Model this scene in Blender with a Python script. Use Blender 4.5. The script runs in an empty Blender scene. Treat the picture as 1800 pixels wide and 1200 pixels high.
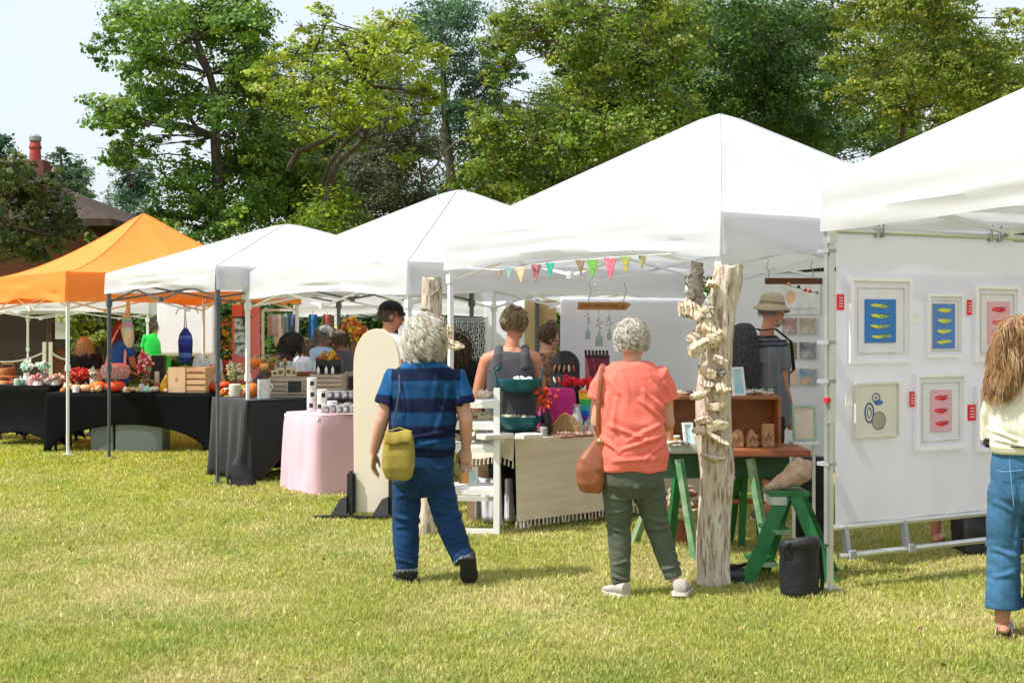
import bpy, bmesh, math, random
import numpy as np
from mathutils import Vector, Matrix, Euler, noise as mnoise

# ------------------------------------------------------------------ camera, light, sky
scene = bpy.context.scene
COL = scene.collection
F = 2357.0          # focal length in pixels of the 1800 px wide photograph
EYE = 1.6           # camera height
HZ = 560.0          # horizon row
cam_d = bpy.data.cameras.new('camera')
cam = bpy.data.objects.new('camera', cam_d); COL.objects.link(cam)
cam.location = (0, 0, EYE); cam.rotation_euler = (math.radians(90), 0, 0)
cam_d.sensor_width = 36.0; cam_d.lens = 36.0 * F / 1800.0
cam_d.shift_y = -40.0 / 1800.0
cam_d.clip_start = 0.1; cam_d.clip_end = 2000
scene.camera = cam

SUN_EL = math.radians(57)
SUN_AZ = Vector((-0.93, -0.36, 0)).normalized()       # horizontal direction towards the sun
sun_dir = Vector((SUN_AZ.x * math.cos(SUN_EL), SUN_AZ.y * math.cos(SUN_EL), math.sin(SUN_EL)))
sd = bpy.data.lights.new('sun', 'SUN'); sd.energy = 2.7; sd.angle = math.radians(0.6); sd.color = (1.0, 0.97, 0.92)
sun = bpy.data.objects.new('sun', sd); COL.objects.link(sun)
sun.rotation_euler = sun_dir.to_track_quat('Z', 'Y').to_euler(); sun.location = (-30, -12, 40)

world = bpy.data.worlds.new('World'); scene.world = world; world.use_nodes = True
wn = world.node_tree; wn.nodes.clear()
wo = wn.nodes.new('ShaderNodeOutputWorld'); wb = wn.nodes.new('ShaderNodeBackground'); ws = wn.nodes.new('ShaderNodeTexSky')
ws.sky_type = 'NISHITA'; ws.sun_disc = False
ws.sun_elevation = SUN_EL; ws.sun_rotation = math.atan2(SUN_AZ.x, SUN_AZ.y)
ws.air_density = 1.0; ws.dust_density = 4.0; ws.ozone_density = 1.0
wb.inputs['Strength'].default_value = 0.15
# a thin veil of high cloud over the blue
vc = wn.nodes.new('ShaderNodeTexCoord'); vn = wn.nodes.new('ShaderNodeTexNoise'); vn.inputs['Scale'].default_value = 1.6; vn.inputs['Detail'].default_value = 5
vr = wn.nodes.new('ShaderNodeMapRange'); vr.inputs[1].default_value = .35; vr.inputs[2].default_value = .65; vr.inputs[3].default_value = .62; vr.inputs[4].default_value = .92
vm = wn.nodes.new('ShaderNodeMix'); vm.data_type = 'RGBA'; vm.inputs[7].default_value = (2.85, 3.08, 3.22, 1)
wn.links.new(vc.outputs['Generated'], vn.inputs['Vector']); wn.links.new(vn.outputs['Fac'], vr.inputs[0]); wn.links.new(vr.outputs[0], vm.inputs[0])
wn.links.new(ws.outputs[0], vm.inputs[6]); wn.links.new(vm.outputs[2], wb.inputs[0]); wn.links.new(wb.outputs[0], wo.inputs[0])

scene.view_settings.view_transform = 'Standard'; scene.view_settings.look = 'None'
scene.view_settings.exposure = 1.08; scene.view_settings.gamma = 1.0
scene.cycles.max_bounces = 7; scene.cycles.diffuse_bounces = 4; scene.cycles.transmission_bounces = 5
scene.cycles.transparent_max_bounces = 8
scene.cycles.use_denoising = True

RNG = np.random.default_rng(7)
random.seed(11)
PI = math.pi

def W(px, py, Z):
    return Vector(((px - 900) * Z / F, Z, EYE - (py - HZ) * Z / F))
def Gd(px, py):
    Z = EYE * F / (py - HZ)
    return W(px, py, Z)

# ------------------------------------------------------------------ materials
_M = {}
def M(name, col, rough=0.65, var=0.12, scale=9.0, bump=0.0, bscale=60.0, metal=0.0, trans=0.0,
      spec=0.35, stretch=(1, 1, 1), coat=0.0, attr=False, col2=None, trans_col=None, detail=5.0, sheen=0.0):
    if name in _M: return _M[name]
    m = bpy.data.materials.new(name); m.use_nodes = True
    nt = m.node_tree; nt.nodes.clear(); L = nt.links
    out = nt.nodes.new('ShaderNodeOutputMaterial'); bs = nt.nodes.new('ShaderNodeBsdfPrincipled')
    bs.inputs['Roughness'].default_value = rough; bs.inputs['Metallic'].default_value = metal
    bs.inputs['Specular IOR Level'].default_value = spec
    bs.inputs['Coat Weight'].default_value = coat
    bs.inputs['Sheen Weight'].default_value = sheen
    tc = nt.nodes.new('ShaderNodeTexCoord'); mp = nt.nodes.new('ShaderNodeMapping'); mp.inputs['Scale'].default_value = stretch
    L.new(tc.outputs['Object'], mp.inputs[0])
    nz = nt.nodes.new('ShaderNodeTexNoise'); nz.inputs['Scale'].default_value = scale; nz.inputs['Detail'].default_value = detail
    L.new(mp.outputs[0], nz.inputs['Vector'])
    mix = nt.nodes.new('ShaderNodeMix'); mix.data_type = 'RGBA'
    c = tuple(col)[:3]
    if col2 is None:
        a = tuple(max(0, x * (1 - var)) for x in c) + (1,); b = tuple(min(1, x * (1 + var)) for x in c) + (1,)
    else:
        a = c + (1,); b = tuple(col2)[:3] + (1,)
    mr = nt.nodes.new('ShaderNodeMapRange'); mr.inputs[1].default_value = 0.35; mr.inputs[2].default_value = 0.65
    L.new(nz.outputs['Fac'], mr.inputs[0]); L.new(mr.outputs[0], mix.inputs[0])
    mix.inputs[6].default_value = a; mix.inputs[7].default_value = b
    colsock = mix.outputs[2]
    if attr:
        at = nt.nodes.new('ShaderNodeAttribute'); at.attribute_name = 'Col'
        mu = nt.nodes.new('ShaderNodeMix'); mu.data_type = 'RGBA'; mu.blend_type = 'MULTIPLY'; mu.inputs[0].default_value = 1
        L.new(mix.outputs[2], mu.inputs[6]); L.new(at.outputs['Color'], mu.inputs[7]); colsock = mu.outputs[2]
    L.new(colsock, bs.inputs['Base Color'])
    if bump > 0:
        n2 = nt.nodes.new('ShaderNodeTexNoise'); n2.inputs['Scale'].default_value = bscale; n2.inputs['Detail'].default_value = 4
        L.new(mp.outputs[0], n2.inputs['Vector'])
        bp = nt.nodes.new('ShaderNodeBump'); bp.inputs['Strength'].default_value = bump; bp.inputs['Distance'].default_value = 0.01
        L.new(n2.outputs['Fac'], bp.inputs['Height']); L.new(bp.outputs[0], bs.inputs['Normal'])
    if trans > 0:
        tr = nt.nodes.new('ShaderNodeBsdfTranslucent'); ms = nt.nodes.new('ShaderNodeMixShader'); ms.inputs[0].default_value = trans
        if trans_col: tr.inputs[0].default_value = tuple(trans_col) + (1,)
        else: L.new(colsock, tr.inputs[0])
        L.new(bs.outputs[0], ms.inputs[1]); L.new(tr.outputs[0], ms.inputs[2]); L.new(ms.outputs[0], out.inputs[0])
    else:
        L.new(bs.outputs[0], out.inputs[0])
    _M[name] = m
    return m

def glass(name, col=(0.95, 0.97, 0.97), rough=0.05, mixf=0.75):
    """thin clear plastic or glass: mostly transparent with a glossy skin"""
    if name in _M: return _M[name]
    m = bpy.data.materials.new(name); m.use_nodes = True; nt = m.node_tree; nt.nodes.clear(); L = nt.links
    out = nt.nodes.new('ShaderNodeOutputMaterial'); t = nt.nodes.new('ShaderNodeBsdfTransparent'); t.inputs[0].default_value = col + (1,)
    p = nt.nodes.new('ShaderNodeBsdfPrincipled'); p.inputs['Base Color'].default_value = col + (1,); p.inputs['Roughness'].default_value = rough
    p.inputs['Specular IOR Level'].default_value = 0.8
    ms = nt.nodes.new('ShaderNodeMixShader'); ms.inputs[0].default_value = 1 - mixf
    L.new(t.outputs[0], ms.inputs[1]); L.new(p.outputs[0], ms.inputs[2]); L.new(ms.outputs[0], out.inputs[0])
    _M[name] = m; return m

# ------------------------------------------------------------------ mesh builder
class MB:
    def __init__(s): s.v = []; s.f = []
    def add(s, vs, fs):
        o = len(s.v); s.v += [tuple(x) for x in vs]; s.f += [tuple(i + o for i in q) for q in fs]; return s
    def box(s, c, d, rot=None, taper=1.0):
        hx, hy, hz = d[0] / 2, d[1] / 2, d[2] / 2
        vs = [Vector((sx * hx * (taper if sz > 0 else 1), sy * hy * (taper if sz > 0 else 1), sz * hz)) for sz in (-1, 1) for sy in (-1, 1) for sx in (-1, 1)]
        if rot is not None:
            R = rot if isinstance(rot, Matrix) else Euler(rot).to_matrix()
            vs = [R @ v for v in vs]
        c = Vector(c); vs = [v + c for v in vs]
        return s.add(vs, [(0, 2, 3, 1), (4, 5, 7, 6), (0, 1, 5, 4), (2, 6, 7, 3), (0, 4, 6, 2), (1, 3, 7, 5)])
    def bar(s, a, b, w, t=None, up=(0, 0, 1)):
        """rectangular bar from a to b"""
        a = Vector(a); b = Vector(b); d = b - a; L = d.length
        if L < 1e-6: return s
        z = d / L; up = Vector(up)
        if abs(z.dot(up)) > 0.99: up = Vector((1, 0, 0))
        x = up.cross(z).normalized(); y = z.cross(x)
        R = Matrix((x, y, z)).transposed()
        return s.box((a + b) / 2, (w, t or w, L), R)
    def rings(s, R, cap=True, closed=False):
        n = len(R[0]); o = len(s.v)
        for r in R: s.v += [tuple(p) for p in r]
        m = len(R)
        for i in range(m - 1 if not closed else m):
            a = o + i * n; b = o + ((i + 1) % m) * n
            for k in range(n):
                k2 = (k + 1) % n
                s.f.append((a + k, a + k2, b + k2, b + k))
        if cap and not closed:
            s.f.append(tuple(o + k for k in range(n))[::-1]); s.f.append(tuple(o + (m - 1) * n + k for k in range(n)))
        return s
    def tube(s, pts, rad, n=8, cap=True, flat=None, round_caps=False, ref=None):
        pts = [Vector(p) for p in pts]; m = len(pts)
        if not hasattr(rad, '__len__'): rad = [rad] * m
        rad = list(rad)
        if round_caps:
            d0 = (pts[0] - pts[1]).normalized(); d1 = (pts[-1] - pts[-2]).normalized()
            r0, r1 = rad[0], rad[-1]
            pre = [(pts[0] + d0 * r0 * 0.98, r0 * 0.25), (pts[0] + d0 * r0 * 0.75, r0 * 0.68)]
            post = [(pts[-1] + d1 * r1 * 0.75, r1 * 0.68), (pts[-1] + d1 * r1 * 0.98, r1 * 0.25)]
            pts = [p for p, _ in pre] + pts + [p for p, _ in post]; rad = [r for _, r in pre] + rad + [r for _, r in post]; m = len(pts)
        R = []
        x = None
        for i in range(m):
            if i == 0: t = pts[1] - pts[0]
            elif i == m - 1: t = pts[-1] - pts[-2]
            else: t = (pts[i + 1] - pts[i]).normalized() + (pts[i] - pts[i - 1]).normalized()
            if t.length < 1e-9: t = Vector((0, 0, 1))
            t.normalize()
            if x is None:
                r = Vector(ref) if ref is not None else (Vector((1, 0, 0)) if abs(t.x) < 0.8 else Vector((0, 1, 0)))
                x = (r - t * r.dot(t)).normalized()
            else:
                x = (x - t * x.dot(t))
                x = x.normalized() if x.length > 1e-6 else t.orthogonal().normalized()
            y = t.cross(x)
            fl = 1.0 if flat is None else (flat[i] if hasattr(flat, '__len__') and i < len(flat) else (flat if not hasattr(flat, '__len__') else flat[-1]))
            R.append([pts[i] + x * (rad[i] * math.cos(2 * PI * k / n)) + y * (rad[i] * fl * math.sin(2 * PI * k / n)) for k in range(n)])
        return s.rings(R, cap)
    def lathe(s, prof, c=(0, 0, 0), n=20, cap=True):
        c = Vector(c)
        return s.rings([[c + Vector((r * math.cos(2 * PI * k / n), r * math.sin(2 * PI * k / n), z)) for k in range(n)] for r, z in prof], cap)
    def ell(s, c, r, n=14, m=9, rot=None):
        c = Vector(c); r = (r, r, r) if not hasattr(r, '__len__') else r
        R = []
        Rm = None if rot is None else Euler(rot).to_matrix()
        for i in range(m):
            ph = -PI / 2 + PI * (i + 0.35) / (m - 0.3)
            ring = []
            for k in range(n):
                v = Vector((r[0] * math.cos(ph) * math.cos(2 * PI * k / n), r[1] * math.cos(ph) * math.sin(2 * PI * k / n), r[2] * math.sin(ph)))
                if Rm: v = Rm @ v
                ring.append(c + v)
            R.append(ring)
        return s.rings(R)
    def prism(s, poly, axis_o, ax, ay, az, thick):
        """polygon (2D) in plane ax, ay extruded by thick along az"""
        o = Vector(axis_o); ax = Vector(ax); ay = Vector(ay); az = Vector(az)
        n = len(poly)
        vs = [o + ax * p[0] + ay * p[1] for p in poly] + [o + ax * p[0] + ay * p[1] + az * thick for p in poly]
        fs = [tuple(range(n))[::-1], tuple(range(n, 2 * n))] + [(i, (i + 1) % n, n + (i + 1) % n, n + i) for i in range(n)]
        return s.add(vs, fs)
    def grid(s, fn, nu, nv):
        o = len(s.v)
        for j in range(nv + 1):
            for i in range(nu + 1): s.v.append(tuple(fn(i / nu, j / nv)))
        for j in range(nv):
            for i in range(nu):
                a = o + j * (nu + 1) + i; s.f.append((a, a + 1, a + nu + 2, a + nu + 1))
        return s
    def mesh(s, name, mat=None, smooth=False, bevel=0):
        me = bpy.data.meshes.new(name); me.from_pydata(s.v, [], s.f); me.update()
        bm = bmesh.new(); bm.from_mesh(me)
        bmesh.ops.recalc_face_normals(bm, faces=bm.faces)
        if bevel > 0:
            es = [e for e in bm.edges if len(e.link_faces) == 2 and e.calc_face_angle(0) > 0.6]
            try: bmesh.ops.bevel(bm, geom=es, offset=bevel, segments=2, affect='EDGES', clamp_overlap=True)
            except Exception: pass
        bm.to_mesh(me); bm.free()
        if mat: me.materials.append(mat)
        if smooth: smooth_mesh(me)
        return me
    def obj(s, name, mat=None, parent=None, smooth=False, bevel=0):
        return link(name, s.mesh(name, mat, smooth, bevel), parent)

def smooth_mesh(me, ang=0.7):
    for p in me.polygons: p.use_smooth = True
    try: me.set_sharp_from_angle(angle=ang)
    except Exception: pass

def link(name, me, parent=None):
    o = bpy.data.objects.new(name, me); COL.objects.link(o)
    if parent: o.parent = parent
    return o
def tag(o, label=None, cat=None, group=None, kind=None):
    if label: o['label'] = label
    if cat: o['category'] = cat
    if group: o['group'] = group
    if kind: o['kind'] = kind
    return o
def thing(name, label, cat, loc=(0, 0, 0), rz=0.0, group=None):
    o = bpy.data.objects.new(name, None); COL.objects.link(o)
    o.empty_display_size = 0.2; o.location = loc; o.rotation_euler = (0, 0, rz)
    return tag(o, label, cat, group)
def dup(root, loc, rz=None, label=None, sc=None):
    r = root.copy(); COL.objects.link(r); r.location = loc
    if rz is not None: r.rotation_euler = (0, 0, rz)
    if label: r['label'] = label
    if sc: r.scale = sc if hasattr(sc, '__len__') else (sc, sc, sc)
    for ch in list(root.children):
        c = ch.copy(); COL.objects.link(c); c.parent = r
        for g in list(ch.children):
            d = g.copy(); COL.objects.link(d); d.parent = c
    return r

def np_mesh(name, V, Fc, mat=None, col=None, smooth=False):
    """V (N,3), Fc (M,k) int; col (N,3) per-vertex colour variation"""
    me = bpy.data.meshes.new(name); k = Fc.shape[1]
    me.vertices.add(len(V)); me.vertices.foreach_set('co', np.ascontiguousarray(V, dtype=np.float32).ravel())
    me.loops.add(Fc.size); me.loops.foreach_set('vertex_index', np.ascontiguousarray(Fc, dtype=np.int32).ravel())
    me.polygons.add(len(Fc)); me.polygons.foreach_set('loop_start', np.arange(0, Fc.size, k, dtype=np.int32))
    try: me.polygons.foreach_set('loop_total', np.full(len(Fc), k, dtype=np.int32))
    except Exception: pass
    if smooth: me.polygons.foreach_set('use_smooth', np.ones(len(Fc), dtype=bool))
    me.update(calc_edges=True); me.validate()
    if col is not None:
        a = me.color_attributes.new('Col', 'FLOAT_COLOR', 'POINT')
        c4 = np.ones((len(V), 4), dtype=np.float32); c4[:, :3] = col
        a.data.foreach_set('color', c4.ravel())
    if mat: me.materials.append(mat)
    return me

# smooth value noise in numpy (for patches in the lawn)
_lat = RNG.random((256, 256))
def vnoise(x, y):
    xi = np.floor(x).astype(int); yi = np.floor(y).astype(int); fx = x - xi; fy = y - yi
    fx = fx * fx * (3 - 2 * fx); fy = fy * fy * (3 - 2 * fy)
    a = _lat[xi % 256, yi % 256]; b = _lat[(xi + 1) % 256, yi % 256]; c = _lat[xi % 256, (yi + 1) % 256]; d = _lat[(xi + 1) % 256, (yi + 1) % 256]
    return (a * (1 - fx) + b * fx) * (1 - fy) + (c * (1 - fx) + d * fx) * fy
def fbm(x, y, o=4):
    s = 0; a = 0.5; t = 0
    for i in range(o):
        s = s + a * vnoise(x * 2 ** i + 17 * i, y * 2 ** i + 9 * i); t += a; a *= 0.55
    return s / t

# ------------------------------------------------------------------ lawn
def lawn_mix(x, y):
    """0 = green, 1 = dry straw"""
    n = fbm(x * 0.95 + 3, y * 0.65 + 5, 5); n2 = fbm(x * 3.1 + 13, y * 2.2 + 25, 3)
    d = np.clip((n * .68 + n2 * .32 - 0.42) * 2.6, 0, 1)
    far = np.clip((y - 10.0) / 4.0, 0, 1)
    return np.clip(d * (1 - 0.75 * far) * 0.9 + 0.05, 0, 1)
GREEN = np.array([0.385, 0.405, 0.085]); STRAW = np.array([0.64, 0.545, 0.275]); FARG = np.array([0.44, 0.445, 0.030])
def lawn_col(x, y):
    m = lawn_mix(x, y)[:, None]; far = np.clip((y - 10.0) / 5.0, 0, 1)[:, None]
    g = GREEN * (1 - far) + FARG * far
    n2 = fbm(x * 1.9 + 40, y * 1.3 + 11, 3)[:, None]
    g = g * (0.78 + 0.5 * n2)
    return g * (1 - m) + STRAW * m

xs = np.concatenate([[-600, -200, -80, -40, -25], np.arange(-16, 16.01, 0.16), [25, 40, 80, 200, 600]])
ys = np.concatenate([[-300, -60, -10, 2], np.arange(4, 22, 0.16), [24, 28, 34, 42, 60, 100, 200, 400, 900]])
gx, gy = np.meshgrid(xs, ys)
gv = np.stack([gx.ravel(), gy.ravel(), np.zeros(gx.size)], 1)
nx = len(xs); ii = (np.arange(len(ys) - 1)[:, None] * nx + np.arange(nx - 1)[None, :]).ravel()
gf = np.stack([ii, ii + 1, ii + nx + 1, ii + nx], 1)
gmat = M('lawn_soil', (0.62, 0.62, 0.62), rough=0.95, var=0.35, scale=55, bump=0.9, bscale=130, attr=True, spec=0.1)
ground = link('lawn', np_mesh('lawn', gv, gf, gmat, lawn_col(gv[:, 0], gv[:, 1])))
tag(ground, kind='structure')

def grass_blades():
    N0 = 460000
    # more blades close to the camera; rejection by distance keeps the visible density even
    Y = 5.6 + (RNG.random(N0) ** 1.75) * 14.0
    hw = Y * 900 / F + 0.4
    X = (RNG.random(N0) * 2 - 1) * hw
    keep = ~((Y > 15) & (X > -2.0)) & ~((Y > 11.5) & (X > -0.5))
    X = X[keep]; Y = Y[keep]; N = len(X)
    mixv = lawn_mix(X, Y)
    dry = RNG.random(N) < (0.07 + 0.52 * mixv)
    base = lawn_col(X, Y)
    c = base * (0.72 + 0.62 * RNG.random(N))[:, None]
    c[dry] = STRAW * (0.75 + 0.6 * RNG.random(dry.sum()))[:, None]
    c[~dry] = c[~dry] * 0.55 + (GREEN * 1.05)[None, :] * 0.45
    tuft = fbm(X * 7, Y * 7, 2)
    h = (0.012 + 0.020 * RNG.random(N)) * (0.5 + 1.0 * tuft)
    weed = fbm(X * 2.3 + 60, Y * 2.3 + 30, 3) + .25 * (RNG.random(N) - .5); wk = weed > .68
    c[wk] *= np.array([.76, .90, .74]); h[wk] *= 1.15
    w = (0.0017 + 0.0022 * RNG.random(N)) * np.clip(Y / 7.0, 1, 2.2)
    th = RNG.random(N) * 2 * PI; ph = RNG.random(N) * 2 * PI; ln = (0.25 + 0.9 * RNG.random(N)) * h
    dx = np.cos(th) * w; dy = np.sin(th) * w
    lx = np.cos(ph) * ln; ly = np.sin(ph) * ln
    z0 = np.full(N, -0.002)
    V = np.stack([np.stack([X - dx, Y - dy, z0], 1), np.stack([X + dx, Y + dy, z0], 1),
                  np.stack([X + dx * .7 + lx * .4, Y + dy * .7 + ly * .4, h * .65], 1), np.stack([X - dx * .7 + lx * .4, Y - dy * .7 + ly * .4, h * .65], 1),
                  np.stack([X + lx, Y + ly, h], 1)], 1).reshape(-1, 3)
    i = np.arange(N) * 5
    Fc = np.concatenate([np.stack([i, i + 1, i + 2], 1), np.stack([i, i + 2, i + 3], 1), np.stack([i + 3, i + 2, i + 4], 1)])
    m = M('grass_blade', (1, 1, 1), rough=0.6, var=0.0, attr=True, trans=0.3, spec=0.25)
    o = link('grass', np_mesh('grass', V, Fc, m, np.repeat(c, 5, 0)))
    tag(o, 'short mown grass, green with straw coloured dry patches', 'grass', kind='stuff')
grass_blades()
def leaf_litter(n=220):
    Y = 5.8 + RNG.random(n) ** 1.4 * 8; X = (RNG.random(n) * 2 - 1) * (Y * 900 / F); th = RNG.random(n) * 2 * PI; s = .008 + .014 * RNG.random(n)
    a = np.stack([np.cos(th), np.sin(th), .5 * RNG.normal(size=n)], 1) * s[:, None]; b = np.stack([-np.sin(th), np.cos(th), .5 * RNG.normal(size=n)], 1) * (s * .5)[:, None]
    c = np.stack([X, Y, .022 + .012 * RNG.random(n)], 1); V = np.stack([c - a, c + b, c + a, c - b], 1).reshape(-1, 3)
    cols = np.array([(.16, .08, .035), (.30, .19, .07), (.22, .13, .06), (.42, .33, .14)])[RNG.integers(0, 4, n)]
    o = link('leaf_litter', np_mesh('leaf_litter', V, np.arange(len(V)).reshape(-1, 4), M('dry_leaf', (1, 1, 1), rough=.8, var=0, attr=True), np.repeat(cols, 4, 0))); tag(o, 'small dry brown leaves scattered over the lawn', 'leaves', kind='stuff')
leaf_litter()
# ------------------------------------------------------------------ trees
BARK = M('tree_bark', (0.075, 0.058, 0.045), rough=0.9, var=0.35, scale=6, bump=0.8, bscale=14, stretch=(3, 3, 0.7))
BARKP = M('pale_bark', (0.26, 0.22, 0.17), rough=0.9, var=0.3, scale=6, bump=0.6, bscale=14, stretch=(3, 3, 0.7))
LEAF = M('leaf', (1, 1, 1), rough=0.5, var=0.08, scale=1.2, attr=True, trans=0.40, spec=0.3)

def leaf_cloud(clumps, size, per, cols, colw, droop=0.0, needle=False, fill=1.0, rng=RNG):
    """clumps: (centre Vector, radius xyz, weight); leaves sit on twigs gathered into sprays in each clump"""
    Vs = []; Cs = []
    cols = np.array(cols) * 1.18; size = size * 0.74
    for (c, r, wgt) in clumps:
        nl = int(13 * per * wgt * (r[0] * r[2]) / (size * size) * fill)
        ns = max(5, int(nl / 30))
        d = rng.normal(size=(ns, 3)); d /= np.linalg.norm(d, axis=1)[:, None]
        rad = rng.random(ns) ** 0.42
        sc = np.array(c)[None, :] + d * rad[:, None] * np.array(r)[None, :]
        hue = rng.choice(len(cols), size=ns, p=colw); tone = 0.72 + 0.56 * rng.random(ns)
        clt = 0.85 + 0.3 * rng.random()
        which = rng.integers(0, ns, nl)
        spread = min(r) * (0.19 if not needle else 0.2)
        p = sc[which] + rng.normal(size=(nl, 3)) * spread * np.array([1.15, 1.15, 0.6])
        p[:, 2] -= droop * rng.random(nl) * spread * 3
        col = cols[hue[which]] * (tone[which] * clt * (0.8 + 0.4 * rng.random(nl)))[:, None]
        # orientation: leaf lies roughly flat, tipping outwards
        out = p - np.array(c)[None, :]; out /= (np.linalg.norm(out, axis=1)[:, None] + 1e-6)
        sp_n = rng.normal(size=(ns, 3)); nrm = out * 0.6 + np.array([0, 0, 0.5])[None, :] + sp_n[which] * .35 + rng.normal(size=(nl, 3)) * 0.30
        nrm /= np.linalg.norm(nrm, axis=1)[:, None]
        a = np.cross(nrm, rng.normal(size=(nl, 3))); a /= (np.linalg.norm(a, axis=1)[:, None] + 1e-6)
        b = np.cross(nrm, a)
        s = size * (0.45 + 1.1 * rng.random(nl) ** 1.5)[:, None]
        wd = 0.16 if needle else 0.40
        if needle: s = s * 1.5
        q = np.stack([p - a * s * .5, p + b * s * wd - a * s * .05, p + a * s * .5, p - b * s * wd - a * s * .05], 1)
        Vs.append(q.reshape(-1, 3)); Cs.append(np.repeat(col, 4, 0))
    V = np.concatenate(Vs); C = np.concatenate(Cs)
    Fc = np.arange(len(V)).reshape(-1, 4)
    return V, Fc, C

def limb(mb, a, b, r0, r1, bend, n=7, seg=6):
    a = Vector(a); b = Vector(b); pts = []; rs = []
    side = Vector((random.uniform(-1, 1), random.uniform(-1, 1), random.uniform(-.3, .6))) * bend * (b - a).length
    for i in range(seg + 1):
        t = i / seg
        p = a.lerp(b, t) + side * math.sin(PI * t) + Vector((random.uniform(-1, 1), random.uniform(-1, 1), random.uniform(-1, 1))) * bend * .12 * (b - a).length * (1 if 0 < i < seg else 0)
        pts.append(p); rs.append(r0 + (r1 - r0) * t)
    mb.tube(pts, rs, n)
    return pts

def tree(name, label, base_px, Z, trunk_pts, clumps_px, cols, colw, size=0.15, per=1.5, trunk_r=0.22, group='trees behind the tents',
         depth=None, bark=None, needle=False, droop=0.0, cat='tree', flat=0.8, limbs=None, hide_trunk=False, seed=1, backfill=0.6):
    """trunk_pts: pixel points of the trunk seen in the photo; clumps_px: (px, py, radius px) foliage masses.
    Every mass gets its own depth inside the crown and further masses fill the crown's far half."""
    rng = np.random.default_rng(seed); random.seed(seed)
    s = F / Z
    root = thing(name, label, cat, W(base_px, 560 + EYE * s, Z), 0, group)
    o = root.location.copy()
    cl = []
    xsn = [c[0] for c in clumps_px]
    crown_r = (max(xsn) - min(xsn)) / 2 / s + 0.5
    D = depth if depth is not None else crown_r * 0.8
    cx = (max(xsn) + min(xsn)) / 2
    for (px, py, rp) in clumps_px:
        e = abs(px - cx) / (crown_r * s + 1e-6)
        zz = Z + rng.uniform(-1, 0.75) * D * math.sqrt(max(0.1, 1 - min(1, e) ** 2))
        c = W(px, py, Z); c.y = zz
        R = rp / s
        cl.append((c - o, (R * 1.25, R * 1.15, R * flat * 1.15), 1.0))
        if rng.random() < min(1, backfill + .35):
            c2 = W(px + rng.uniform(-.4, .4) * rp, py + rng.uniform(-.3, .3) * rp, Z); c2.y = Z + rng.uniform(0.2, 1) * D
            cl.append((c2 - o, (R, R, R * flat), 0.6))
    mb = MB()
    tp = [W(px, py, Z) - o for px, py in trunk_pts]
    tp = [Vector((tp[0].x, 0, -0.1))] + tp
    rs = [trunk_r * (1.25 if i == 0 else 1) * (1 - 0.72 * i / (len(tp) - 1)) for i in range(len(tp))]
    mb.tube(tp, rs, 10)
    for li in (limbs or []):
        pts = [W(px, py, Z) - o for px, py in li[0]]
        dz = rng.uniform(-1, .3) * 0.35 * D
        for i, p in enumerate(pts): p.y += dz * i / max(1, len(pts) - 1) * 2
        mb.tube(pts, [li[1] * (1 - 0.65 * i / (len(pts) - 1)) for i in range(len(pts))], 7)
    for (c, r, w) in cl:
        # a limb from the nearest lower trunk point to the mass, and twigs inside it
        cand = [p for p in tp[1:] if p.z < c.z + 0.3] or [tp[1]]
        a = min(cand, key=lambda p: (p - c).length)
        limb(mb, a, c, min(trunk_r * .16, 0.012 + 0.014 * (c - a).length), 0.010, 0.12, 6)
        for k in range(4):
            d = Vector(rng.normal(size=3)); d.normalize()
            limb(mb, c, c + Vector((d.x * r[0], d.y * r[1], abs(d.z) * r[2])) * .85, .016, .006, .1, 4, 3)
    t = mb.obj('trunk', bark or BARK, root, smooth=True)
    V, Fc, C = leaf_cloud(cl, size, per, cols, colw, droop, needle, rng=rng)
    link('crown', np_mesh('crown', V, Fc, LEAF, C), root)
    return root

MG = [(0.123, 0.239, 0.032), (0.087, 0.174, 0.029), (0.217, 0.319, 0.036)]
DG = [(0.075, 0.15, 0.033), (0.054, 0.112, 0.03), (0.128, 0.21, 0.033)]
YG = [(0.30, 0.375, 0.035), (0.19, 0.28, 0.03), (0.37, 0.40, 0.04)]
OG = [(0.203, 0.261, 0.036), (0.123, 0.181, 0.032), (0.304, 0.319, 0.051)]
PG = [(0.063, 0.14, 0.07), (0.084, 0.168, 0.07), (0.042, 0.098, 0.056)]
GB = [(0.112, 0.128, 0.068), (0.083, 0.098, 0.053), (0.165, 0.165, 0.083)]
RB = [(0.080, 0.110, 0.030), (0.055, 0.08, 0.024), (0.12, 0.125, 0.035)]

tree('maple_tree', 'tall green maple with open crown and forked dark trunk left of the yellow tree', 388, 38,
     [(388, 520), (388, 400), (382, 300), (378, 240), (385, 190), (368, 130), (345, 70), (330, 20)],
     [(300, 60, 62), (250, 20, 40), (225, 45, 36), (225, 95, 42), (210, 110, 30), (300, 130, 46), (380, 30, 60), (430, 15, 45), (420, 90, 52), (350, 5, 50), (440, 50, 38),
      (250, 165, 34), (290, 180, 46), (345, 175, 42), (205, 205, 38), (180, 215, 26), (240, 215, 36), (190, 262, 32), (215, 245, 30), (250, 235, 26), (425, 160, 42), (330, 230, 26), (410, 215, 40), (440, 130, 34),
      (330, 300, 42), (300, 330, 38), (430, 300, 52), (360, 350, 42), (460, 350, 42), (300, 375, 36), (400, 265, 38), (420, 380, 46), (270, 385, 28), (345, 395, 36), (460, 260, 40)],
     MG, [.5, .3, .2], size=0.155, per=1.95, trunk_r=0.22, seed=3, backfill=0.6,
     limbs=[([(378, 240), (345, 225), (325, 195), (335, 165)], 0.09), ([(378, 240), (330, 222), (280, 222), (240, 232)], 0.07), ([(368, 130), (335, 80), (318, 40)], 0.09), ([(388, 330), (345, 312), (320, 300)], 0.06),
            ([(385, 190), (430, 140), (450, 90)], 0.08)])
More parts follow.
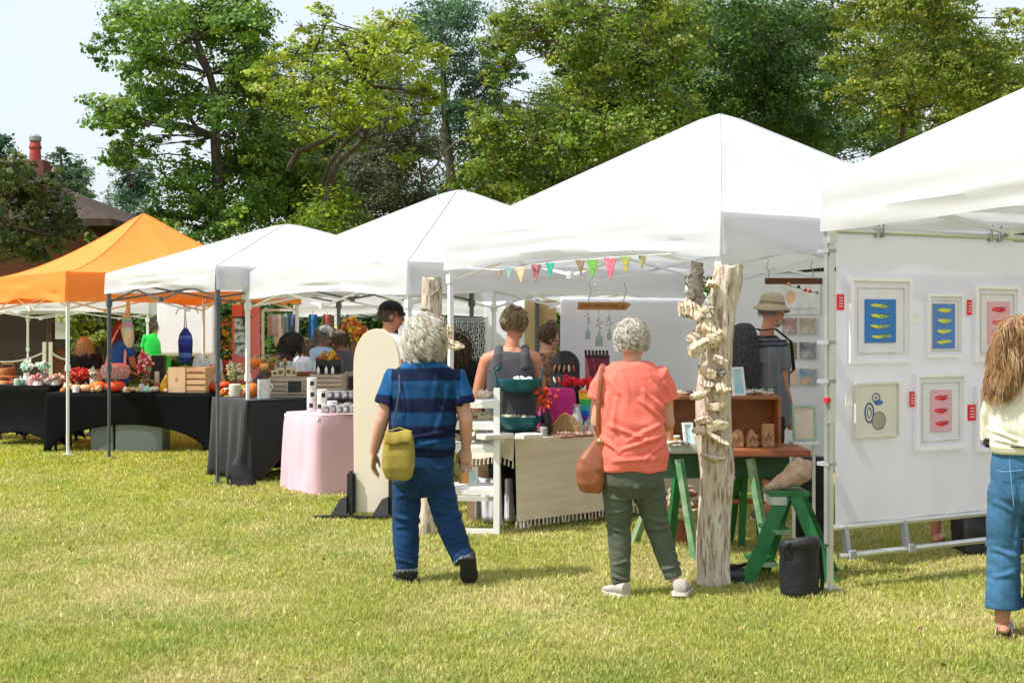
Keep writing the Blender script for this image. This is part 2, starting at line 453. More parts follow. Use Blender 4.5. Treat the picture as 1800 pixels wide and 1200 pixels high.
tree('honey_locust_tree', 'yellow green tree with thin airy crown in the middle of the tree line', 515, 35,
     [(540, 480), (560, 400), (575, 340), (590, 290), (640, 245), (645, 150), (640, 90), (645, 60)],
     [(620, 85, 42), (660, 75, 44), (700, 70, 36), (720, 100, 42), (755, 125, 30), (600, 120, 40), (640, 130, 46), (690, 130, 44), (735, 150, 34), (770, 90, 26),
      (560, 150, 32), (590, 165, 36), (630, 185, 40), (560, 195, 40), (680, 200, 24), (705, 215, 26), (545, 60, 26), (570, 35, 24), (530, 45, 18), (590, 60, 20), (515, 90, 28), (490, 80, 32), (470, 110, 28), (480, 150, 28),
      (620, 230, 28), (540, 235, 34), (765, 165, 22), (745, 200, 18), (700, 265, 24), (660, 225, 22), (500, 190, 34), (600, 205, 32), (720, 60, 24)],
     YG, [.5, .32, .18], size=0.125, per=1.35, trunk_r=0.13, seed=5, backfill=0.0,
     limbs=[([(510, 295), (530, 270), (580, 255), (600, 250)], 0.10), ([(560, 340), (585, 290), (620, 255), (650, 235)], 0.07), ([(645, 150), (625, 120), (600, 80)], .05), ([(645, 150), (680, 110), (700, 80)], .05),
            ([(545, 110), (560, 70), (575, 30), (562, 5)], .045), ([(575, 340), (590, 290), (575, 270)], .05)])
tree('pine_tree', 'tall blue green pine rising behind the yellow tree', 800, 58,
     [(800, 520), (800, 400), (792, 300), (782, 200), (778, 100), (772, 10)],
     [(745, 30, 40), (790, 15, 44), (830, 40, 40), (775, 70, 44), (830, 90, 44), (800, 130, 40), (850, 140, 42), (880, 120, 30), (860, 175, 34), (790, 190, 40), (730, 60, 26), (905, 130, 22), (820, 230, 44), (760, 250, 40), (860, 250, 40), (900, 190, 24), (780, 320, 50), (850, 320, 50)],
     PG, [.45, .35, .2], size=0.17, per=1.7, trunk_r=0.3, needle=True, seed=6, backfill=0.5, flat=0.7)
tree('cedar_tree', 'grey brown cedar with dusty foliage between the pine and the yellow tree', 690, 48,
     [(690, 520), (690, 400), (700, 320), (720, 260), (700, 200)],
     [(690, 175, 38), (725, 190, 40), (680, 225, 40), (730, 240, 42), (650, 270, 44), (690, 280, 46), (630, 310, 46), (680, 330, 52), (735, 330, 44), (600, 330, 38), (640, 370, 46), (710, 380, 50), (560, 300, 34), (540, 345, 36)],
     [(0.085, 0.10, 0.05), (0.06, 0.075, 0.04), (0.12, 0.125, 0.06)], [.5, .35, .15], size=0.15, per=1.7, trunk_r=0.22, needle=True, seed=8,
     limbs=[([(735, 360), (742, 320), (770, 290), (780, 270), (778, 225), (762, 180)], .06), ([(742, 320), (735, 260), (720, 215)], .05), ([(778, 270), (800, 250), (810, 245)], .03)], bark=BARKP)
tree('sweetgum_tree', 'broad green tree with a low leafy skirt above the white tent peaks', 1180, 40,
     [(1180, 520), (1180, 400), (1170, 300), (1160, 200), (1140, 110), (1120, 20)],
     [(900, 20, 46), (950, 30, 52), (1010, 20, 52), (1070, 30, 56), (1130, 20, 56), (1190, 30, 56), (890, 70, 32), (870, 110, 30), (862, 150, 20), (1020, 75, 44), (1000, 110, 34), (1060, 110, 54), (1120, 110, 54), (1180, 110, 54), (985, 50, 34),
      (1010, 160, 36), (1060, 180, 50), (1120, 190, 54), (1180, 190, 54), (1000, 215, 44), (950, 200, 32), (900, 215, 40), (860, 220, 36), (840, 190, 28), (870, 265, 44), (940, 255, 50), (1010, 270, 54), (1080, 260, 54), (1140, 260, 50),
      (840, 290, 34), (900, 310, 46), (960, 320, 46), (1030, 330, 46), (870, 345, 34), (930, 370, 40), (820, 320, 26), (1090, 320, 40)],
     [(0.16, 0.235, 0.03), (0.10, 0.165, 0.028), (0.26, 0.30, 0.04)], [.45, .3, .25], size=0.15, per=1.95, trunk_r=0.17, seed=9, backfill=0.7,
     limbs=[([(1140, 110), (1080, 60), (1010, 45), (950, 60), (915, 80)], .05)])
tree('oak_tree', 'dark green oak with dense shaded crown behind the largest white tent', 1330, 46,
     [(1330, 520), (1330, 400), (1345, 280), (1350, 190), (1340, 90), (1330, 10)],
     [(1230, 30, 56), (1290, 20, 56), (1350, 20, 54), (1410, 20, 50), (1240, 100, 58), (1300, 90, 58), (1360, 90, 56), (1420, 110, 40), (1250, 170, 58), (1310, 165, 58), (1370, 160, 54), (1425, 175, 42), (1390, 215, 50), (1340, 230, 46), (1440, 230, 40), (1210, 210, 50), (1460, 150, 30), (1450, 30, 40), (1200, 150, 46)],
     DG, [.45, .4, .15], size=0.16, per=1.6, trunk_r=0.3, seed=10, backfill=0.5)
tree('elm_tree', 'olive green tree with feathery sprays at the right edge of the tree line', 1600, 41,
     [(1575, 520), (1575, 400), (1580, 290), (1590, 200), (1610, 120), (1640, 40)],
     [(1480, 20, 40), (1530, 30, 46), (1580, 20, 46), (1640, 15, 44), (1690, 15, 40), (1730, 60, 34), (1770, 70, 40), (1790, 20, 24), (1560, 80, 44), (1610, 80, 48), (1660, 80, 46), (1700, 110, 40), (1750, 130, 44), (1800, 110, 40),
      (1550, 125, 36), (1600, 140, 46), (1660, 150, 46), (1720, 170, 40), (1780, 170, 36), (1570, 185, 40), (1630, 200, 40), (1690, 210, 34), (1540, 170, 28), (1480, 90, 26), (1500, 150, 26), (1840, 60, 60), (1840, 150, 60)],
     OG, [.45, .3, .25], size=0.145, per=1.8, trunk_r=0.13, seed=12, backfill=0.55,
     limbs=[([(1580, 290), (1630, 240), (1680, 215)], .04)])
tree('hornbeam_tree', 'slim dark tree with bare lower trunk in the gap beside the right tent', 1390, 52,
     [(1390, 520), (1392, 300), (1388, 200), (1400, 120)],
     [(1430, 210, 36), (1480, 200, 38), (1500, 240, 30), (1450, 255, 26), (1530, 220, 34), (1400, 250, 28), (1360, 270, 30), (1420, 290, 26), (1500, 190, 34), (1460, 130, 34), (1520, 120, 34), (1600, 250, 36), (1560, 255, 30)],
     DG, [.4, .4, .2], size=0.16, per=1.35, trunk_r=0.2, seed=13)
tree('spruce_tree', 'small dark spruce standing in the sky gap left of the maple', 225, 62,
     [(225, 520), (225, 400), (226, 330), (226, 262)],
     [(226, 268, 12), (224, 290, 18), (220, 312, 22), (235, 330, 24), (215, 345, 24), (228, 368, 30), (205, 385, 24), (250, 392, 28), (255, 300, 20), (262, 268, 14), (258, 330, 26)],
     PG, [.3, .3, .4], size=0.17, per=1.9, trunk_r=0.18, needle=True, seed=14)
tree('cypress_tree', 'blue green pine showing behind the brick chimney and brown roof', 125, 50,
     [(112, 520), (112, 400), (113, 330), (105, 265)],
     [(103, 265, 14), (95, 290, 20), (130, 288, 22), (108, 310, 28), (140, 315, 24), (90, 325, 24), (125, 340, 30), (148, 350, 22), (100, 355, 26), (155, 375, 18)],
     PG, [.4, .4, .2], size=0.17, per=1.8, trunk_r=0.17, needle=True, seed=15)
tree('crab_apple_tree', 'brownish green small tree covering the brick building at the left edge', -45, 26,
     [(-45, 560), (-40, 480), (-10, 400), (30, 330)],
     [(20, 310, 34), (60, 305, 30), (85, 335, 26), (10, 350, 44), (55, 350, 42), (90, 375, 30), (20, 400, 44), (65, 400, 40), (95, 415, 22), (10, 440, 40), (50, 435, 32), (-40, 330, 60), (-40, 420, 60), (5, 285, 24), (110, 372, 22), (100, 345, 22), (75, 318, 22), (45, 288, 18), (118, 395, 18)],
     RB, [.45, .3, .25], size=0.13, per=1.8, trunk_r=0.14, seed=16)
tree('ash_tree', 'dark tree top peeking over the far left roof', 5, 44,
     [(-10, 520), (-10, 400), (-5, 300)],
     [(0, 255, 22), (8, 275, 20), (-20, 280, 34), (15, 300, 18), (-40, 260, 40)],
     PG, [.3, .3, .4], size=0.16, per=1.8, trunk_r=0.17, seed=17)

tree('young_maple_tree', 'mid green leafy tree filling the gap between the maple and the yellow tree', 505, 39.5,
     [(505, 520), (505, 420), (510, 340), (505, 280)],
     [(470, 250, 40), (520, 240, 34), (450, 290, 40), (500, 290, 44), (550, 300, 40), (470, 340, 44), (530, 350, 44), (590, 350, 36), (440, 380, 40), (500, 385, 44), (560, 390, 40), (610, 390, 34), (580, 310, 30), (450, 210, 30)],
     [(.14, .23, .03), (.09, .16, .026), (.22, .29, .03)], [.45, .3, .25], size=.15, per=1.7, trunk_r=.16, seed=21, backfill=.4)
# a second rank of tall trees closes the wood behind the first
BK = [(0.085, 0.14, 0.03), (0.06, 0.105, 0.028), (0.12, 0.18, 0.03)]
for (nm, lb, bx, Zb, cl, sd_) in (
    ('poplar_tree', 'tall dark green tree behind the yellow tree and the cedar', 600, 62, [(480, 190, 50), (520, 260, 60), (580, 240, 60), (640, 200, 55), (600, 300, 70), (680, 130, 44), (520, 330, 60), (670, 300, 60), (450, 300, 50), (450, 230, 40), (560, 180, 40), (470, 110, 34), (500, 165, 42), (440, 135, 40), (545, 115, 36), (480, 210, 44)], 51),
    ('beech_tree', 'tall green tree filling the wood behind the sweetgum', 1050, 60, [(850, 290, 60), (920, 290, 66), (1000, 170, 60), (1060, 120, 60), (1100, 60, 60), (1080, 250, 66), (1160, 120, 60), (1180, 40, 60), (1010, 270, 60), (940, 340, 60)], 52),
    ('lime_tree', 'tall shaded tree behind the oak, between the two right tent peaks', 1400, 62, [(1240, 60, 64), (1320, 60, 64), (1400, 60, 60), (1470, 60, 56), (1260, 160, 64), (1340, 160, 64), (1420, 170, 60), (1500, 130, 50), (1380, 240, 54), (1460, 250, 50)], 53),
    ('chestnut_tree', 'tall olive tree behind the feathery tree at the far right', 1690, 60, [(1560, 40, 56), (1640, 50, 60), (1720, 110, 56), (1580, 140, 60), (1660, 140, 60), (1740, 170, 56), (1800, 140, 50), (1600, 220, 56), (1540, 230, 40), (1850, 100, 60)], 54)):
    tree(nm, lb, bx, Zb, [(bx, 520), (bx, 400), (bx + 8, 300), (bx, 180)], cl, BK if sd_ != 54 else OG, [.45, .35, .2], size=.19, per=1.7, trunk_r=.25, seed=sd_, backfill=.5, group='second rank of trees')
# understory along the edge of the wood: individual bushes
def bush(label, px, py_top, Z, wpx, cols, colw, seed, name='shrub'):
    s = F / Z; rng = np.random.default_rng(seed); random.seed(seed)
    base = W(px, 560 + EYE * s, Z); root = thing(name, label, 'shrub', base, 0, 'shrubs under the trees')
    H = EYE + (560 - py_top) / s; R = wpx / s / 2
    cl = []
    for k in range(9):
        a = rng.random() * 2 * PI; rr = rng.random() ** .5 * R * .75
        h = H * (0.2 + 0.62 * rng.random())
        cl.append((Vector((math.cos(a) * rr, math.sin(a) * rr * .8, h)), (R * .5, R * .5, min(R * .45, H * .3)), 1.0))
    cl.append((Vector((0, 0, H * .78)), (R * .45, R * .45, H * .22), 1))
    mb = MB()
    for (c, r, w) in cl: limb(mb, (c.x * .15, c.y * .15, -.05), c, .05, .015, .12, 5)
    mb.obj('stem', BARK, root, smooth=True)
    V, Fc, C = leaf_cloud(cl, 0.14, 1.6, cols, colw, rng=rng)
    link('foliage', np_mesh('foliage', V, Fc, LEAF, C), root)
bush('green bush peeking over the orange tent peak', 270, 372, 33, 190, MG, [.5, .3, .2], 31)
bush('low leafy bush beside the brown roof corner', 170, 405, 31, 130, OG, [.5, .3, .2], 32)
bush('shaded bush behind the low white tent with dark poles', 440, 395, 34, 230, DG, [.5, .3, .2], 33)
bush('bright green bush between two white tent peaks', 570, 318, 33.5, 240, [(0.17, 0.24, 0.02), (0.1, 0.17, 0.02), (.26, .3, .02)], [.5, .3, .2], 34)
bush('grey green bush below the cedar', 680, 400, 36, 230, DG, [.5, .3, .2], 35)
bush('dark bush seen under the second row canopy', 800, 420, 33, 260, DG, [.5, .35, .15], 36)
bush('dark bush in the gap under the sweetgum tree', 960, 400, 35, 260, MG, [.4, .4, .2], 37)
bush('dense bush hidden behind the largest white tent', 1150, 380, 36, 300, DG, [.5, .3, .2], 38)
bush('tangled thicket at the foot of the oak tree', 1350, 300, 42, 330, DG, [.4, .3, .3], 39)
bush('thicket of thin branches in the gap between the two right tents', 1500, 290, 44, 300, OG, [.3, .5, .2], 40)
bush('dark bush behind the far right tent', 1700, 330, 42, 360, DG, [.5, .3, .2], 41)
bush('low dark bush in front of the brick wall', 330, 520, 29, 200, DG, [.5, .4, .1], 42)
bush('dark bush behind the leaning shopper', 500, 490, 30, 210, DG, [.5, .4, .1], 43)
bush('dark bush behind the man in the black cap', 640, 480, 30, 200, DG, [.5, .4, .1], 44)
# ------------------------------------------------------------------ brick building
BR = M('brick_base', (0.16, 0.045, 0.025), rough=0.9)
def brick_mat():
    m = bpy.data.materials.new('red_brick'); m.use_nodes = True; nt = m.node_tree; b = nt.nodes['Principled BSDF']; b.inputs['Roughness'].default_value = .9
    tc = nt.nodes.new('ShaderNodeTexCoord'); sx = nt.nodes.new('ShaderNodeSeparateXYZ'); cx = nt.nodes.new('ShaderNodeCombineXYZ'); ad = nt.nodes.new('ShaderNodeMath')
    nt.links.new(tc.outputs['Object'], sx.inputs[0]); nt.links.new(sx.outputs[0], ad.inputs[0]); nt.links.new(sx.outputs[1], ad.inputs[1])
    nt.links.new(ad.outputs[0], cx.inputs[0]); nt.links.new(sx.outputs[2], cx.inputs[1])
    br = nt.nodes.new('ShaderNodeTexBrick'); nt.links.new(cx.outputs[0], br.inputs['Vector'])
    br.inputs['Color1'].default_value = (.20, .05, .028, 1); br.inputs['Color2'].default_value = (.13, .036, .022, 1); br.inputs['Mortar'].default_value = (.14, .08, .06, 1)
    br.inputs['Scale'].default_value = 1.0; br.inputs['Brick Width'].default_value = .24; br.inputs['Row Height'].default_value = .08; br.inputs['Mortar Size'].default_value = .008
    nt.links.new(br.outputs[0], b.inputs['Base Color']); return m
BRICK = brick_mat()
ROOFM = M('brown_shingle', (0.055, 0.034, 0.026), rough=.9, var=.3, scale=5, bump=.5, bscale=25)
DARKP = M('dark_paint', (0.030, 0.014, 0.010), rough=.4)
WHITEP = M('white_paint', (0.8, 0.8, 0.78), rough=.45, var=.04)
b = thing('brick_building', 'red brick building with brown hipped roof behind the orange tent', 'building', (-16.2, 35, 0))
wl = MB().box((-1.1, 0, 1.95), (14.6, 7, 3.9)).obj('wall', BRICK, b)
rf = MB(); E = 3.9
x0, x1, y0, y1 = -10.2, 7.0, -4.2, 4.2
rf.add([(x0, y0, E), (x1, y0, E), (x1, y1, E), (x0, y1, E), (x0 + 4, 0, E + 1.7), (x1 - 4, 0, E + 1.7), (x0, y0, E - .16), (x1, y0, E - .16), (x1, y1, E - .16), (x0, y1, E - .16)],
       [(0, 1, 5, 4), (1, 2, 5), (2, 3, 4, 5), (3, 0, 4), (6, 7, 1, 0), (7, 8, 2, 1), (8, 9, 3, 2), (9, 6, 0, 3), (9, 8, 7, 6)])
roof = rf.obj('roof', ROOFM, b)
cx_, cy_ = W(62, 280, 33.5).x + 16.2, -1.5
ch = MB().box((cx_, cy_, 4.7), (.62, .62, 1.5)).box((cx_ + .03, cy_, 5.48), (.5, .5, .12)).obj('chimney', BRICK, roof)
TERRA = M('terracotta', (0.36, 0.06, 0.045), rough=.8)
MB().lathe([(.15, 5.5), (.13, 5.82), (.155, 5.85), (.155, 5.9), (.13, 5.94), (.13, 6.0)], (cx_, cy_, 0), 14).obj('chimney_pot', TERRA, roof, smooth=True)
MB().lathe([(.10, 6.0), (.15, 6.04), (.15, 6.14), (.08, 6.2)], (cx_, cy_, 0), 14).obj('chimney_cap', M('lead', (.25, .27, .29), rough=.5), roof, smooth=True)
for (xc, ww, wh) in ((4.55, 1.5, 2.3), (5.68, .5, 1.2), (2.0, 1.4, 2.2)):
    d = MB().box((xc, -3.53, wh / 2 + (.0 if wh > 2 else .9)), (ww, .08, wh)).obj('door' if wh > 2 else 'window', DARKP, b)
    MB().box((xc - ww / 2 - .03, -3.58, wh / 2 + (0 if wh > 2 else .9)), (.06, .06, wh)).box((xc + ww / 2 + .03, -3.58, wh / 2 + (0 if wh > 2 else .9)), (.06, .06, wh)).box((xc, -3.58, wh + (.03 if wh > 2 else .33)), (ww + .12, .058, .06)).obj('frame', M('brown_frame', (.07, .035, .02)), d)
    if wh < 2:
        MB().box((xc, -3.6, 1.5), (.34, .04, .75)).obj('pane', M('pane_white', (.55, .55, .5), rough=.3), d)
# ------------------------------------------------------------------ pop-up tents
WFAB = M('white_canopy_cloth', (0.75, 0.75, 0.785), rough=.75, var=.015, scale=2, trans=.46, spec=.2, bump=.10, bscale=5, stretch=(1, 1, 3))
OFAB = M('orange_canopy_cloth', (0.96, 0.43, 0.095), rough=.75, var=.03, scale=2, trans=.45, spec=.2, bump=.12, bscale=5, trans_col=(.90, .16, .02), stretch=(1, 1, 3))
WLEG = M('white_tent_pole', (0.74, 0.75, 0.75), rough=.35, var=.05, metal=.0, spec=.5)
DLEG = M('grey_tent_pole', (0.10, 0.115, 0.13), rough=.4, var=.1, metal=.3)
ALU = M('aluminium', (0.62, 0.63, 0.64), rough=.35, metal=.75, var=.06)
BLKP = M('black_plastic', (0.02, 0.02, 0.022), rough=.5, var=.2)
GREYP = M('grey_plastic', (0.32, 0.33, 0.35), rough=.5)
TH = math.radians(53.6)
SEAMW = M('canopy_seam', (.58, .58, .63), rough=.8); SEAMO = M('orange_seam', (.70, .20, .03), rough=.8)
def fold(x, y, z, sx, sz, seed=0): return mnoise.noise(Vector((x * sx + seed * 7.3, y * sx + seed, z * sz)))

def tent(name, label, FL, th, eave, peak, fab=WFAB, legm=WLEG, Wd=3.05, val=.27, conc=1.0, seed=0, sag=.10, group='pop-up canopies in rows', lift=.05, tz=-.075, foot=True):
    u = Vector((math.cos(th), -math.sin(th), 0)); v = Vector((math.sin(th), math.cos(th), 0))
    c = Vector(FL).to_3d() + u * Wd / 2 + v * Wd / 2
    root = thing(name, label, 'tent', (c.x, c.y, 0), -th, group)
    H = Wd / 2
    # canopy: four panels, each a sagging, wrinkled triangle between hips
    cp = MB()
    for side in range(4):
        R = Matrix.Rotation(side * PI / 2, 3, 'Z')
        def fn(a, m, R=R, side=side):
            mm = max(m, 0.004)
            x = (a * 2 - 1) * H * mm; y = -H * mm
            e = 1 - abs(2 * a - 1)
            up = (1 - mm) ** conc
            cap = math.exp(-(mm / .045) ** 2) * .022
            z = eave + (peak - eave) * up - sag * math.sin(PI * min(1, e)) * .5 * math.sin(PI * mm) * .8 - cap
            p = R @ Vector((x, y, 0))
            z += (.010 * fold(p.x, p.y, 0, 1.6, 1, seed + side) * math.sin(PI * mm) + .010 * fold(a * 9, 0, mm * 1.2, 1, 1, seed + side * 3) * (mm ** 2)) * min(1, e * 6)
            return (p.x, p.y, z)
        cp.grid(fn, 28, 18)
    can = cp.obj('canopy', fab, root, smooth=True)
    for side in range(4):      # stitched hip seams
        R = Matrix.Rotation(side * PI / 2, 3, 'Z'); pts = []
        for j in range(15):
            mm = max(.004, j / 14); pts.append(R @ Vector((-H * mm, -H * mm, eave + (peak - eave) * (1 - mm) ** conc - math.exp(-(mm / .045) ** 2) * .022 + .0015)))
        MB().tube(pts, .0055, 5).obj('hip_seam', SEAMW if fab is WFAB else SEAMO, can)
    for side in range(4):
        R = Matrix.Rotation(side * PI / 2, 3, 'Z'); vb = MB()
        def fv(a, t, R=R, side=side):
            x = (a * 2 - 1) * (H + .004); edge = 1 - abs(2 * a - 1)
            hgt = val - lift * math.sin(PI * a) ** 1.5
            hgt *= 1 + .06 * fold(a * 5, side, 0, 1, 1, seed)
            z = eave - hgt * t
            crease = (.034 if seed > 2 else .038) * fold(a * 2.2 + t * .8, side * 3, t * 4.5, 1, 1, seed + 5) + .010 * fold(a * 7 - t * 1.5, side, t * 7, 1, 1, seed)
            y = -H - .005 - crease * min(1, edge * 5) * (t + .15) - .012 * t
            p = R @ Vector((x, y, z)); return p
        vb.grid(fv, 44, 8)
        vb.obj('valance', fab, root, smooth=True)
    sm = MB()
    for sx in (-1, 1):
        for sy in (-1, 1):
            lg = MB()
            X = sx * (H - .03); Y = sy * (H - .03)
            lg.box((X, Y, (eave - .03 + 1.0) / 2), (.036, .036, eave - .03 - 1.0)).box((X, Y, .52), (.028, .028, 1.03))
            lg.box((X, Y, 1.02), (.05, .05, .07)).box((X, Y, eave - .34), (.055, .055, .07))
            if foot: lg.box((X, Y, .008), (.11, .11, .016))
            lg.obj('leg', legm, root)
    tr = MB(); zt, zb = eave - .07, eave - val + tz
    for side in range(4):
        R = Matrix.Rotation(side * PI / 2, 3, 'Z'); y = -H + .05
        for (xa, xb) in ((-H + .04, 0), (0, H - .04)):
            tr.bar(R @ Vector((xa, y, zt)), R @ Vector((xb, y, zb)), .012, .020); tr.bar(R @ Vector((xa, y + .018, zb)), R @ Vector((xb, y + .018, zt)), .012, .020)
        tr.box(R @ Vector((0, y, zb)), (.045, .045, .05), R); tr.box(R @ Vector((0, y, zt)), (.04, .04, .04), R)
        tr.bar(R @ Vector((0, y, zt)), Vector((0, 0, peak - .55)), .010, .018)
        tr.tube([R @ Vector((-H * k, -H * k, eave + (peak - eave) * (1 - k) ** conc - .05)) for k in (.97, .8, .6, .4, .2, .03)], .010, 6)
    tr.obj('truss', legm, root)
    MB().tube([(0, 0, peak - .62), (0, 0, peak - .03)], .02, 8).obj('peak_pole', legm, root)
    return root, u, v, c
EA = math.radians(61)
tA, uA, vA, cA = tent('canopy_tent', 'white canopy tent at the right edge with art hung on its side wall', (1.84, 7.94), EA, 2.42, 3.36, seed=1, legm=ALU, lift=.05, val=.31, tz=.04)
tB, uB, vB, cB = tent('canopy_tent', 'largest white canopy tent with bunting under its front valance', (-.53, 10.67), TH, 2.255, 3.20, seed=2, sag=.06)
tC, uC, vC, cC = tent('canopy_tent', 'white canopy tent behind the woman in the blue striped shirt, over the pink table', (-2.65, 13.24), TH, 2.06, 2.86, seed=3, sag=.05)
tD, uD, vD, cD = tent('canopy_tent', 'low white canopy tent with dark grey poles next to the orange tent', (-4.667, 15.4), TH, 2.11, 2.68, legm=DLEG, seed=4, sag=.02, val=.23)
tE, uE, vE, cE = tent('canopy_tent', 'orange canopy tent at the left', (-7.03, 18.15), TH, 2.15, 3.02, fab=OFAB, seed=5, conc=1.5, sag=.05, val=.36, lift=.06)
tent('canopy_tent', 'far white canopy tent showing only its valance behind the orange tent', (-9.4, 21.7), math.radians(4), 1.92, 2.65, seed=6, Wd=3.6, val=.24)
tent('canopy_tent', 'far white canopy tent behind the man in the black cap', (-3.3, 20.3), math.radians(8), 1.93, 2.6, seed=7, val=.30, legm=DLEG)
tent('canopy_tent', 'far white canopy tent behind the woman in the grey tank top', (-.3, 19.2), math.radians(8), 1.95, 2.55, seed=8, val=.28)
# logo patch on the low tent's right valance: a pale grey strip with a small mark
# ------------------------------------------------------------------ screens, side walls and banners
def sheet(name, label, cat, p0, p1, z0, z1, mat, wave=.012, seed=0, nu=40, nv=24, part=None, back=None, thick=.002):
    """cloth hung between two ground points; the top edge is straight, folds hang from it"""
    p0 = Vector(p0).to_3d(); p1 = Vector(p1).to_3d(); d = p1 - p0; Ln = d.length; d.normalize(); n = Vector((d.y, -d.x, 0))
    root = thing(name, label, cat, ((p0 + p1) / 2).to_2d().to_3d(), math.atan2(d.y, d.x))
    m = MB()
    def f(a, t):
        x = (a - .5) * Ln; z = z0 + (z1 - z0) * (1 - t)
        y = wave * (fold(x * 3 + .3 * t, 1, t * .7, 1, 1, seed) * (.3 + t) + .5 * fold(x * 8, 2, t * 1.5, 1, 1, seed) * (.4 + .6 * t))
        return (x, y, z)
    m.grid(f, nu, nv)
    o = m.obj(part or 'cloth', mat, root, smooth=True); md = o.modifiers.new('t', 'SOLIDIFY'); md.thickness = thick
    return root, Ln
WALLC = M('white_wall_cloth', (.84, .84, .88), rough=.8, var=.02, scale=2, trans=.42, spec=.15)
SCRM = M('white_screen', (.88, .88, .92), rough=.7, var=.02, trans=.45)
def onB(t, w): return Vector((-.53, 10.67, 0)) + uB * t + vB * w
# white wall between the two big tents, and the back wall of the bunting tent
sheet('side_wall', 'white cloth wall behind the coral shirted woman, hung under the canopy edge', 'tent wall', (.42, 11.62, 0), (1.86, 12.66, 0), .55, 1.79, WALLC, .02, 1)
bwall, _ = sheet('back_wall', 'white cloth back wall of the bunting tent with photo prints on it', 'tent wall', onB(.02, 3.0), onB(2.2, 3.0), .30, 2.0, WALLC, .012, 2)
rp, _ = sheet('screen', 'white screen hanging behind the blue yarn pouch', 'screen', W(276, 600, 20.9).to_2d().to_3d(), W(378, 600, 20.6).to_2d().to_3d(), EYE - 66 / 114., EYE + 30 / 114., SCRM, .02, 3, 16, 12)
PINKB = M('salmon_banner', (.80, .26, .25), rough=.7, var=.04, trans=.2)
sheet('banner', 'salmon pink banner hanging behind the black and white print', 'banner', W(408, 600, 17.4).to_2d().to_3d(), W(457, 600, 17.2).to_2d().to_3d(), .75, EYE + 24 / 136., PINKB, .012, 4, 12, 14)
TANB = M('tan_curtain', (.52, .38, .20), rough=.8, var=.06, trans=.15)
sheet('curtain', 'tan curtain hanging between the woman in grey tank top and the white wall', 'curtain', W(922, 600, 13.4).to_2d().to_3d(), W(978, 600, 13.2).to_2d().to_3d(), .5, 1.78, TANB, .02, 5, 16, 12)
sheet('screen', 'white screen right behind the head of the woman in the grey tank top', 'screen', W(850, 600, 15.2).to_2d().to_3d(), W(935, 600, 15.0).to_2d().to_3d(), .7, 1.80, SCRM, .012, 6, 12, 12)
sheet('screen', 'small white screen hung far behind the striped shirt', 'screen', W(700, 560, 17.0).to_2d().to_3d(), W(742, 560, 17.0).to_2d().to_3d(), .9, 1.70, SCRM, .012, 7, 10, 8)
MB().tube([W(944, 526, 13.25), W(944, 560 + EYE * F / 13.25, 13.25)], .022, 8).obj('curtain_pole', DLEG); tag(bpy.data.objects['curtain_pole'], 'grey pole standing in front of the tan curtain', 'pole')

# ------------------------------------------------------------------ art wall of the right tent
A0 = Vector((1.84, 7.94, 0)); dA = vA.copy(); nA = Vector((dA.y, -dA.x, 0))        # faces the open front
def tA_of(px): k = (px - 900) / F; return (k * A0.y - A0.x) / (dA.x - k * dA.y)
def onA(px, py, off=0.0):
    t = tA_of(px); p = A0 + dA * t + nA * off; p.z = EYE - (py - HZ) * p.y / F
    return p
aw = thing('art_wall', 'white mesh art wall on a pipe frame hung with framed prints', 'display wall', A0 + dA * .1 , math.atan2(dA.y, dA.x))
Lw = 2.95
m = MB()
def fw(a, t):
    x = a * Lw; z = 2.10 - t * (2.10 - .375)
    y = .010 * fold(x * 2.4, 0, z * .8, 1, 1, 3) + .006 * fold(x * 7, 3, z * 1.2, 1, 1, 9) * (.3 + t)
    return (x, y, z)
MESHC = M('white_mesh_cloth', (.86, .85, .95), rough=.8, var=.02, scale=2, trans=.48, spec=.1)
m.grid(fw, 60, 36); o = m.obj('wall_cloth', MESHC, aw, smooth=True)
MB().tube([(-.06, 0, 2.125), (Lw, 0, 2.125)], .020, 10).obj('top_pipe', ALU, aw, smooth=True)
MB().tube([(-.03, 0, .355), (Lw, 0, .355)], .019, 10).obj('lower_pipe', ALU, aw, smooth=True)
MB().tube([(-.02, -.05, .195), (Lw, -.05, .195)], .018, 10).obj('bottom_pipe', ALU, aw, smooth=True)
for x in (.07, .55, 1.55, 2.4):
    MB().bar((x, -.03, .19), (x, 0, .36), .03, .035).box((x, -.055, .2), (.05, .05, .05)).obj('pipe_clamp', GREYP, aw)
for x in (.32, .36, 1.3, 1.38, 2.2):
    MB().box((x, -.01, 2.12), (.012, .048, .055)).bar((x, -.02, 2.14), (x + .005, -.03, 2.20), .009).obj('hook', GREYP, aw)
MB().bar((.62, -.05, 2.30), (1.34, -.05, 2.16), .02).bar((1.34, -.05, 2.16), (2.1, -.05, 2.28), .02).obj('brace', ALU, aw)
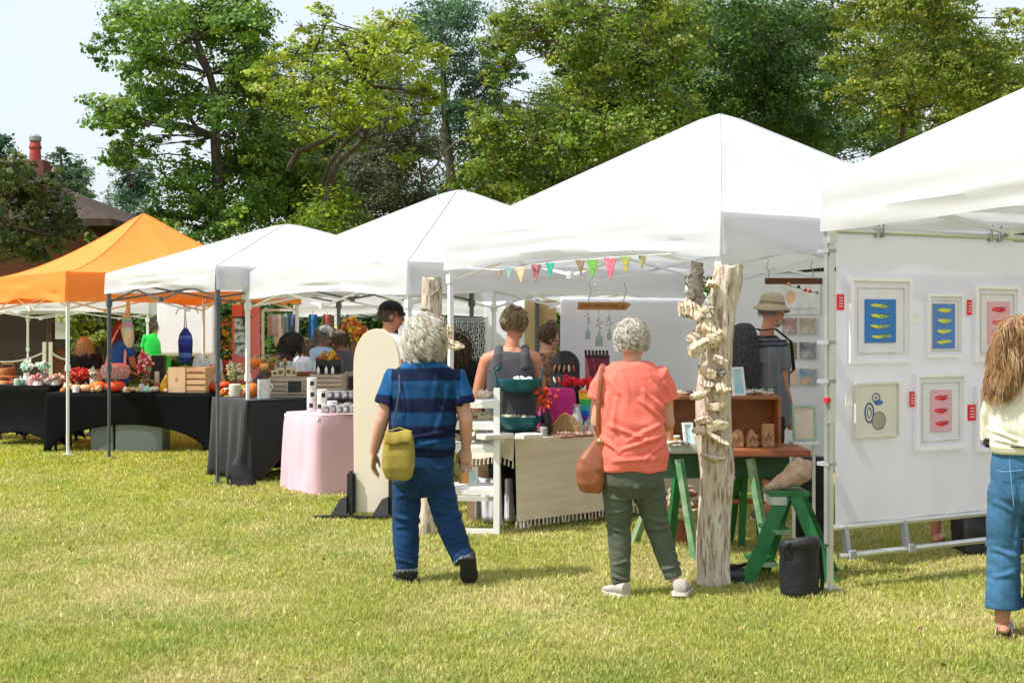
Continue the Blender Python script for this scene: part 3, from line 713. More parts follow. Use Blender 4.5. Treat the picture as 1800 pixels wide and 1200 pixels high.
# soft diagonal light seams of the doubled cloth
m = MB()
m.grid(lambda a, t: (.05 + a * 1.9, -.016, 1.86 - t * (.10 + .05 * math.sin(a * 3)) + a * .03), 20, 3); oo = m.obj('cloth_hem', MESHC, aw, smooth=True)
FRW = M('white_frame', (.85, .83, .92), rough=.4, var=.02); MAT_G = M('pale_mat', (.75, .73, .84), rough=.8, var=.03); FRI = M('ivory_frame', (.68, .66, .62), rough=.5, var=.02)
def picture(name, label, x0, x1, y0, y1, art, ix0, ix1, iy0, iy1, frm=FRW, fw_=.022, mat=MAT_G, inner=True):
    c = onA((x0 + x1) / 2, (y0 + y1) / 2, .02); t0, t1 = tA_of(x0), tA_of(x1); w = t1 - t0; s = F / c.y; h = (y1 - y0) / s
    r = thing(name, label, 'framed picture', c, math.atan2(dA.y, dA.x), 'framed prints on the art wall')
    f = MB()
    f.box((0, 0, h / 2 - fw_ / 2), (w, .03, fw_)).box((0, 0, -h / 2 + fw_ / 2), (w, .03, fw_)).box((-w / 2 + fw_ / 2, 0, 0), (fw_, .03, h - 2 * fw_)).box((w / 2 - fw_ / 2, 0, 0), (fw_, .03, h - 2 * fw_))
    f.obj('frame', frm, r)
    MB().box((0, .004, 0), (w - 2 * fw_, .012, h - 2 * fw_)).obj('mat_board', mat, r)
    if inner:
        g_ = w * .18; b2 = MB(); iw, ih = w - 2 * fw_ - g_ * .9, h - 2 * fw_ - g_ * .9
        for (cx, cz, ww, hh) in ((0, ih / 2, iw, .006), (0, -ih / 2, iw, .006), (-iw / 2, 0, .006, ih), (iw / 2, 0, .006, ih)): b2.box((cx, -.004, cz), (ww, .006, hh))
        b2.obj('inner_rim', M('rim_grey', (.58, .58, .63)), r)
    ax = (tA_of((ix0 + ix1) / 2) - (t0 + t1) / 2); iw = tA_of(ix1) - tA_of(ix0); ih = (iy1 - iy0) / s; az = -(((iy0 + iy1) - (y0 + y1)) / 2) / s
    art(r, ax, az, iw, ih)
    return r
def fishes(bg, fish, spot, n, sy=.55, seed=0):
    def a(r, ax, az, iw, ih):
        b = MB().box((ax, -.006, az), (iw, .006, ih)).obj('print', M('print_' + bg[0], bg[1], rough=.8, var=.04, scale=20), r)
        rd = random.Random(seed)
        for k in range(n):
            zc = az + ih * (.5 - (k + .62) / (n + .25)); m1 = MB(); Lf = iw * .62; Hf = ih / n * .46; x0 = ax - Lf / 2 + rd.uniform(-.03, .03) * iw
            up = []; dn = []
            for i in range(13):
                u = i / 12; hh = Hf * (.16 + .84 * math.sin(PI * min(1, u * .62 + .38)) ** .8 * (u ** .45)) * (1 if u < .93 else .62)
                up.append((x0 + Lf * u, zc + hh * .45 + Hf * .12 * math.sin(5 * u + k))); dn.append((x0 + Lf * u, zc - hh * .55 + Hf * .08 * math.sin(7 * u + k)))
            poly = up + dn[::-1]
            m1.prism(poly, (0, -.0095, 0), (1, 0, 0), (0, 0, 1), (0, -1, 0), .002); fo = m1.obj('fish', M('ink_' + fish[0], fish[1], rough=.8, var=.15, scale=60), b)
            m2 = MB()
            for (u0, u1, v) in ((.28, .98, .30), (.6, .95, .02), (.4, .7, -.15)):
                m2.box((x0 + Lf * (u0 + u1) / 2, -.0125, zc + Hf * v), (Lf * (u1 - u0), .002, Hf * .12), Euler((0, rd.uniform(-.06, .06), 0)))
            m2.obj('line_marks', M('ink_' + spot[0], spot[1], rough=.8), fo)
    return a
PB = ('blue', (.045, .19, .56)); PBL = ('periwinkle', (.10, .22, .58)); YEL = ('lime', (.68, .70, .09)); TEAL = ('teal', (.05, .22, .22)); PNK = ('pink', (.72, .40, .50)); RED = ('red', (.80, .07, .10)); DRED = ('dark_red', (.35, .02, .04)); ORG = ('orange', (.78, .13, .05)); OL = ('yellow_green', (.55, .60, .2))
picture('framed_print', 'large white framed print of four lime fish on blue, top left on the art wall', 1490, 1598, 488, 638, fishes(PB, YEL, TEAL, 4, seed=1), 1516, 1570, 526, 602)
picture('framed_print', 'narrow white framed print of four lime fish on periwinkle blue', 1625, 1688, 516, 628, fishes(PBL, YEL, OL, 4, seed=2), 1634, 1673, 534, 612, fw_=.018)
picture('framed_print', 'white framed print of three red fish on pink beside the long haired woman', 1709, 1787, 502, 635, fishes(PNK, RED, DRED, 3, seed=3), 1731, 1770, 530, 604)
picture('framed_print', 'white framed print of three red fish on pink in the lower row', 1605, 1693, 656, 790, fishes(PNK, RED, DRED, 3, seed=4), 1631, 1668, 685, 758)
picture('framed_print', 'framed orange print half hidden by the cream top of the long haired woman', 1712, 1775, 678, 792, fishes(ORG, ('coral', (.8, .3, .2)), DRED, 3, seed=5), 1722, 1760, 720, 772)
def sketch(r, ax, az, iw, ih):
    ink = M('ink_navy', (.02, .05, .22), rough=.8); b = MB().box((ax, -.005, az), (iw * 1.7, .004, ih * 1.55)).obj('drawing_paper', M('ivory_paper', (.68, .66, .60), rough=.9, var=.02), r)
    def ringm(cx, cz, rx, rz, w): return MB().tube([(ax + cx + rx * math.cos(t), -.009, az + cz + rz * math.sin(t)) for t in [k * PI / 14 for k in range(28)]] + [(ax + cx + rx, -.009, az + cz)], w, 4)
    MB().prism([(ax + .02 + .052 * math.cos(t), az - .055 + .05 * math.sin(t)) for t in [k * PI / 10 for k in range(20)]], (0, -.0075, 0), (1, 0, 0), (0, 0, 1), (0, -1, 0), .002).obj('grey_disc', M('ink_taupe', (.36, .32, .29), rough=.8), b)
    MB().prism([(ax + .02 + .036 * math.cos(t), az + .055 + .016 * math.sin(t)) for t in [k * PI / 10 for k in range(20)]], (0, -.0075, 0), (1, 0, 0), (0, 0, 1), (0, -1, 0), .002).obj('blue_patch', M('ink_blue', (.06, .16, .5), rough=.8), b)
    k = ringm(-.055, -.005, .034, .058, .0045); k.v += []; k.obj('left_loop', ink, b)
    ringm(-.055, -.005, .015, .030, .0025).obj('inner_loop', ink, b); ringm(.0, .085, .030, .026, .003).obj('upper_loop', ink, b); ringm(.022, -.055, .055, .053, .003).obj('lower_loop', M('ink_grey', (.2, .2, .22)), b)
    MB().ell((ax + .0, -.009, az + .085), (.007, .003, .008), 8, 6).obj('dot', ink, b)
picture('framed_drawing', 'ivory framed drawing of overlapping blue and taupe rings', 1498, 1575, 672, 768, sketch, 1513, 1556, 692, 754, frm=FRI, fw_=.012, mat=M('ivory_mat', (.68, .66, .60)), inner=False)
TAGR = M('red_tag', (.72, .03, .05), rough=.6)
for (x0, x1, y0, y1, lb) in ((1468, 1481, 517, 545, 'red paper tag left of the large blue fish print'), (1697, 1705, 527, 554, 'red paper tag right of the narrow periwinkle print'), (1596, 1604, 688, 715, 'red paper tag left of the lower pink fish print'), (1698, 1712, 711, 739, 'red paper tag left of the orange print')):
    c = onA((x0 + x1) / 2, (y0 + y1) / 2, .014); s = F / c.y
    r = thing('price_tag', lb, 'tag', c, math.atan2(dA.y, dA.x), 'red tags on the art wall')
    w = tA_of(x1) - tA_of(x0); h = (y1 - y0) / s
    MB().box((0, 0, 0), (w, .004, h)).obj('card', TAGR, r)
    q_ = MB()
    for k in range(4): q_.box((w * .05, -.003, h * (.28 - .18 * k)), (w * .5, .002, h * .05))
    q_.obj('white_scribble', WHITEP, r)
for (px, py, lb) in ((1490, 704, 'small white label left of the ring drawing'), (1607, 560, 'small white label between the two blue prints')):
    c = onA(px, py, .012); tag(MB().box((0, 0, 0), (.055, .004, .06)).obj('paper_label', M('white_paper', (.8, .8, .8), rough=.8)), lb, 'label'); bpy.data.objects[[o.name for o in bpy.data.objects if o.name.startswith('paper_label')][-1]].location = c
for o_ in [o for o in bpy.data.objects if o.name.startswith('paper_label')]: o_.rotation_euler = (0, 0, math.atan2(dA.y, dA.x))
# cable ties and channel on the near pole of the right tent
lgA = [o for o in tA.children if o.name.startswith('leg')]
def worldloc(o): return tA.matrix_basis @ Vector(o.data.vertices[0].co)
near = min(lgA, key=lambda o: (worldloc(o).to_2d() - Vector((1.84, 7.94))).length)
nl = worldloc(near)
loc = tA.matrix_basis.inverted() @ Vector((1.86, 7.965, 0))
MB().box((loc.x + .035, loc.y - .005, 1.22), (.030, .045, 1.9)).obj('channel', M('grey_channel', (.40, .41, .42), rough=.4, metal=.5), near)
for z in (.74, 1.23, 1.46, 2.0): MB().box((loc.x + .012, loc.y, z), (.10, .062, .022)).obj('cable_tie', GREYP, near)
MB().box((loc.x + .05, loc.y - .03, 1.25 - .13), (.03, .03, .03)).obj('red_clip', TAGR, near)

# ------------------------------------------------------------------ prints on the back wall
nb_ = -vB
def onBw(px, py, off=.03):
    k = (px - 900) / F; P0 = Vector((1.92, 12.42, 0)); t = (k * P0.y - P0.x) / (uB.x - k * uB.y); p = P0 + uB * t + nb_ * off; p.z = EYE - (py - HZ) * p.y / F; return p
scn = [((.25, .06, .05), (.55, .5, .45)), ((.3, .25, .18), (.6, .55, .48)), ((.10, .16, .05), (.45, .30, .2)), ((.06, .08, .12), (.5, .52, .5)), ((.75, .45, .36), (.8, .66, .5)), ((.06, .3, .5), (.7, .5, .3)), ((.2, .2, .2), (.5, .45, .4)), ((.05, .15, .1), (.5, .4, .3))]
i = 0
lbs = ['photo print of a red wreath on the back wall', 'photo print of a grey driftwood shape on the back wall', 'green and brown photo print in the middle row of the back wall', 'dark blue grey photo print in the middle row of the back wall', 'pale pink photo print in the lower row of the back wall', 'blue and sand photo print in the lower row of the back wall']
for (y0, y1) in ((557, 588), (600, 632), (646, 678)):
    for (x0, x1) in ((1379, 1406), (1409, 1441)):
        c = onBw((x0 + x1) / 2, (y0 + y1) / 2); a = onBw(x0, y0); b = onBw(x1, y1)
        r = thing('photo_print', lbs[i], 'photo', c, -TH, 'photo prints on the back wall')
        w = (Vector((a.x, a.y)) - Vector((b.x, b.y))).length; h = a.z - b.z
        MB().box((0, 0, 0), (w, .004, h)).obj('paper', WHITEP, r); MB().box((0, -.004, 0), (w * .93, .004, h * .94)).obj('image', M('photo_%d' % i, scn[i][0], col2=scn[i][1], scale=9, var=.3, rough=.4), r); i += 1
c = onBw(1372, 530); ps = thing('poster', 'white poster with a peach sun and a faint script line behind the bucket hat', 'poster', onBw(1405, 522), -TH)
MB().box((0, 0, 0), (.52, .006, .30)).obj('paper', M('poster_white', (.72, .72, .71), rough=.7), ps)
cs = onBw(1394, 520) - ps.location; xs_ = cs.dot(uB)
MB().prism([(xs_ + .055 * math.cos(t), -.0 + .055 * math.sin(t)) for t in [k * PI / 12 for k in range(24)]], (0, -.004, 0), (1, 0, 0), (0, 0, 1), (0, -1, 0), .002).obj('peach_sun', M('peach', (.78, .52, .30), rough=.8, var=.15), ps)
sq = MB()
for k in range(22): sq.box((xs_ - .05 + k * .016, -.004, -.10 + .006 * math.sin(k * 2.1)), (.011, .002, .005 + .010 * abs(math.sin(k * 1.7))))
sq.obj('script_line', M('script_grey', (.45, .45, .46)), ps)
rod = thing('wooden_rod', 'dark wooden rod with a string of small beads hung near the bucket hat', 'rod', W(1395, 494, 9.9))
o = rod.location; MB().box((0, 0, 0), (.42, .03, .045)).obj('rod', M('dark_wood', (.10, .035, .02), rough=.7), rod)
for px in (1350, 1428): MB().tube([W(px, 492, 9.9) - o, W(px + 2, 478, 9.9) - o, W(px - 3, 470, 9.9) - o, W(px + 1, 458, 9.9) - o], .004, 5).obj('hook', GREYP, rod)
MB().tube([W(1380, 500, 9.88) - o, W(1400, 505, 9.88) - o, W(1420, 512, 9.88) - o, W(1440, 515, 9.88) - o], .002, 4).obj('string', BLKP, rod)
for px, py, c in ((1386, 499, (.75, .28, .04)), (1404, 504, (.03, .04, .1)), (1416, 510, (.6, .02, .03)), (1424, 512, (.6, .03, .03)), (1436, 514, (.3, .3, .32))): MB().ell(W(px, py, 9.88) - o, .013, 8, 6).obj('bead', M('bead_%d' % px, c), rod, smooth=True)
# ------------------------------------------------------------------ bunting along the front of the largest tent
bn_ = thing('bunting', 'string of ten small pennants under the front valance of the largest tent', 'bunting', (onB(1.5, -.03)))
def onF(px, py):
    k = (px - 900) / F; P0 = onB(0, -.035); t = (k * P0.y - P0.x) / (uB.x - k * uB.y); p = P0 + uB * t; p.z = EYE - (py - HZ) * p.y / F; return p
FL = [(878, 475, 12, 18, (.26, .19, .17), (.4, .3, .28)), (895, 470, 15, 22, (.16, .36, .34), (.3, .48, .45)), (915, 470, 18, 28, (.75, .42, .25), (.85, .6, .4)), (943, 465, 18, 32, (.62, .20, .26), (.12, .05, .06)), (967, 462, 16, 28, (.03, .36, .28), (.05, .45, .35)),
      (1020, 457, 16, 28, (.20, .13, .08), (.38, .28, .16)), (1042, 456, 20, 36, (.10, .38, .06), (.25, .5, .1)), (1073, 453, 22, 42, (.60, .06, .14), (.7, .3, .35)), (1100, 451, 18, 32, (.6, .42, .04), (.1, .35, .2)), (1130, 449, 15, 24, (.10, .14, .07), (.45, .42, .2))]
o = bn_.location
MB().tube([onF(820, 470) - o] + [onF(p[0], p[1]) - o for p in FL] + [onF(1180, 446) - o], .0035, 5).obj('string', M('string_white', (.7, .7, .68)), bn_)
for k, (px, py, w, h, c1, c2) in enumerate(FL):
    a, b, c = onF(px - w / 2, py) - o, onF(px + w / 2, py) - o, onF(px + (k % 3 - 1) * 1.5, py + h) - o; n = vB * .004
    MB().add([a, b, c, a - n, b - n, c - n], [(0, 1, 2), (3, 5, 4), (0, 3, 4, 1), (1, 4, 5, 2), (2, 5, 3, 0)]).obj('pennant', M('pennant_%d' % k, c1, col2=c2, scale=35, var=.3, trans=.15), bn_)
# ------------------------------------------------------------------ people: helpers
def voxel_mesh(mb, name, voxel=0.008, smooth=5, mat=None, fold=None, fac=0.5):
    me = mb.mesh(name + '_raw'); o = bpy.data.objects.new(name + '_raw', me); COL.objects.link(o)
    r = o.modifiers.new('r', 'REMESH'); r.mode = 'VOXEL'; r.voxel_size = voxel
    sm = o.modifiers.new('s', 'SMOOTH'); sm.iterations = smooth; sm.factor = fac
    dg = bpy.context.evaluated_depsgraph_get(); dg.update()
    nm = bpy.data.meshes.new_from_object(o.evaluated_get(dg)); nm.name = name
    bpy.data.objects.remove(o); bpy.data.meshes.remove(me)
    if fold:
        n = len(nm.vertices); co = np.empty(n * 3, np.float32); nm.vertices.foreach_get('co', co)
        no = np.empty(n * 3, np.float32); nm.vertices.foreach_get('normal', no)
        co = co.reshape(-1, 3); no = no.reshape(-1, 3)
        d = np.array([fold(c) for c in co], dtype=np.float32)
        co = co + no * d[:, None]
        nm.vertices.foreach_set('co', co.ravel()); nm.update()
    nm.materials.clear()
    if mat: nm.materials.append(mat)
    for p in nm.polygons: p.use_smooth = True
    return nm

def torso(mb, secs, n=28, p=2.5):
    R = []
    for (c, rx, ry, yaw) in secs:
        xd = Vector((math.cos(yaw), math.sin(yaw), 0)); yd = Vector((-math.sin(yaw), math.cos(yaw), 0)); ring = []
        for k in range(n):
            a = 2 * PI * k / n; ca, sa = math.cos(a), math.sin(a)
            ring.append(Vector(c) + xd * (rx * math.copysign(abs(ca) ** (2 / p), ca)) + yd * (ry * math.copysign(abs(sa) ** (2 / p), sa)))
        R.append(ring)
    return mb.rings(R)

def hand(mb, w, d, pn, th, curl=0.35, s=1.0, finger_r=0.0085, spread=0.09):
    """w wrist, d fingers' direction, pn direction the palm faces, th direction of the thumb side"""
    w = Vector(w); d = Vector(d).normalized(); pn = Vector(pn); pn = (pn - d * pn.dot(d)).normalized(); th = Vector(th); th = (th - d * th.dot(d) - pn * th.dot(pn)).normalized()
    R = []
    for t, wd, tk in ((-.01, .026, .020), (.02, .034, .018), (.05, .040, .016), (.085, .041, .013), (.098, .037, .010)):
        R.append([w + d * t * s + (th * (wd * math.cos(a)) + pn * (tk * math.sin(a))) * s for a in [2 * PI * k / 12 for k in range(12)]])
    mb.rings(R)
    for off, L in ((.029, .072), (.010, .080), (-.010, .074), (-.028, .058)):
        p = w + (d * .088 + th * off) * s; ang = curl * random.uniform(.8, 1.15); dirv = (d + th * off * spread * 25 * .1).normalized(); pts = [p - d * .015 * s, p]
        for k in range(3):
            ca, sa = math.cos(ang), math.sin(ang)
            dirv = (dirv * ca + pn * sa).normalized(); p = p + dirv * L * s * (.42, .33, .25)[k]; pts.append(p); ang *= .9
        r = finger_r * s
        mb.tube(pts, [r, r, r * .95, r * .88, r * .75], 7, round_caps=True)
    p0 = w + (d * .022 + th * .028) * s; dirv = (d * .75 + th * .62 + pn * .3).normalized()
    p1 = p0 + dirv * .038 * s; p2 = p1 + (d * .9 + th * .2 + pn * .25).normalized() * .03 * s; p3 = p2 + (d * .95 + pn * .25).normalized() * .022 * s
    mb.tube([p0 - dirv * .012 * s, p0, p1, p2, p3], [.012 * s, .0125 * s, .0105 * s, .0095 * s, .008 * s], 8, round_caps=True)

def head_pieces(mb, c, Rh, s=1.0, jaw=1.0):
    def h(v): return Vector(c) + Rh @ (Vector(v) * s)
    e = Rh.to_euler()
    mb.ell(h((0, -.008, .022)), (.075 * s, .094 * s, .098 * s), 18, 12, e)
    mb.ell(h((0, .028, -.035)), (.060 * s * jaw, .066 * s, .080 * s), 16, 10, e)
    mb.ell(h((0, .055, -.082)), (.032 * s * jaw, .030 * s, .026 * s), 12, 8, e)
    mb.tube([h((0, .088, .012)), h((0, .108, -.020)), h((0, .100, -.030))], [.010 * s, .016 * s, .014 * s], 8, round_caps=True)
    mb.tube([h((-.045, .075, .026)), h((0, .090, .030)), h((.045, .075, .026))], [.013 * s] * 3, 7, round_caps=True)
    mb.tube([h((-.022, .088, -.058)), h((0, .094, -.058)), h((.022, .088, -.058))], [.008 * s] * 3, 7, round_caps=True)
    for sx in (-1, 1):
        mb.ell(h((sx * .076, -.004, -.008)), (.010 * s, .020 * s, .031 * s), 10, 8, e)
        mb.ell(h((sx * .045, .062, -.025)), (.022 * s, .022 * s, .020 * s), 10, 7, e)

def face_parts(root, c, Rh, s=1.0, lips=(.35, .09, .08)):
    def h(v): return Vector(c) + Rh @ (Vector(v) * s)
    for sx in (-1, 1):
        e = MB().ell(h((sx * .030, .083, .008)), .011 * s, 10, 7).obj('eye', M('eye_white', (.75, .72, .68), rough=.2), root, smooth=True)
        MB().ell(h((sx * .030, .0915, .008)), .0055 * s, 8, 6).obj('iris', M('iris', (.03, .02, .015), rough=.15), e, smooth=True)
        MB().tube([h((sx * .014, .094, .028)), h((sx * .032, .093, .033)), h((sx * .048, .082, .028))], [.003, .0045, .002], 6).obj('eyebrow', M('eyebrow', (.06, .045, .035)), root)
    MB().tube([h((-.024, .0925, -.057)), h((-.008, .0995, -.054)), h((0, .1005, -.0565)), h((.008, .0995, -.054)), h((.024, .0925, -.057))], [.003, .006, .006, .006, .003], 7).obj('lips', M('lips', lips, rough=.4), root, smooth=True)

HAIR = M('hair', (1, 1, 1), rough=.5, var=.05, attr=True, spec=.35)
def hair(root, c, Rh, cols, N=900, L=.16, seg=8, curl=.012, freq=16, puff=.01, grav=.35, lift=.6, radius=.0028, s=1.0, face_cut=.35, top_only=False, rng=None, extra=None, lo=-.5, side_drop=None, name='hair', target=None, locks=0, lockf=.75, wave=None, centre=(0, -.008, .022), er=(.078, .098, .102), cap=True, capcol=None, fcut_z=.72):
    rng = rng or np.random.default_rng(int(abs(c[0] * 999)) + N)
    R = np.array(Rh); c = np.array(c); er = np.array(er) * s; ce = np.array(centre) * s
    pts = []
    while len(pts) < N:
        d = rng.normal(size=3); d /= np.linalg.norm(d)
        if d[2] < lo: continue
        if d[1] > face_cut and d[2] < fcut_z: continue
        pts.append(d)
    d = np.array(pts); n = d / er; n /= np.linalg.norm(n, axis=1)[:, None]
    p = d * er * 0.98
    g = (np.array(Rh.transposed() @ Vector((0, 0, -1))))
    dirv = n * lift + rng.normal(size=d.shape) * .25 + np.array([0, -.35, 0]) ; dirv /= np.linalg.norm(dirv, axis=1)[:, None]
    if side_drop is not None: dirv += np.array(side_drop)
    Ls = L * (0.6 + .55 * rng.random(N)) if not callable(L) else L(d, rng)
    path = [p.copy()]; st = (Ls / seg)[:, None]
    off = puff * (.15 + 1.0 * rng.random(N))[:, None]
    for k in range(seg):
        if target is not None: gg = np.array(target)[None, :] - p; gg = gg / (np.linalg.norm(gg, axis=1)[:, None] + 1e-4); dirv = dirv * .35 + gg * .65
        dirv = dirv * (1 - grav) + g[None, :] * grav; dirv /= np.linalg.norm(dirv, axis=1)[:, None]
        p = p + dirv * st
        e2 = er[None, :] + off
        q = np.linalg.norm(p / e2, axis=1)[:, None]
        ins = (q < 1)
        p = np.where(ins, p / np.maximum(q, 1e-4), p)
        path.append(p.copy())
    path = np.array(path)                                    # seg+1, N, 3
    t = np.arange(seg + 1)[:, None] / seg
    ph = rng.random(N)[None, :] * 2 * PI
    if locks:
        sd = d[rng.choice(N, locks, replace=False)]; li = np.argmax(d @ sd.T, 1); cnt = np.bincount(li, minlength=locks)[None, :, None] + 1e-6
        mean = np.zeros((seg + 1, locks, 3))
        for ax in range(3):
            for kk in range(seg + 1): mean[kk, :, ax] = np.bincount(li, weights=path[kk, :, ax], minlength=locks)
        mean /= cnt; fly = rng.random(N) < .10; bl = (lockf * np.minimum(1, t * 2.2) * np.where(fly, .05, 1.0)[None, :])[:, :, None]
        path = path * (1 - bl) + mean[:, li] * bl
        lp = rng.random(locks) * 2 * PI; ph = (lp[li] + .5 * rng.normal(size=N))[None, :]
    fr = freq * (0.9 + .2 * rng.random(N))[None, :]
    if wave is not None: ph = ph * wave
    amp = curl * np.minimum(1, t * 3) * (np.where(fly, 1.5, 1.0)[None, :] if locks else 1.0)
    sgm = t * Ls[None, :] / .1
    path[:, :, 0] += amp * np.cos(ph + fr * sgm * .6); path[:, :, 1] += amp * np.sin(ph + fr * sgm * .6)
    path = path + ce
    if extra is not None: path = extra(path, t, d)
    path = path @ R.T + c
    # three-sided tapered strands
    tan = np.gradient(path, axis=0); tan /= (np.linalg.norm(tan, axis=2)[:, :, None] + 1e-9)
    ref = np.array([.37, .81, .45]); a = np.cross(tan, ref); a /= (np.linalg.norm(a, axis=2)[:, :, None] + 1e-9); b = np.cross(tan, a)
    rr = radius * s * (1 - .75 * t ** 1.5)[:, :, None] * (.7 + .6 * rng.random(N))[None, :, None]
    V = np.stack([path + a * rr * math.cos(2 * PI * k / 3) + b * rr * math.sin(2 * PI * k / 3) for k in range(3)], 2)   # seg+1,N,3,3
    V = V.transpose(1, 0, 2, 3).reshape(-1, 3)
    base = (np.arange(N) * (seg + 1) * 3)[:, None, None]; i = (np.arange(seg) * 3)[None, :, None]; k = np.arange(3)[None, None, :]
    A = base + i + k; B = base + i + (k + 1) % 3
    Fc = np.stack([A, B, B + 3, A + 3], 3).reshape(-1, 4)
    cols = np.array(cols); ci = rng.integers(0, len(cols), N)
    if locks: lc_ = rng.integers(0, len(cols), locks); ci = np.where(rng.random(N) < .6, lc_[li], ci)
    cw = cols[ci] * (.78 + .44 * rng.random(N))[:, None]
    Cv = np.repeat(cw, (seg + 1) * 3, 0)
    if cap:
        m = MB().ell(Vector(c) + Rh @ Vector(ce), tuple(er * 1.015 + puff * .25), 20, 14, Rh.to_euler())
        # drop the cap's faces over the face
        vv = np.array(m.v); loc = (vv - c) @ R - ce; keep = []
        for f in m.f:
            q = loc[list(f)].mean(0) / er
            if (q[1] > face_cut + .05 and q[2] < fcut_z) or q[2] < lo - .1: continue
            keep.append(f)
        o = len(V); V = np.concatenate([V, vv]); cc = np.array(capcol if capcol is not None else cols.mean(0) * .7)
        Cv = np.concatenate([Cv, np.tile(cc, (len(vv), 1))])
        me_f = [tuple(x + o for x in f) for f in keep]
        me = bpy.data.meshes.new(name); me.from_pydata(V.tolist(), [], Fc.tolist() + me_f); me.update()
        at = me.color_attributes.new('Col', 'FLOAT_COLOR', 'POINT'); c4 = np.ones((len(V), 4), np.float32); c4[:, :3] = Cv; at.data.foreach_set('color', c4.ravel())
        me.materials.append(HAIR)
    else:
        me = np_mesh(name, V, Fc, HAIR, Cv)
    return link(name, me, root)

def cloth_fold(amp=.006, seed=0, kx=9, kz=14, kd=7):
    def f(c):
        x, y, z = float(c[0]), float(c[1]), float(c[2])
        w = mnoise.noise(Vector((x * 4 + seed, y * 4, z * 4))) * .12
        a = mnoise.noise(Vector(((x + z * .7 + w) * kd, (y + w) * kd, (z - x * .5) * kd * .6 + seed)))
        b = mnoise.noise(Vector((x * kx + seed * 2, y * kx, (z + w) * kz * .5)))
        return amp * (1.1 * (1 - 2 * abs(a)) * .6 + b * .8)
    return f
def leg_fold(amp, knees, seed=0, extra=()):
    """fine cross creases gathered around given points, broad ones elsewhere"""
    def f(c):
        v = Vector(c); x, y, z = v
        k = 0.25
        for (p, r) in knees:
            k += .95 * math.exp(-((v - p).length / r) ** 2)
        w = mnoise.noise(Vector((x * 6 + seed, y * 6, z * 5))) * .06
        a = mnoise.noise(Vector((x * 9 + seed, y * 9, (z + w + x * .6) * 24)))
        b = mnoise.noise(Vector((x * 11 - seed, y * 11, z * 3.5)))
        return amp * (k * (1 - 2 * abs(a)) * .8 + b * .7)
    return f

def with_creases(base, segs, L, k):
    """adds drawn folds: each a ridge with a hollow on both sides along a line on the near side of the cloth"""
    S = [(L((a, b)), L((c, d)), w * k, amp) for (a, b, c, d, w, amp) in segs]
    def f(co):
        d = base(co); x, y, z = float(co[0]), float(co[1]), float(co[2])
        if y > .05: return d
        for (p, q, w, amp) in S:
            dx, dz = q.x - p.x, q.z - p.z; t = ((x - p.x) * dx + (z - p.z) * dz) / (dx * dx + dz * dz + 1e-9)
            tt = min(1, max(0, t)); px_, pz_ = p.x + dx * tt, p.z + dz * tt
            wob = .25 * w * math.sin(t * 5 + p.x * 40)
            r = (math.hypot(x - px_, z - pz_) + wob * (0 < t < 1)) / w
            if r < 3: d += amp * (1 - 1.6 * r * r) * math.exp(-r * r) * (.35 + .65 * math.sin(PI * min(1, max(0, .1 + .8 * t))))
        return d
    return f

def skin(name, col): return M(name, col, rough=.52, var=.10, scale=14, spec=.35, bump=.05, bscale=90)
SK_L = skin('skin_light', (.56, .30, .215)); SK_R = skin('skin_ruddy', (.52, .22, .135)); SK_D = skin('skin_dark', (.075, .034, .02)); SK_T = skin('skin_tan', (.42, .20, .12))

def fabric(name, col, **k):
    d = dict(rough=.85, var=.10, scale=7, bump=.25, bscale=350, spec=.15, sheen=.05); d.update(k); return M(name, col, **d)

def shoe(root, heel, toe, mat, sole, w=.046, h=.075, up=(0, 0, 1), name='shoe', ankle_h=None):
    heel = Vector(heel); toe = Vector(toe); d = (toe - heel); Ln = d.length; d.normalize(); up = Vector(up); up = (up - d * up.dot(d)).normalized(); x = d.cross(up)
    R = []
    prof = [(-.02, .5, .75), (.0, .80, 1.0), (.12, .95, 1.02), (.3, .92, .98), (.45, .90, .82), (.62, 1.02, .62), (.8, .98, .52), (.93, .72, .42), (1.0, .35, .30)]
    for t, ww, hh in prof:
        c = heel + d * t * Ln; ring = []
        for k in range(16):
            a = 2 * PI * k / 16; ring.append(c + x * (w * ww * math.copysign(abs(math.cos(a)) ** .8, math.cos(a))) + up * (.012 + h * hh * (.5 + .5 * math.sin(a)) ** .8))
        R.append(ring)
    o = MB().rings(R).obj(name, mat, root, smooth=True)
    S = []
    for t, ww, hh in prof:
        c = heel + d * (t * 1.02 - .005) * Ln
        S.append([c + x * (w * ww * 1.07 + .002) + up * .021, c + x * (w * ww * 1.07 + .002), c - x * (w * ww * 1.07 + .002), c - x * (w * ww * 1.07 + .002) + up * .021])
    MB().rings(S).obj('sole', sole, o)
    return o

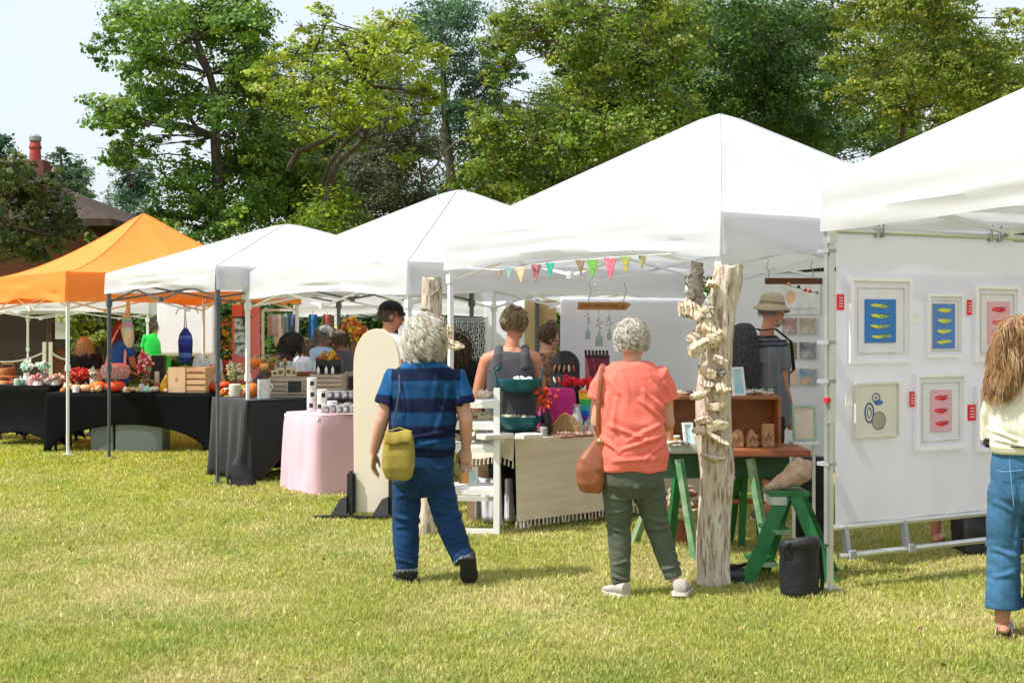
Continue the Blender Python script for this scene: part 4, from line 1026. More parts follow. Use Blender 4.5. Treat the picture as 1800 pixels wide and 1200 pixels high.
def person(label, px, Z0, J, shirt_secs, smat, sleeve=.55, sl_r=(.075, .068, .066), skinm=SK_L, arm=(.048, .040, .027), leg=(.085, .058, .05, .036),
           pants=None, pmat=None, pr=(.1, .085, .068, .06), yaw=0.0, head_yaw=0.0, pitch=0.0, roll=0.0, hs=1.0, voxel=.009, seed=0, shirt_fold=.006, hands=None, legs=True,
           neck_r=.052, pants_secs=None, group=None, cuff=None, face=False, sv=None, extra_body=None, shirt_extra=None, pant_fold=.006, pants_to=1.0, creases=(), pcreases=()):
    """J: joints by photo pixel with a depth offset from Z0: name -> (px, py, dy)"""
    random.seed(100 + seed)
    ground_py = 560 + EYE * F / Z0
    root = thing('person', label, 'person', W(px, ground_py, Z0), 0, group); o = root.location.copy()
    def L(a): return W(a[0], a[1], Z0 + (a[2] if len(a) > 2 else 0)) - o
    q = {k: L(v) for k, v in J.items()}
    k_px = Z0 / F
    secs = [(L(sx[:2] + (sx[4] if len(sx) > 4 else 0,)), sx[2] * k_px, sx[3], yaw) for sx in shirt_secs]
    Rh = Euler((pitch, roll, head_yaw), 'ZXY' if False else 'XYZ').to_matrix() if not (pitch and head_yaw) else (Matrix.Rotation(head_yaw, 3, 'Z') @ Matrix.Rotation(roll, 3, 'Y') @ Matrix.Rotation(pitch, 3, 'X'))
    b = MB()
    head_pieces(b, q['head'], Rh, hs)
    b.tube([q['nb'] + Vector((0, 0, -.06)), q['nb'], q['nb'].lerp(q['head'], .45), q['head'] + Rh @ Vector((0, -.015, -.02))], [neck_r * 1.25, neck_r * 1.08, neck_r, neck_r * .95], 14)
    torso(b, [(c, max(.03, rx - .016), max(.03, ry - .014), yw) for c, rx, ry, yw in secs])
    for sd_ in 'LR':
        if 'sh' + sd_ in q:
            pts = [q['sh' + sd_], q['sh' + sd_].lerp(q['el' + sd_], .5), q['el' + sd_], q['el' + sd_].lerp(q['wr' + sd_], .35), q['wr' + sd_]]
            b.tube(pts, [arm[0] * 1.05, arm[0], arm[1], arm[1] * .98, arm[2]], 12, round_caps=True)
            if hands and sd_ in hands:
                hd = hands[sd_]; hand(b, q['wr' + sd_], *hd[:3], **(hd[3] if len(hd) > 3 else {}))
        if legs and 'hip' + sd_ in q:
            pts = [q['hip' + sd_], q['hip' + sd_].lerp(q['kn' + sd_], .5), q['kn' + sd_], q['kn' + sd_].lerp(q['an' + sd_], .35), q['an' + sd_]]
            b.tube(pts, [leg[0], leg[0] * .9, leg[1], leg[2] * 1.1, leg[3]], 12, round_caps=True)
    if extra_body: extra_body(b, q, L)
    link('body', voxel_mesh(b, 'body', voxel, 4, skinm), root)
    if face: face_parts(root, q['head'], Rh, hs)
    sv = sv or voxel
    if smat:
        sh = MB(); torso(sh, secs)
        if sleeve:
            for sd_ in 'LR':
                if 'sh' + sd_ not in q: continue
                a, e, wv = q['sh' + sd_], q['el' + sd_], q['wr' + sd_]
                inn = secs[-2][0].lerp(a, .55); inn.z = a.z - .01
                if sleeve <= 1: pts = [inn, a, a.lerp(e, sleeve * .55), a.lerp(e, sleeve)]; rr = [sl_r[0] * .9, sl_r[0], sl_r[1], sl_r[2]]
                else: pts = [inn, a, a.lerp(e, .5), e, e.lerp(wv, (sleeve - 1) * .5), e.lerp(wv, sleeve - 1)]; rr = [sl_r[0] * .9, sl_r[0], sl_r[1], sl_r[1] * .95, sl_r[2], sl_r[2] * .85]
                sh.tube(pts, rr, 14)
        if shirt_extra: shirt_extra(sh, q, L)
        link('shirt', voxel_mesh(sh, 'shirt', sv, 3, smat, with_creases(cloth_fold(shirt_fold, seed * 3.1 + 1), creases, L, k_px) if shirt_fold else None), root)
    if pmat:
        pm = MB()
        if pants_secs: torso(pm, [(L(sx[:2] + (sx[4] if len(sx) > 4 else 0,)), sx[2] * k_px, sx[3], yaw) for sx in pants_secs])
        kn = []
        for sd_ in 'LR':
            if 'hip' + sd_ not in q: continue
            h_, k_, a_ = q['hip' + sd_], q['kn' + sd_], q['an' + sd_]
            if pants_to < 1: a_ = k_.lerp(a_, pants_to)
            pm.tube([h_ + Vector((0, 0, .06)), h_, h_.lerp(k_, .55), k_, k_.lerp(a_, .5), a_], [pr[0] * .8, pr[0], (pr[0] + pr[1]) / 2, pr[1], (pr[1] * .5 + pr[2] * .5), pr[3]], 16)
            kn += [(k_, .13), (a_ + Vector((0, 0, .05)), .09), (h_ + Vector((0, 0, -.03)), .11)]
        link('trousers', voxel_mesh(pm, 'trousers', sv, 3, pmat, with_creases(leg_fold(pant_fold, kn, seed), pcreases, L, k_px) if pant_fold else None), root)
    return root, q, L, Rh, secs
# ------------------------------------------------------------------ materials of clothes
def band_mat(name, bands, zscale=1.0, var=.10, sleeve=None):
    """bands: list of (z from, colour) sorted upwards, object space"""
    m = bpy.data.materials.new(name); m.use_nodes = True; nt = m.node_tree; b = nt.nodes['Principled BSDF']; b.inputs['Roughness'].default_value = .85; b.inputs['Specular IOR Level'].default_value = .15
    tc = nt.nodes.new('ShaderNodeTexCoord'); sx = nt.nodes.new('ShaderNodeSeparateXYZ'); nt.links.new(tc.outputs['Object'], sx.inputs[0])
    nz = nt.nodes.new('ShaderNodeTexNoise'); nz.inputs['Scale'].default_value = 5; nt.links.new(tc.outputs['Object'], nz.inputs['Vector'])
    md = nt.nodes.new('ShaderNodeMath'); md.operation = 'MULTIPLY_ADD'; md.inputs[1].default_value = .035; nt.links.new(nz.outputs['Fac'], md.inputs[0]); nt.links.new(sx.outputs[2], md.inputs[2])
    mr = nt.nodes.new('ShaderNodeMapRange'); mr.inputs[1].default_value = 0; mr.inputs[2].default_value = 2; nt.links.new(md.outputs[0], mr.inputs[0])
    cr = nt.nodes.new('ShaderNodeValToRGB'); cr.color_ramp.interpolation = 'LINEAR'; els = cr.color_ramp.elements
    pts = []
    for i, (z, c) in enumerate(bands):
        z0 = (z + .0175) / 2; z1 = ((bands[i + 1][0] if i + 1 < len(bands) else 2) + .0175) / 2
        pts += [(max(0, z0 + .002), c), (min(1, z1 - .002), c)]
    els[0].position = pts[0][0]; els[0].color = pts[0][1] + (1,)
    els[1].position = pts[-1][0]; els[1].color = pts[-1][1] + (1,)
    for p, c in pts[1:-1]:
        e = els.new(p); e.color = c + (1,)
    nt.links.new(mr.outputs[0], cr.inputs[0])
    col = cr.outputs[0]
    if sleeve:      # the sleeves carry their own bands: (|x| from, z split, upper colour, lower colour)
        ab = nt.nodes.new('ShaderNodeMath'); ab.operation = 'ABSOLUTE'; nt.links.new(sx.outputs[0], ab.inputs[0])
        gx = nt.nodes.new('ShaderNodeMath'); gx.operation = 'GREATER_THAN'; gx.inputs[1].default_value = sleeve[0]; nt.links.new(ab.outputs[0], gx.inputs[0])
        gz = nt.nodes.new('ShaderNodeMath'); gz.operation = 'GREATER_THAN'; gz.inputs[1].default_value = sleeve[1] + .0175; nt.links.new(md.outputs[0], gz.inputs[0])
        m1 = nt.nodes.new('ShaderNodeMix'); m1.data_type = 'RGBA'; m1.inputs[6].default_value = sleeve[3] + (1,); m1.inputs[7].default_value = sleeve[2] + (1,); nt.links.new(gz.outputs[0], m1.inputs[0])
        m2 = nt.nodes.new('ShaderNodeMix'); m2.data_type = 'RGBA'; nt.links.new(gx.outputs[0], m2.inputs[0]); nt.links.new(col, m2.inputs[6]); nt.links.new(m1.outputs[2], m2.inputs[7]); col = m2.outputs[2]
    wv = nt.nodes.new('ShaderNodeTexNoise'); wv.inputs['Scale'].default_value = 1; mp = nt.nodes.new('ShaderNodeMapping'); mp.inputs['Scale'].default_value = (28, 6, 1.5)
    nt.links.new(tc.outputs['Object'], mp.inputs[0]); nt.links.new(mp.outputs[0], wv.inputs['Vector'])
    r2 = nt.nodes.new('ShaderNodeMapRange'); r2.inputs[1].default_value = .3; r2.inputs[2].default_value = .7; r2.inputs[3].default_value = 1 - var * 2; r2.inputs[4].default_value = 1 + var * 2
    nt.links.new(wv.outputs['Fac'], r2.inputs[0])
    mu = nt.nodes.new('ShaderNodeMix'); mu.data_type = 'RGBA'; mu.blend_type = 'MULTIPLY'; mu.inputs[0].default_value = 1
    nt.links.new(col, mu.inputs[6]); nt.links.new(r2.outputs[0], mu.inputs[7]); nt.links.new(mu.outputs[2], b.inputs['Base Color'])
    _M[name] = m; return m
NAVY = (.006, .012, .040); BLU = (.008, .050, .135); BLU2 = (.012, .088, .23)
zz = lambda y: (1023 - y) / 289.0
STRIPE = band_mat('blue_striped_jersey', [(0, NAVY), (zz(786), BLU), (zz(768), NAVY), (zz(745), BLU), (zz(722), NAVY), (zz(697), BLU), (zz(668), NAVY), (zz(646), BLU2)], sleeve=(.208, zz(692), BLU2, NAVY))
JEAN = fabric('dark_blue_denim', (.008, .038, .105), var=.30, scale=5, bump=.35, bscale=260)
JEAN2 = fabric('mid_blue_denim', (.042, .125, .225), var=.28, scale=5, bump=.35, bscale=260)
CORAL = fabric('coral_jersey', (.78, .17, .125), var=.05, scale=5)
OLIVE = fabric('olive_cotton', (.085, .10, .07), var=.14, scale=6)
CREAM = fabric('cream_knit', (.74, .70, .58), var=.05)
CHAR = fabric('charcoal_jersey', (.075, .075, .085), var=.08)
WHITEF = fabric('white_cotton', (.72, .73, .75), var=.05)
BLACKF = fabric('black_cotton', (.014, .014, .017), var=.2)
GREYHAIR = [(.70, .64, .55), (.52, .46, .38), (.82, .78, .70), (.30, .26, .21)]
SOLE_B = M('black_rubber', (.016, .016, .018), rough=.7); SOLE_W = M('off_white_rubber', (.62, .58, .52), rough=.7)
SHOE_B = M('black_suede', (.02, .02, .024), rough=.8); SHOE_P = M('pale_canvas', (.48, .42, .38), rough=.85, var=.1)
up3 = Vector((0, 0, 1))

# ------------------------------------------------------------------ woman in blue stripes, walking away
J = dict(head=(746, 597, .02), nb=(746, 645, -.01), shL=(694, 668, 0), elL=(671, 740, -.02), wrL=(657, 794, .04), shR=(802, 668, 0), elR=(819, 738, -.03), wrR=(819, 786, .03),
         hipL=(717, 838, 0), knL=(713, 920, .03), anL=(715, 1000, 0), hipR=(768, 838, 0), knR=(784, 905, .02), anR=(815, 984, -.14))
secs = [(742, 800, 55, .150), (742, 785, 58, .155), (742, 750, 57.5, .150), (744, 710, 57, .140), (745, 675, 60, .125), (746, 652, 53, .105), (746, 636, 33, .08), (746, 628, 22, .065)]
wrl = (-.06, .05, -1)
bw, q, L, Rh, sc_ = person('grey haired woman in blue striped shirt and jeans walking away with a khaki bag', 750, 8.16, J, secs, STRIPE, sleeve=.60, sl_r=(.080, .078, .080), skinm=SK_L,
    arm=(.050, .042, .029), pmat=JEAN, pr=(.094, .082, .074, .064), pants_secs=[(742, 872, 26, .09), (742, 845, 54, .14), (742, 815, 56, .148), (742, 780, 52, .135)], voxel=.0065, seed=1, shirt_fold=.010, pant_fold=.0055,
    creases=[(700, 690, 720, 760, 7, .010), (790, 680, 770, 760, 7, .010), (700, 770, 790, 755, 5, .010), (735, 780, 800, 765, 5, .010), (690, 745, 740, 772, 5, .009), (760, 700, 800, 740, 5, .008), (715, 665, 725, 720, 6, .007), (770, 660, 765, 710, 6, .007), (680, 680, 690, 720, 5, .01), (806, 690, 812, 720, 5, .01)],
    pcreases=[(700, 870, 738, 860, 5, .009), (694, 905, 738, 915, 5, .010), (698, 925, 736, 918, 4, .010), (748, 862, 800, 875, 5, .010), (760, 893, 812, 905, 5, .011), (768, 915, 815, 905, 4, .010), (742, 830, 735, 870, 5, .012), (700, 980, 730, 988, 4, .008), (790, 950, 826, 940, 4, .008), (770, 820, 798, 815, 4, .006)],
    hands=dict(L=((-.05, .10, -1), (1, -.2, 0), (.3, 1, 0), dict(curl=.33)), R=((0, .02, -1), (.1, 1, 0), (-1, .1, 0), dict(curl=.20, spread=.9))))
g = GREYHAIR
hair(bw, q['head'] + Vector((0, 0, .005)), Rh, g, N=9000, L=.125, seg=14, curl=.014, freq=11, puff=.026, grav=.30, lift=.7, radius=.0012, locks=150, lockf=.6, face_cut=.45, lo=-.52, capcol=(.36, .32, .27), er=(.088, .104, .106))

for sd_, c0 in (('L', q['anL']), ('R', q['anR'])):
    ax = (q['an' + sd_] - q['kn' + sd_]).normalized(); xx = ax.orthogonal().normalized(); yy = ax.cross(xx)
    m = MB()
    for k in range(70):
        a = 2 * PI * k / 70; p = c0 + (xx * math.cos(a) + yy * math.sin(a)) * .064 + ax * .0
        m.tube([p - ax * .004, p + ax * random.uniform(.006, .016) + Vector((random.uniform(-.004, .004), random.uniform(-.004, .004), 0))], [.0018, .0008], 3)
    m.obj('frayed_hem', M('pale_threads', (.45, .5, .56)), bw)
shoe(bw, Vector((L((726, 1020, -.04)).x, -.04, 0)), Vector((L((694, 1020, 0)).x, .13, 0)), SHOE_B, SOLE_B, w=.045, h=.075)
hl = L((822, 982, -.20)); te = Vector((L((826, 1020, 0)).x, -.10, .012))
shoe(bw, hl, te, SHOE_B, SOLE_B, w=.048, h=.085, up=(0, .95, .35))
# shoulder strap
MB().tube([q['shL'] + Vector((.05, .04, .075)), q['shL'] + Vector((.035, -.075, .055)), L((702, 690, -.150)), L((693, 740, -.172)), L((690, 775, -.176))], [.0065] * 5, 6, flat=.4).obj('bag_strap', M('strap_dark', (.03, .04, .06)), bw)
KHAKI = fabric('khaki_canvas', (.30, .235, .05), var=.12, scale=9, bump=.3)
kb = thing('shoulder_bag', 'khaki canvas bag at the left hip of the woman in blue stripes', 'bag', bw.location + L((700, 845, -.2)))
m = MB(); o = kb.location - bw.location
ringsk = []
for (py, hw, dp, cx) in ((843, 15, .035, 703), (838, 23, .055, 702), (820, 27.5, .068, 700), (800, 27.5, .064, 700.5), (780, 26, .05, 701), (768, 24.5, .034, 701), (762, 23.5, .026, 701.5)):
    c = L((cx, py, -.235)) - o; hw_ = hw / 289.
    ringsk.append([c + Vector((hw_ * math.copysign(abs(math.cos(a)) ** .6, math.cos(a)), dp * math.copysign(abs(math.sin(a)) ** .6, math.sin(a)), 0)) for a in [2 * PI * k / 24 for k in range(24)]])
m.rings(ringsk)
link('bag_body', voxel_mesh(m, 'bag_body', .007, 3, KHAKI, cloth_fold(.006, 9, 12, 16, 10)), kb)
fl = MB()
def flap(a, t):
    p = L((678 + 47 * a, 760 + t * 18 + 2 * math.sin(a * 6), -.235)) - o
    return p + Vector((0, -.036 - .030 * math.sin(min(1, t * 1.3) * PI / 2) - .002 * math.sin(a * 17), .012 * (1 - t)))
fl.grid(flap, 14, 6); fm = fl.obj('flap', KHAKI, kb, smooth=True); sm_ = fm.modifiers.new('t', 'SOLIDIFY'); sm_.thickness = .004
MB().tube([L((702, 758, -.235)) - o + Vector((-.07, 0, 0)), L((702, 752, -.22)) - o, L((702, 758, -.235)) - o + Vector((.07, 0, 0))], .006, 6).obj('loop', KHAKI, kb)
# plastic cup of beer held by the rim
cp_ = thing('beer_cup', 'clear plastic cup of amber beer held from above by the woman in blue stripes', 'cup', bw.location + L((815, 851, .035)))
MB().lathe([(.026, 0), (.030, .004), (.040, .118), (.0425, .120), (.039, .117), (.0285, .008)], n=22).obj('cup', glass('clear_plastic', mixf=.93), cp_, smooth=True)
MB().lathe([(.0005, .008), (.0275, .008), (.0345, .075), (.0005, .075)], n=22).obj('beer', M('beer', (.90, .34, .012), rough=.15), cp_, smooth=True)

# ------------------------------------------------------------------ woman in coral shirt
J = dict(head=(1111, 602, .03), nb=(1111, 642, 0), shL=(1068, 664, .01), elL=(1050, 742, .03), wrL=(1078, 762, .26), shR=(1157, 664, .01), elR=(1174, 744, .05), wrR=(1168, 752, .28),
         hipL=(1086, 850, 0), knL=(1088, 930, .03), anL=(1091, 1024, 0), hipR=(1139, 850, 0), knR=(1157, 932, .06), anR=(1184, 1014, .02))
secs = [(1112, 825, 58, .152), (1112, 800, 61, .160), (1112, 765, 58, .155), (1112, 720, 54.5, .142), (1112, 685, 54.5, .130), (1112, 660, 52, .112), (1111, 644, 43, .092), (1111, 637, 36, .08)]
cw, q, L, Rh, sc_ = person('woman with short grey hair in coral shirt and olive trousers seen from behind', 1125, 7.74, J, secs, CORAL, sleeve=.50, sl_r=(.084, .084, .090), skinm=SK_L,
    arm=(.050, .042, .029), pmat=OLIVE, pr=(.092, .068, .058, .050), pants_secs=[(1112, 875, 24, .09), (1112, 850, 52, .14), (1112, 810, 55, .146)], voxel=.0065, seed=2, shirt_fold=.012, pant_fold=.006,
    creases=[(1070, 745, 1130, 768, 6, .014), (1090, 785, 1165, 760, 5, .013), (1100, 770, 1170, 735, 5, .011), (1120, 700, 1168, 740, 5, .012), (1128, 685, 1165, 720, 5, .011), (1064, 690, 1078, 750, 6, .013), (1080, 700, 1075, 760, 6, .010), (1055, 765, 1085, 790, 5, .013), (1075, 805, 1150, 800, 6, .010), (1140, 670, 1162, 700, 5, .010), (1065, 660, 1085, 690, 6, .009), (1130, 800, 1168, 770, 5, .010), (1090, 650, 1100, 700, 7, .006), (1060, 680, 1045, 720, 4, .010), (1165, 670, 1180, 700, 4, .010)],
    pcreases=[(1065, 870, 1108, 880, 5, .010), (1068, 900, 1106, 892, 4, .010), (1068, 925, 1104, 935, 4, .012), (1120, 880, 1172, 868, 5, .011), (1125, 905, 1175, 918, 5, .011), (1135, 930, 1180, 925, 4, .012), (1115, 850, 1122, 890, 5, .012), (1075, 1010, 1105, 1018, 4, .011), (1165, 1000, 1200, 990, 4, .011), (1078, 990, 1105, 982, 4, .008)], head_yaw=-.35,
    hands=dict(L=((.5, .8, -.1), (0, .1, -1), (.8, -.5, 0)), R=((-.4, .8, .1), (-.3, .1, -1), (-.8, -.5, 0))))
hair(cw, q['head'] + Vector((0, 0, .008)), Rh, [(.74, .70, .64), (.85, .82, .78), (.46, .40, .34), (.26, .215, .18)], N=8000, L=.048, seg=9, curl=.008, freq=30, puff=.013, grav=.22, lift=.8, radius=.0011, locks=320, lockf=.65, face_cut=.5, lo=-.48, capcol=(.40, .35, .30), er=(.073, .092, .094))
sh1 = shoe(cw, Vector((L((1100, 1045, 0)).x, -.05, 0)), Vector((L((1066, 1048, 0)).x, .10, 0)), SHOE_P, SOLE_W, w=.045, h=.075)
sh2 = shoe(cw, Vector((L((1193, 1045, -.06)).x, -.085, .018)), Vector((L((1212, 1048, 0)).x, .17, 0)), SHOE_P, SOLE_W, w=.046, h=.08)
TAN = M('tan_leather', (.27, .085, .034), rough=.5, var=.18, scale=7, bump=.25, bscale=40, spec=.4)
tb = thing('shoulder_bag', 'tan leather tote hanging from the left shoulder of the woman in coral', 'bag', cw.location + L((1042, 862, -.02)))
o = tb.location - cw.location
ringsk = []
for (py, hw, dp, cx, zz_) in ((865, 12, .035, 1042, 0), (861, 19, .05, 1039, 0), (848, 23, .062, 1037, 0), (822, 26, .062, 1039, 0), (804, 23, .05, 1042, 0), (788, 15, .034, 1047, 0), (776, 8, .022, 1051, 0), (768, 5, .016, 1053, 0)):
    c = L((cx, py, -.04)) - o; hw_ = hw / 304.
    ringsk.append([c + Vector((hw_ * math.copysign(abs(math.cos(a)) ** .7, math.cos(a)), dp * math.copysign(abs(math.sin(a)) ** .7, math.sin(a)), 0)) for a in [2 * PI * k / 22 for k in range(22)]])
link('bag_body', voxel_mesh(MB().rings(ringsk), 'bag_body', .006, 2, TAN, cloth_fold(.008, 4, 14, 8, 11)), tb)
MB().tube([L((1052, 775, -.05)) - o, L((1052, 720, -.075)) - o, L((1055, 675, -.085)) - o, L((1058, 648, -.05)) - o, L((1060, 640, .02)) - o, L((1050, 660, .13)) - o, L((1043, 720, .12)) - o, L((1050, 775, .01)) - o], [.014] * 8, 8, flat=.3, ref=(1, 0, 0)).obj('strap', TAN, tb, smooth=True)
MB().ell(L((1055, 776, -.09)) - o, (.022, .012, .018), 10, 7).obj('buckle', M('brass', (.5, .36, .16), rough=.3, metal=.9), tb, smooth=True)

# ------------------------------------------------------------------ woman with long brown hair at the right edge
J = dict(head=(1798, 604, 0), nb=(1798, 655, -.02), shL=(1752, 684, 0), elL=(1742, 765, .10), wrL=(1780, 790, .30), shR=(1850, 684, 0), elR=(1862, 765, .10), wrR=(1830, 790, .30),
         hipL=(1770, 862, 0), knL=(1764, 960, .02), anL=(1762, 1092, 0), hipR=(1828, 862, 0), knR=(1832, 960, -.03), anR=(1830, 1098, -.06))
secs = [(1797, 794, 53, .135), (1797, 782, 58, .150), (1797, 750, 58, .150), (1798, 710, 56, .13), (1798, 685, 54, .115), (1798, 665, 42, .09), (1798, 652, 26, .07)]
rw, q, L, Rh, sc_ = person('woman with long wavy brown hair, cream top and wide cropped jeans at the right edge', 1797, 6.75, J, secs, CREAM, sleeve=1.5, sl_r=(.068, .06, .05), skinm=SK_T,
    arm=(.044, .036, .026), leg=(.085, .056, .05, .036), pmat=JEAN2, pr=(.092, .082, .083, .086), pants_secs=[(1798, 905, 22, .08), (1798, 870, 54, .13), (1798, 820, 54, .13), (1798, 785, 50, .115)], pants_to=.82, voxel=.0065, seed=3, shirt_fold=.010, pant_fold=.007, head_yaw=-.25,
    creases=[(1745, 770, 1800, 785, 5, .012), (1742, 755, 1780, 775, 5, .010), (1750, 720, 1765, 770, 6, .009), (1780, 740, 1800, 780, 6, .008)], pcreases=[(1745, 880, 1780, 900, 7, .008), (1740, 960, 1778, 975, 7, .010), (1745, 1010, 1775, 1000, 6, .009), (1785, 850, 1778, 960, 6, .010)])
BRN = [(.30, .155, .07), (.46, .28, .14), (.16, .075, .032), (.64, .43, .24)]
def swing(path, t, d):
    path[:, :, 0] = path[:, :, 0] * (1 - .38 * t) - (t ** 1.15) * .125; path[:, :, 1] -= (t ** .7) * .05; return path
hair(rw, q['head'], Rh, BRN, N=9000, L=.31, seg=20, curl=.016, freq=5.5, puff=.016, grav=.42, lift=.3, radius=.0013, locks=60, lockf=.72, face_cut=.45, lo=-.45, capcol=(.15, .07, .032), extra=swing, er=(.082, .102, .106))
SAND = M('white_strap', (.66, .6, .55), rough=.6)
for (x_, ax, y_) in ((1762, 1790, 0), (1830, 1846, -.06)):
    hx = L((x_ - 4, 1118, y_)).x; txx = L((ax, 1118, y_)).x
    so = MB(); P_ = [Vector((hx, y_ - .05, .012)), Vector((txx, y_ + .17, .012))]; d = (P_[1] - P_[0]).normalized(); x = Vector((d.y, -d.x, 0))
    so.rings([[P_[0].lerp(P_[1], t) + x * w * sgn + Vector((0, 0, h)) for sgn, h in ((1, -.010), (1, .008), (-1, .008), (-1, -.010))] for t, w in ((-.05, .025), (.05, .036), (.4, .034), (.7, .046), (.93, .040), (1.03, .02))])
    s_ = so.obj('sandal', M('sandal_sole', (.10, .065, .05)), rw)
    ft = MB().tube([P_[0] + Vector((0, 0, .035)), P_[0].lerp(P_[1], .4) + Vector((0, 0, .04)), P_[0].lerp(P_[1], .75) + Vector((0, 0, .028)), P_[0].lerp(P_[1], .97) + Vector((0, 0, .02))], [.030, .034, .036, .024], 12, flat=.7, round_caps=True)
    link('foot', voxel_mesh(ft, 'foot', .007, 2, SK_T), rw)
    for t in (.12, .5, .72):
        c = P_[0].lerp(P_[1], t); MB().tube([c + x * .040 + Vector((0, 0, .002)), c + x * .034 + Vector((0, 0, .042)), c + Vector((0, 0, .070 if t < .6 else .058)) + d * .015, c - x * .034 + Vector((0, 0, .042)), c - x * .040 + Vector((0, 0, .002))], [.011] * 5, 6, flat=.35, ref=tuple(d)).obj('strap', SAND, s_, smooth=True)
bp_ = thing('belt_pouch', 'black pouch at the waist of the long haired woman', 'pouch', rw.location + L((1748, 790, .06)))
o = bp_.location - rw.location
MB().box(L((1748, 778, .04)) - o, (.10, .06, .045)).obj('pouch', M('black_leather', (.02, .02, .022), rough=.45), bp_, bevel=.008)
MB().tube([L((1735, 779, .01)) - o, L((1760, 783, -.08)) - o, L((1797, 786, -.158)) - o, L((1840, 783, -.10)) - o], .012, 6, flat=.3).obj('strap', M('black_leather', (.02,) * 3), bp_)
# seams of the jeans
SEAM = M('pale_seam', (.16, .33, .54), rough=.9)
MB().tube([L((1774, 806, -.128)), L((1778, 850, -.135)), L((1782, 890, -.128))], .0022, 5).tube([L((1752, 826, -.10)), L((1765, 829, -.125)), L((1798, 826, -.137))], .0022, 5).obj('jeans_seam', SEAM, rw)
# ------------------------------------------------------------------ other visitors and stall holders
CAPB = fabric('black_cap', (.012, .012, .014)); KHH = fabric('khaki_hat', (.42, .36, .24), var=.08)
def prof(label, px, Z0, hy, facing, shirt, skinm, hcols, seed, tw=50, lean=0, pmat=None, arms=True, hair_kw=None, face=True, sleeve=.55, pitch=-.25, yaw=None, hs=1.0, belly=0, feet=True, hx=0, sw=None, bare=False):
    """generic standing figure; hy = pixel row of the head centre, facing = yaw of the head (0 = away, -pi/2 = right, pi/2 = left, pi = towards camera)"""
    s = F / Z0; k = s / 100.0; yw = facing * .8 if yaw is None else yaw
    fx = -math.sin(yw); fy = math.cos(yw)                # forward in x (right) and depth
    sxh = math.cos(yw); syh = math.sin(yw)
    def P_(lat, fwd, up): return (px + (lat * sxh + fwd * fx) * s, 560 + (EYE - up) * s, lat * syh + fwd * fy)
    top = EYE - (hy - 560) / s                           # head-centre height
    H = top / .925; lf = lean
    hip = .50 * H; sh = .80 * H
    J = dict(head=P_(hx, lf * 1.25 + .02, top), nb=P_(0, lf * .95, top - .135), shL=P_(-.175, lf * .85, sh), shR=P_(.175, lf * .85, sh))
    J.update(elL=P_(-.225, lf * .85 + .05, sh - .27), wrL=P_(-.15, lf * .85 + .27, sh - .36), elR=P_(.225, lf * .85 + .05, sh - .27), wrR=P_(.15, lf * .85 + .27, sh - .36))
    J.update(hipL=P_(-.085, 0, hip), knL=P_(-.09, .02, .27 * H), anL=P_(-.10, 0, .06), hipR=P_(.085, 0, hip), knR=P_(.09, .02, .27 * H), anR=P_(.10, 0, .06))
    w = (sw or tw / 280.0)
    def S_(up, rx, ry, f): a = P_(0, f, up); return (a[0], a[1], rx * s, ry, a[2])
    secs = [S_(hip - .04, w * .98, .125 + belly, 0), S_(hip + .10, w, .13 + belly, lf * .1), S_(hip + .25, w * .95, .125 + belly * .7, lf * .4), S_(sh - .10, w * 1.0, .12, lf * .75), S_(sh + .0, w * .98, .10, lf * .85), S_(sh + .045, w * .72, .08, lf * .9), S_(sh + .075, .085, .065, lf * .93)]
    r, q, L, Rh, sc = person(label, px, Z0, J, secs, shirt, sleeve=sleeve, skinm=skinm, pmat=pmat, pr=(.095, .078, .068, .058) if pmat else (.1, .1, .1, .1), pants_secs=[S_(hip - .10, .09, .08, 0), S_(hip, w * .9, .12, 0), S_(hip + .08, w * .85, .11, 0)] if pmat else None,
                             pants_to=.72 if bare else 1.0, voxel=.010, seed=seed, head_yaw=facing, pitch=pitch, face=face, yaw=yw, hs=hs,
                             hands=dict(L=((fx * .8 + .2 * sxh, fy * .8 + .2 * syh, -.25), (0, 0, -1), (sxh, syh, 0)), R=((fx * .8 - .2 * sxh, fy * .8 - .2 * syh, -.25), (0, 0, -1), (-sxh, -syh, 0))) if arms else None)
    if hcols: hair(r, q['head'], Rh, hcols, **(hair_kw or dict(N=500, L=.10, seg=6, puff=.010, curl=.004, radius=.004)))
    if pmat and not bare:
        for a in 'LR':
            hp = Vector((q['an' + a].x, q['an' + a].y, 0)); d = Vector((fx, fy, 0)); shoe(r, hp - d * .06, hp + d * .19, SHOE_B, SOLE_B)
    return r, q, L, Rh

def cap(root, c, Rh, mat, s=1.0, brim=.085, name='cap'):
    def h(v): return Vector(c) + Rh @ (Vector(v) * s)
    m = MB(); R = []
    for i in range(8):
        a = i / 7 * PI / 2; R.append([h((.084 * math.cos(a) * math.cos(t), -.006 + .104 * math.cos(a) * math.sin(t), .045 + .085 * math.sin(a) + .001)) for t in [2 * PI * k / 22 for k in range(22)]])
    o = m.rings(R).obj(name, mat, root, smooth=True)
    b = MB()
    def fb(a, t):
        an = (a - .5) * 2.3; r = .098 + brim * t * math.cos(an * .62); x = math.sin(an) * .084 * (1 + t * .12)
        return h((x, math.cos(an) * r - .006, .05 - .022 * t - .012 * (2 * a - 1) ** 2))
    b.grid(fb, 12, 4); bo = b.obj('brim', mat, o, smooth=True); md = bo.modifiers.new('t', 'SOLIDIFY'); md.thickness = .004
    MB().ell(h((0, -.006, .131)), .008 * s, 8, 6).obj('button', mat, o)
    return o

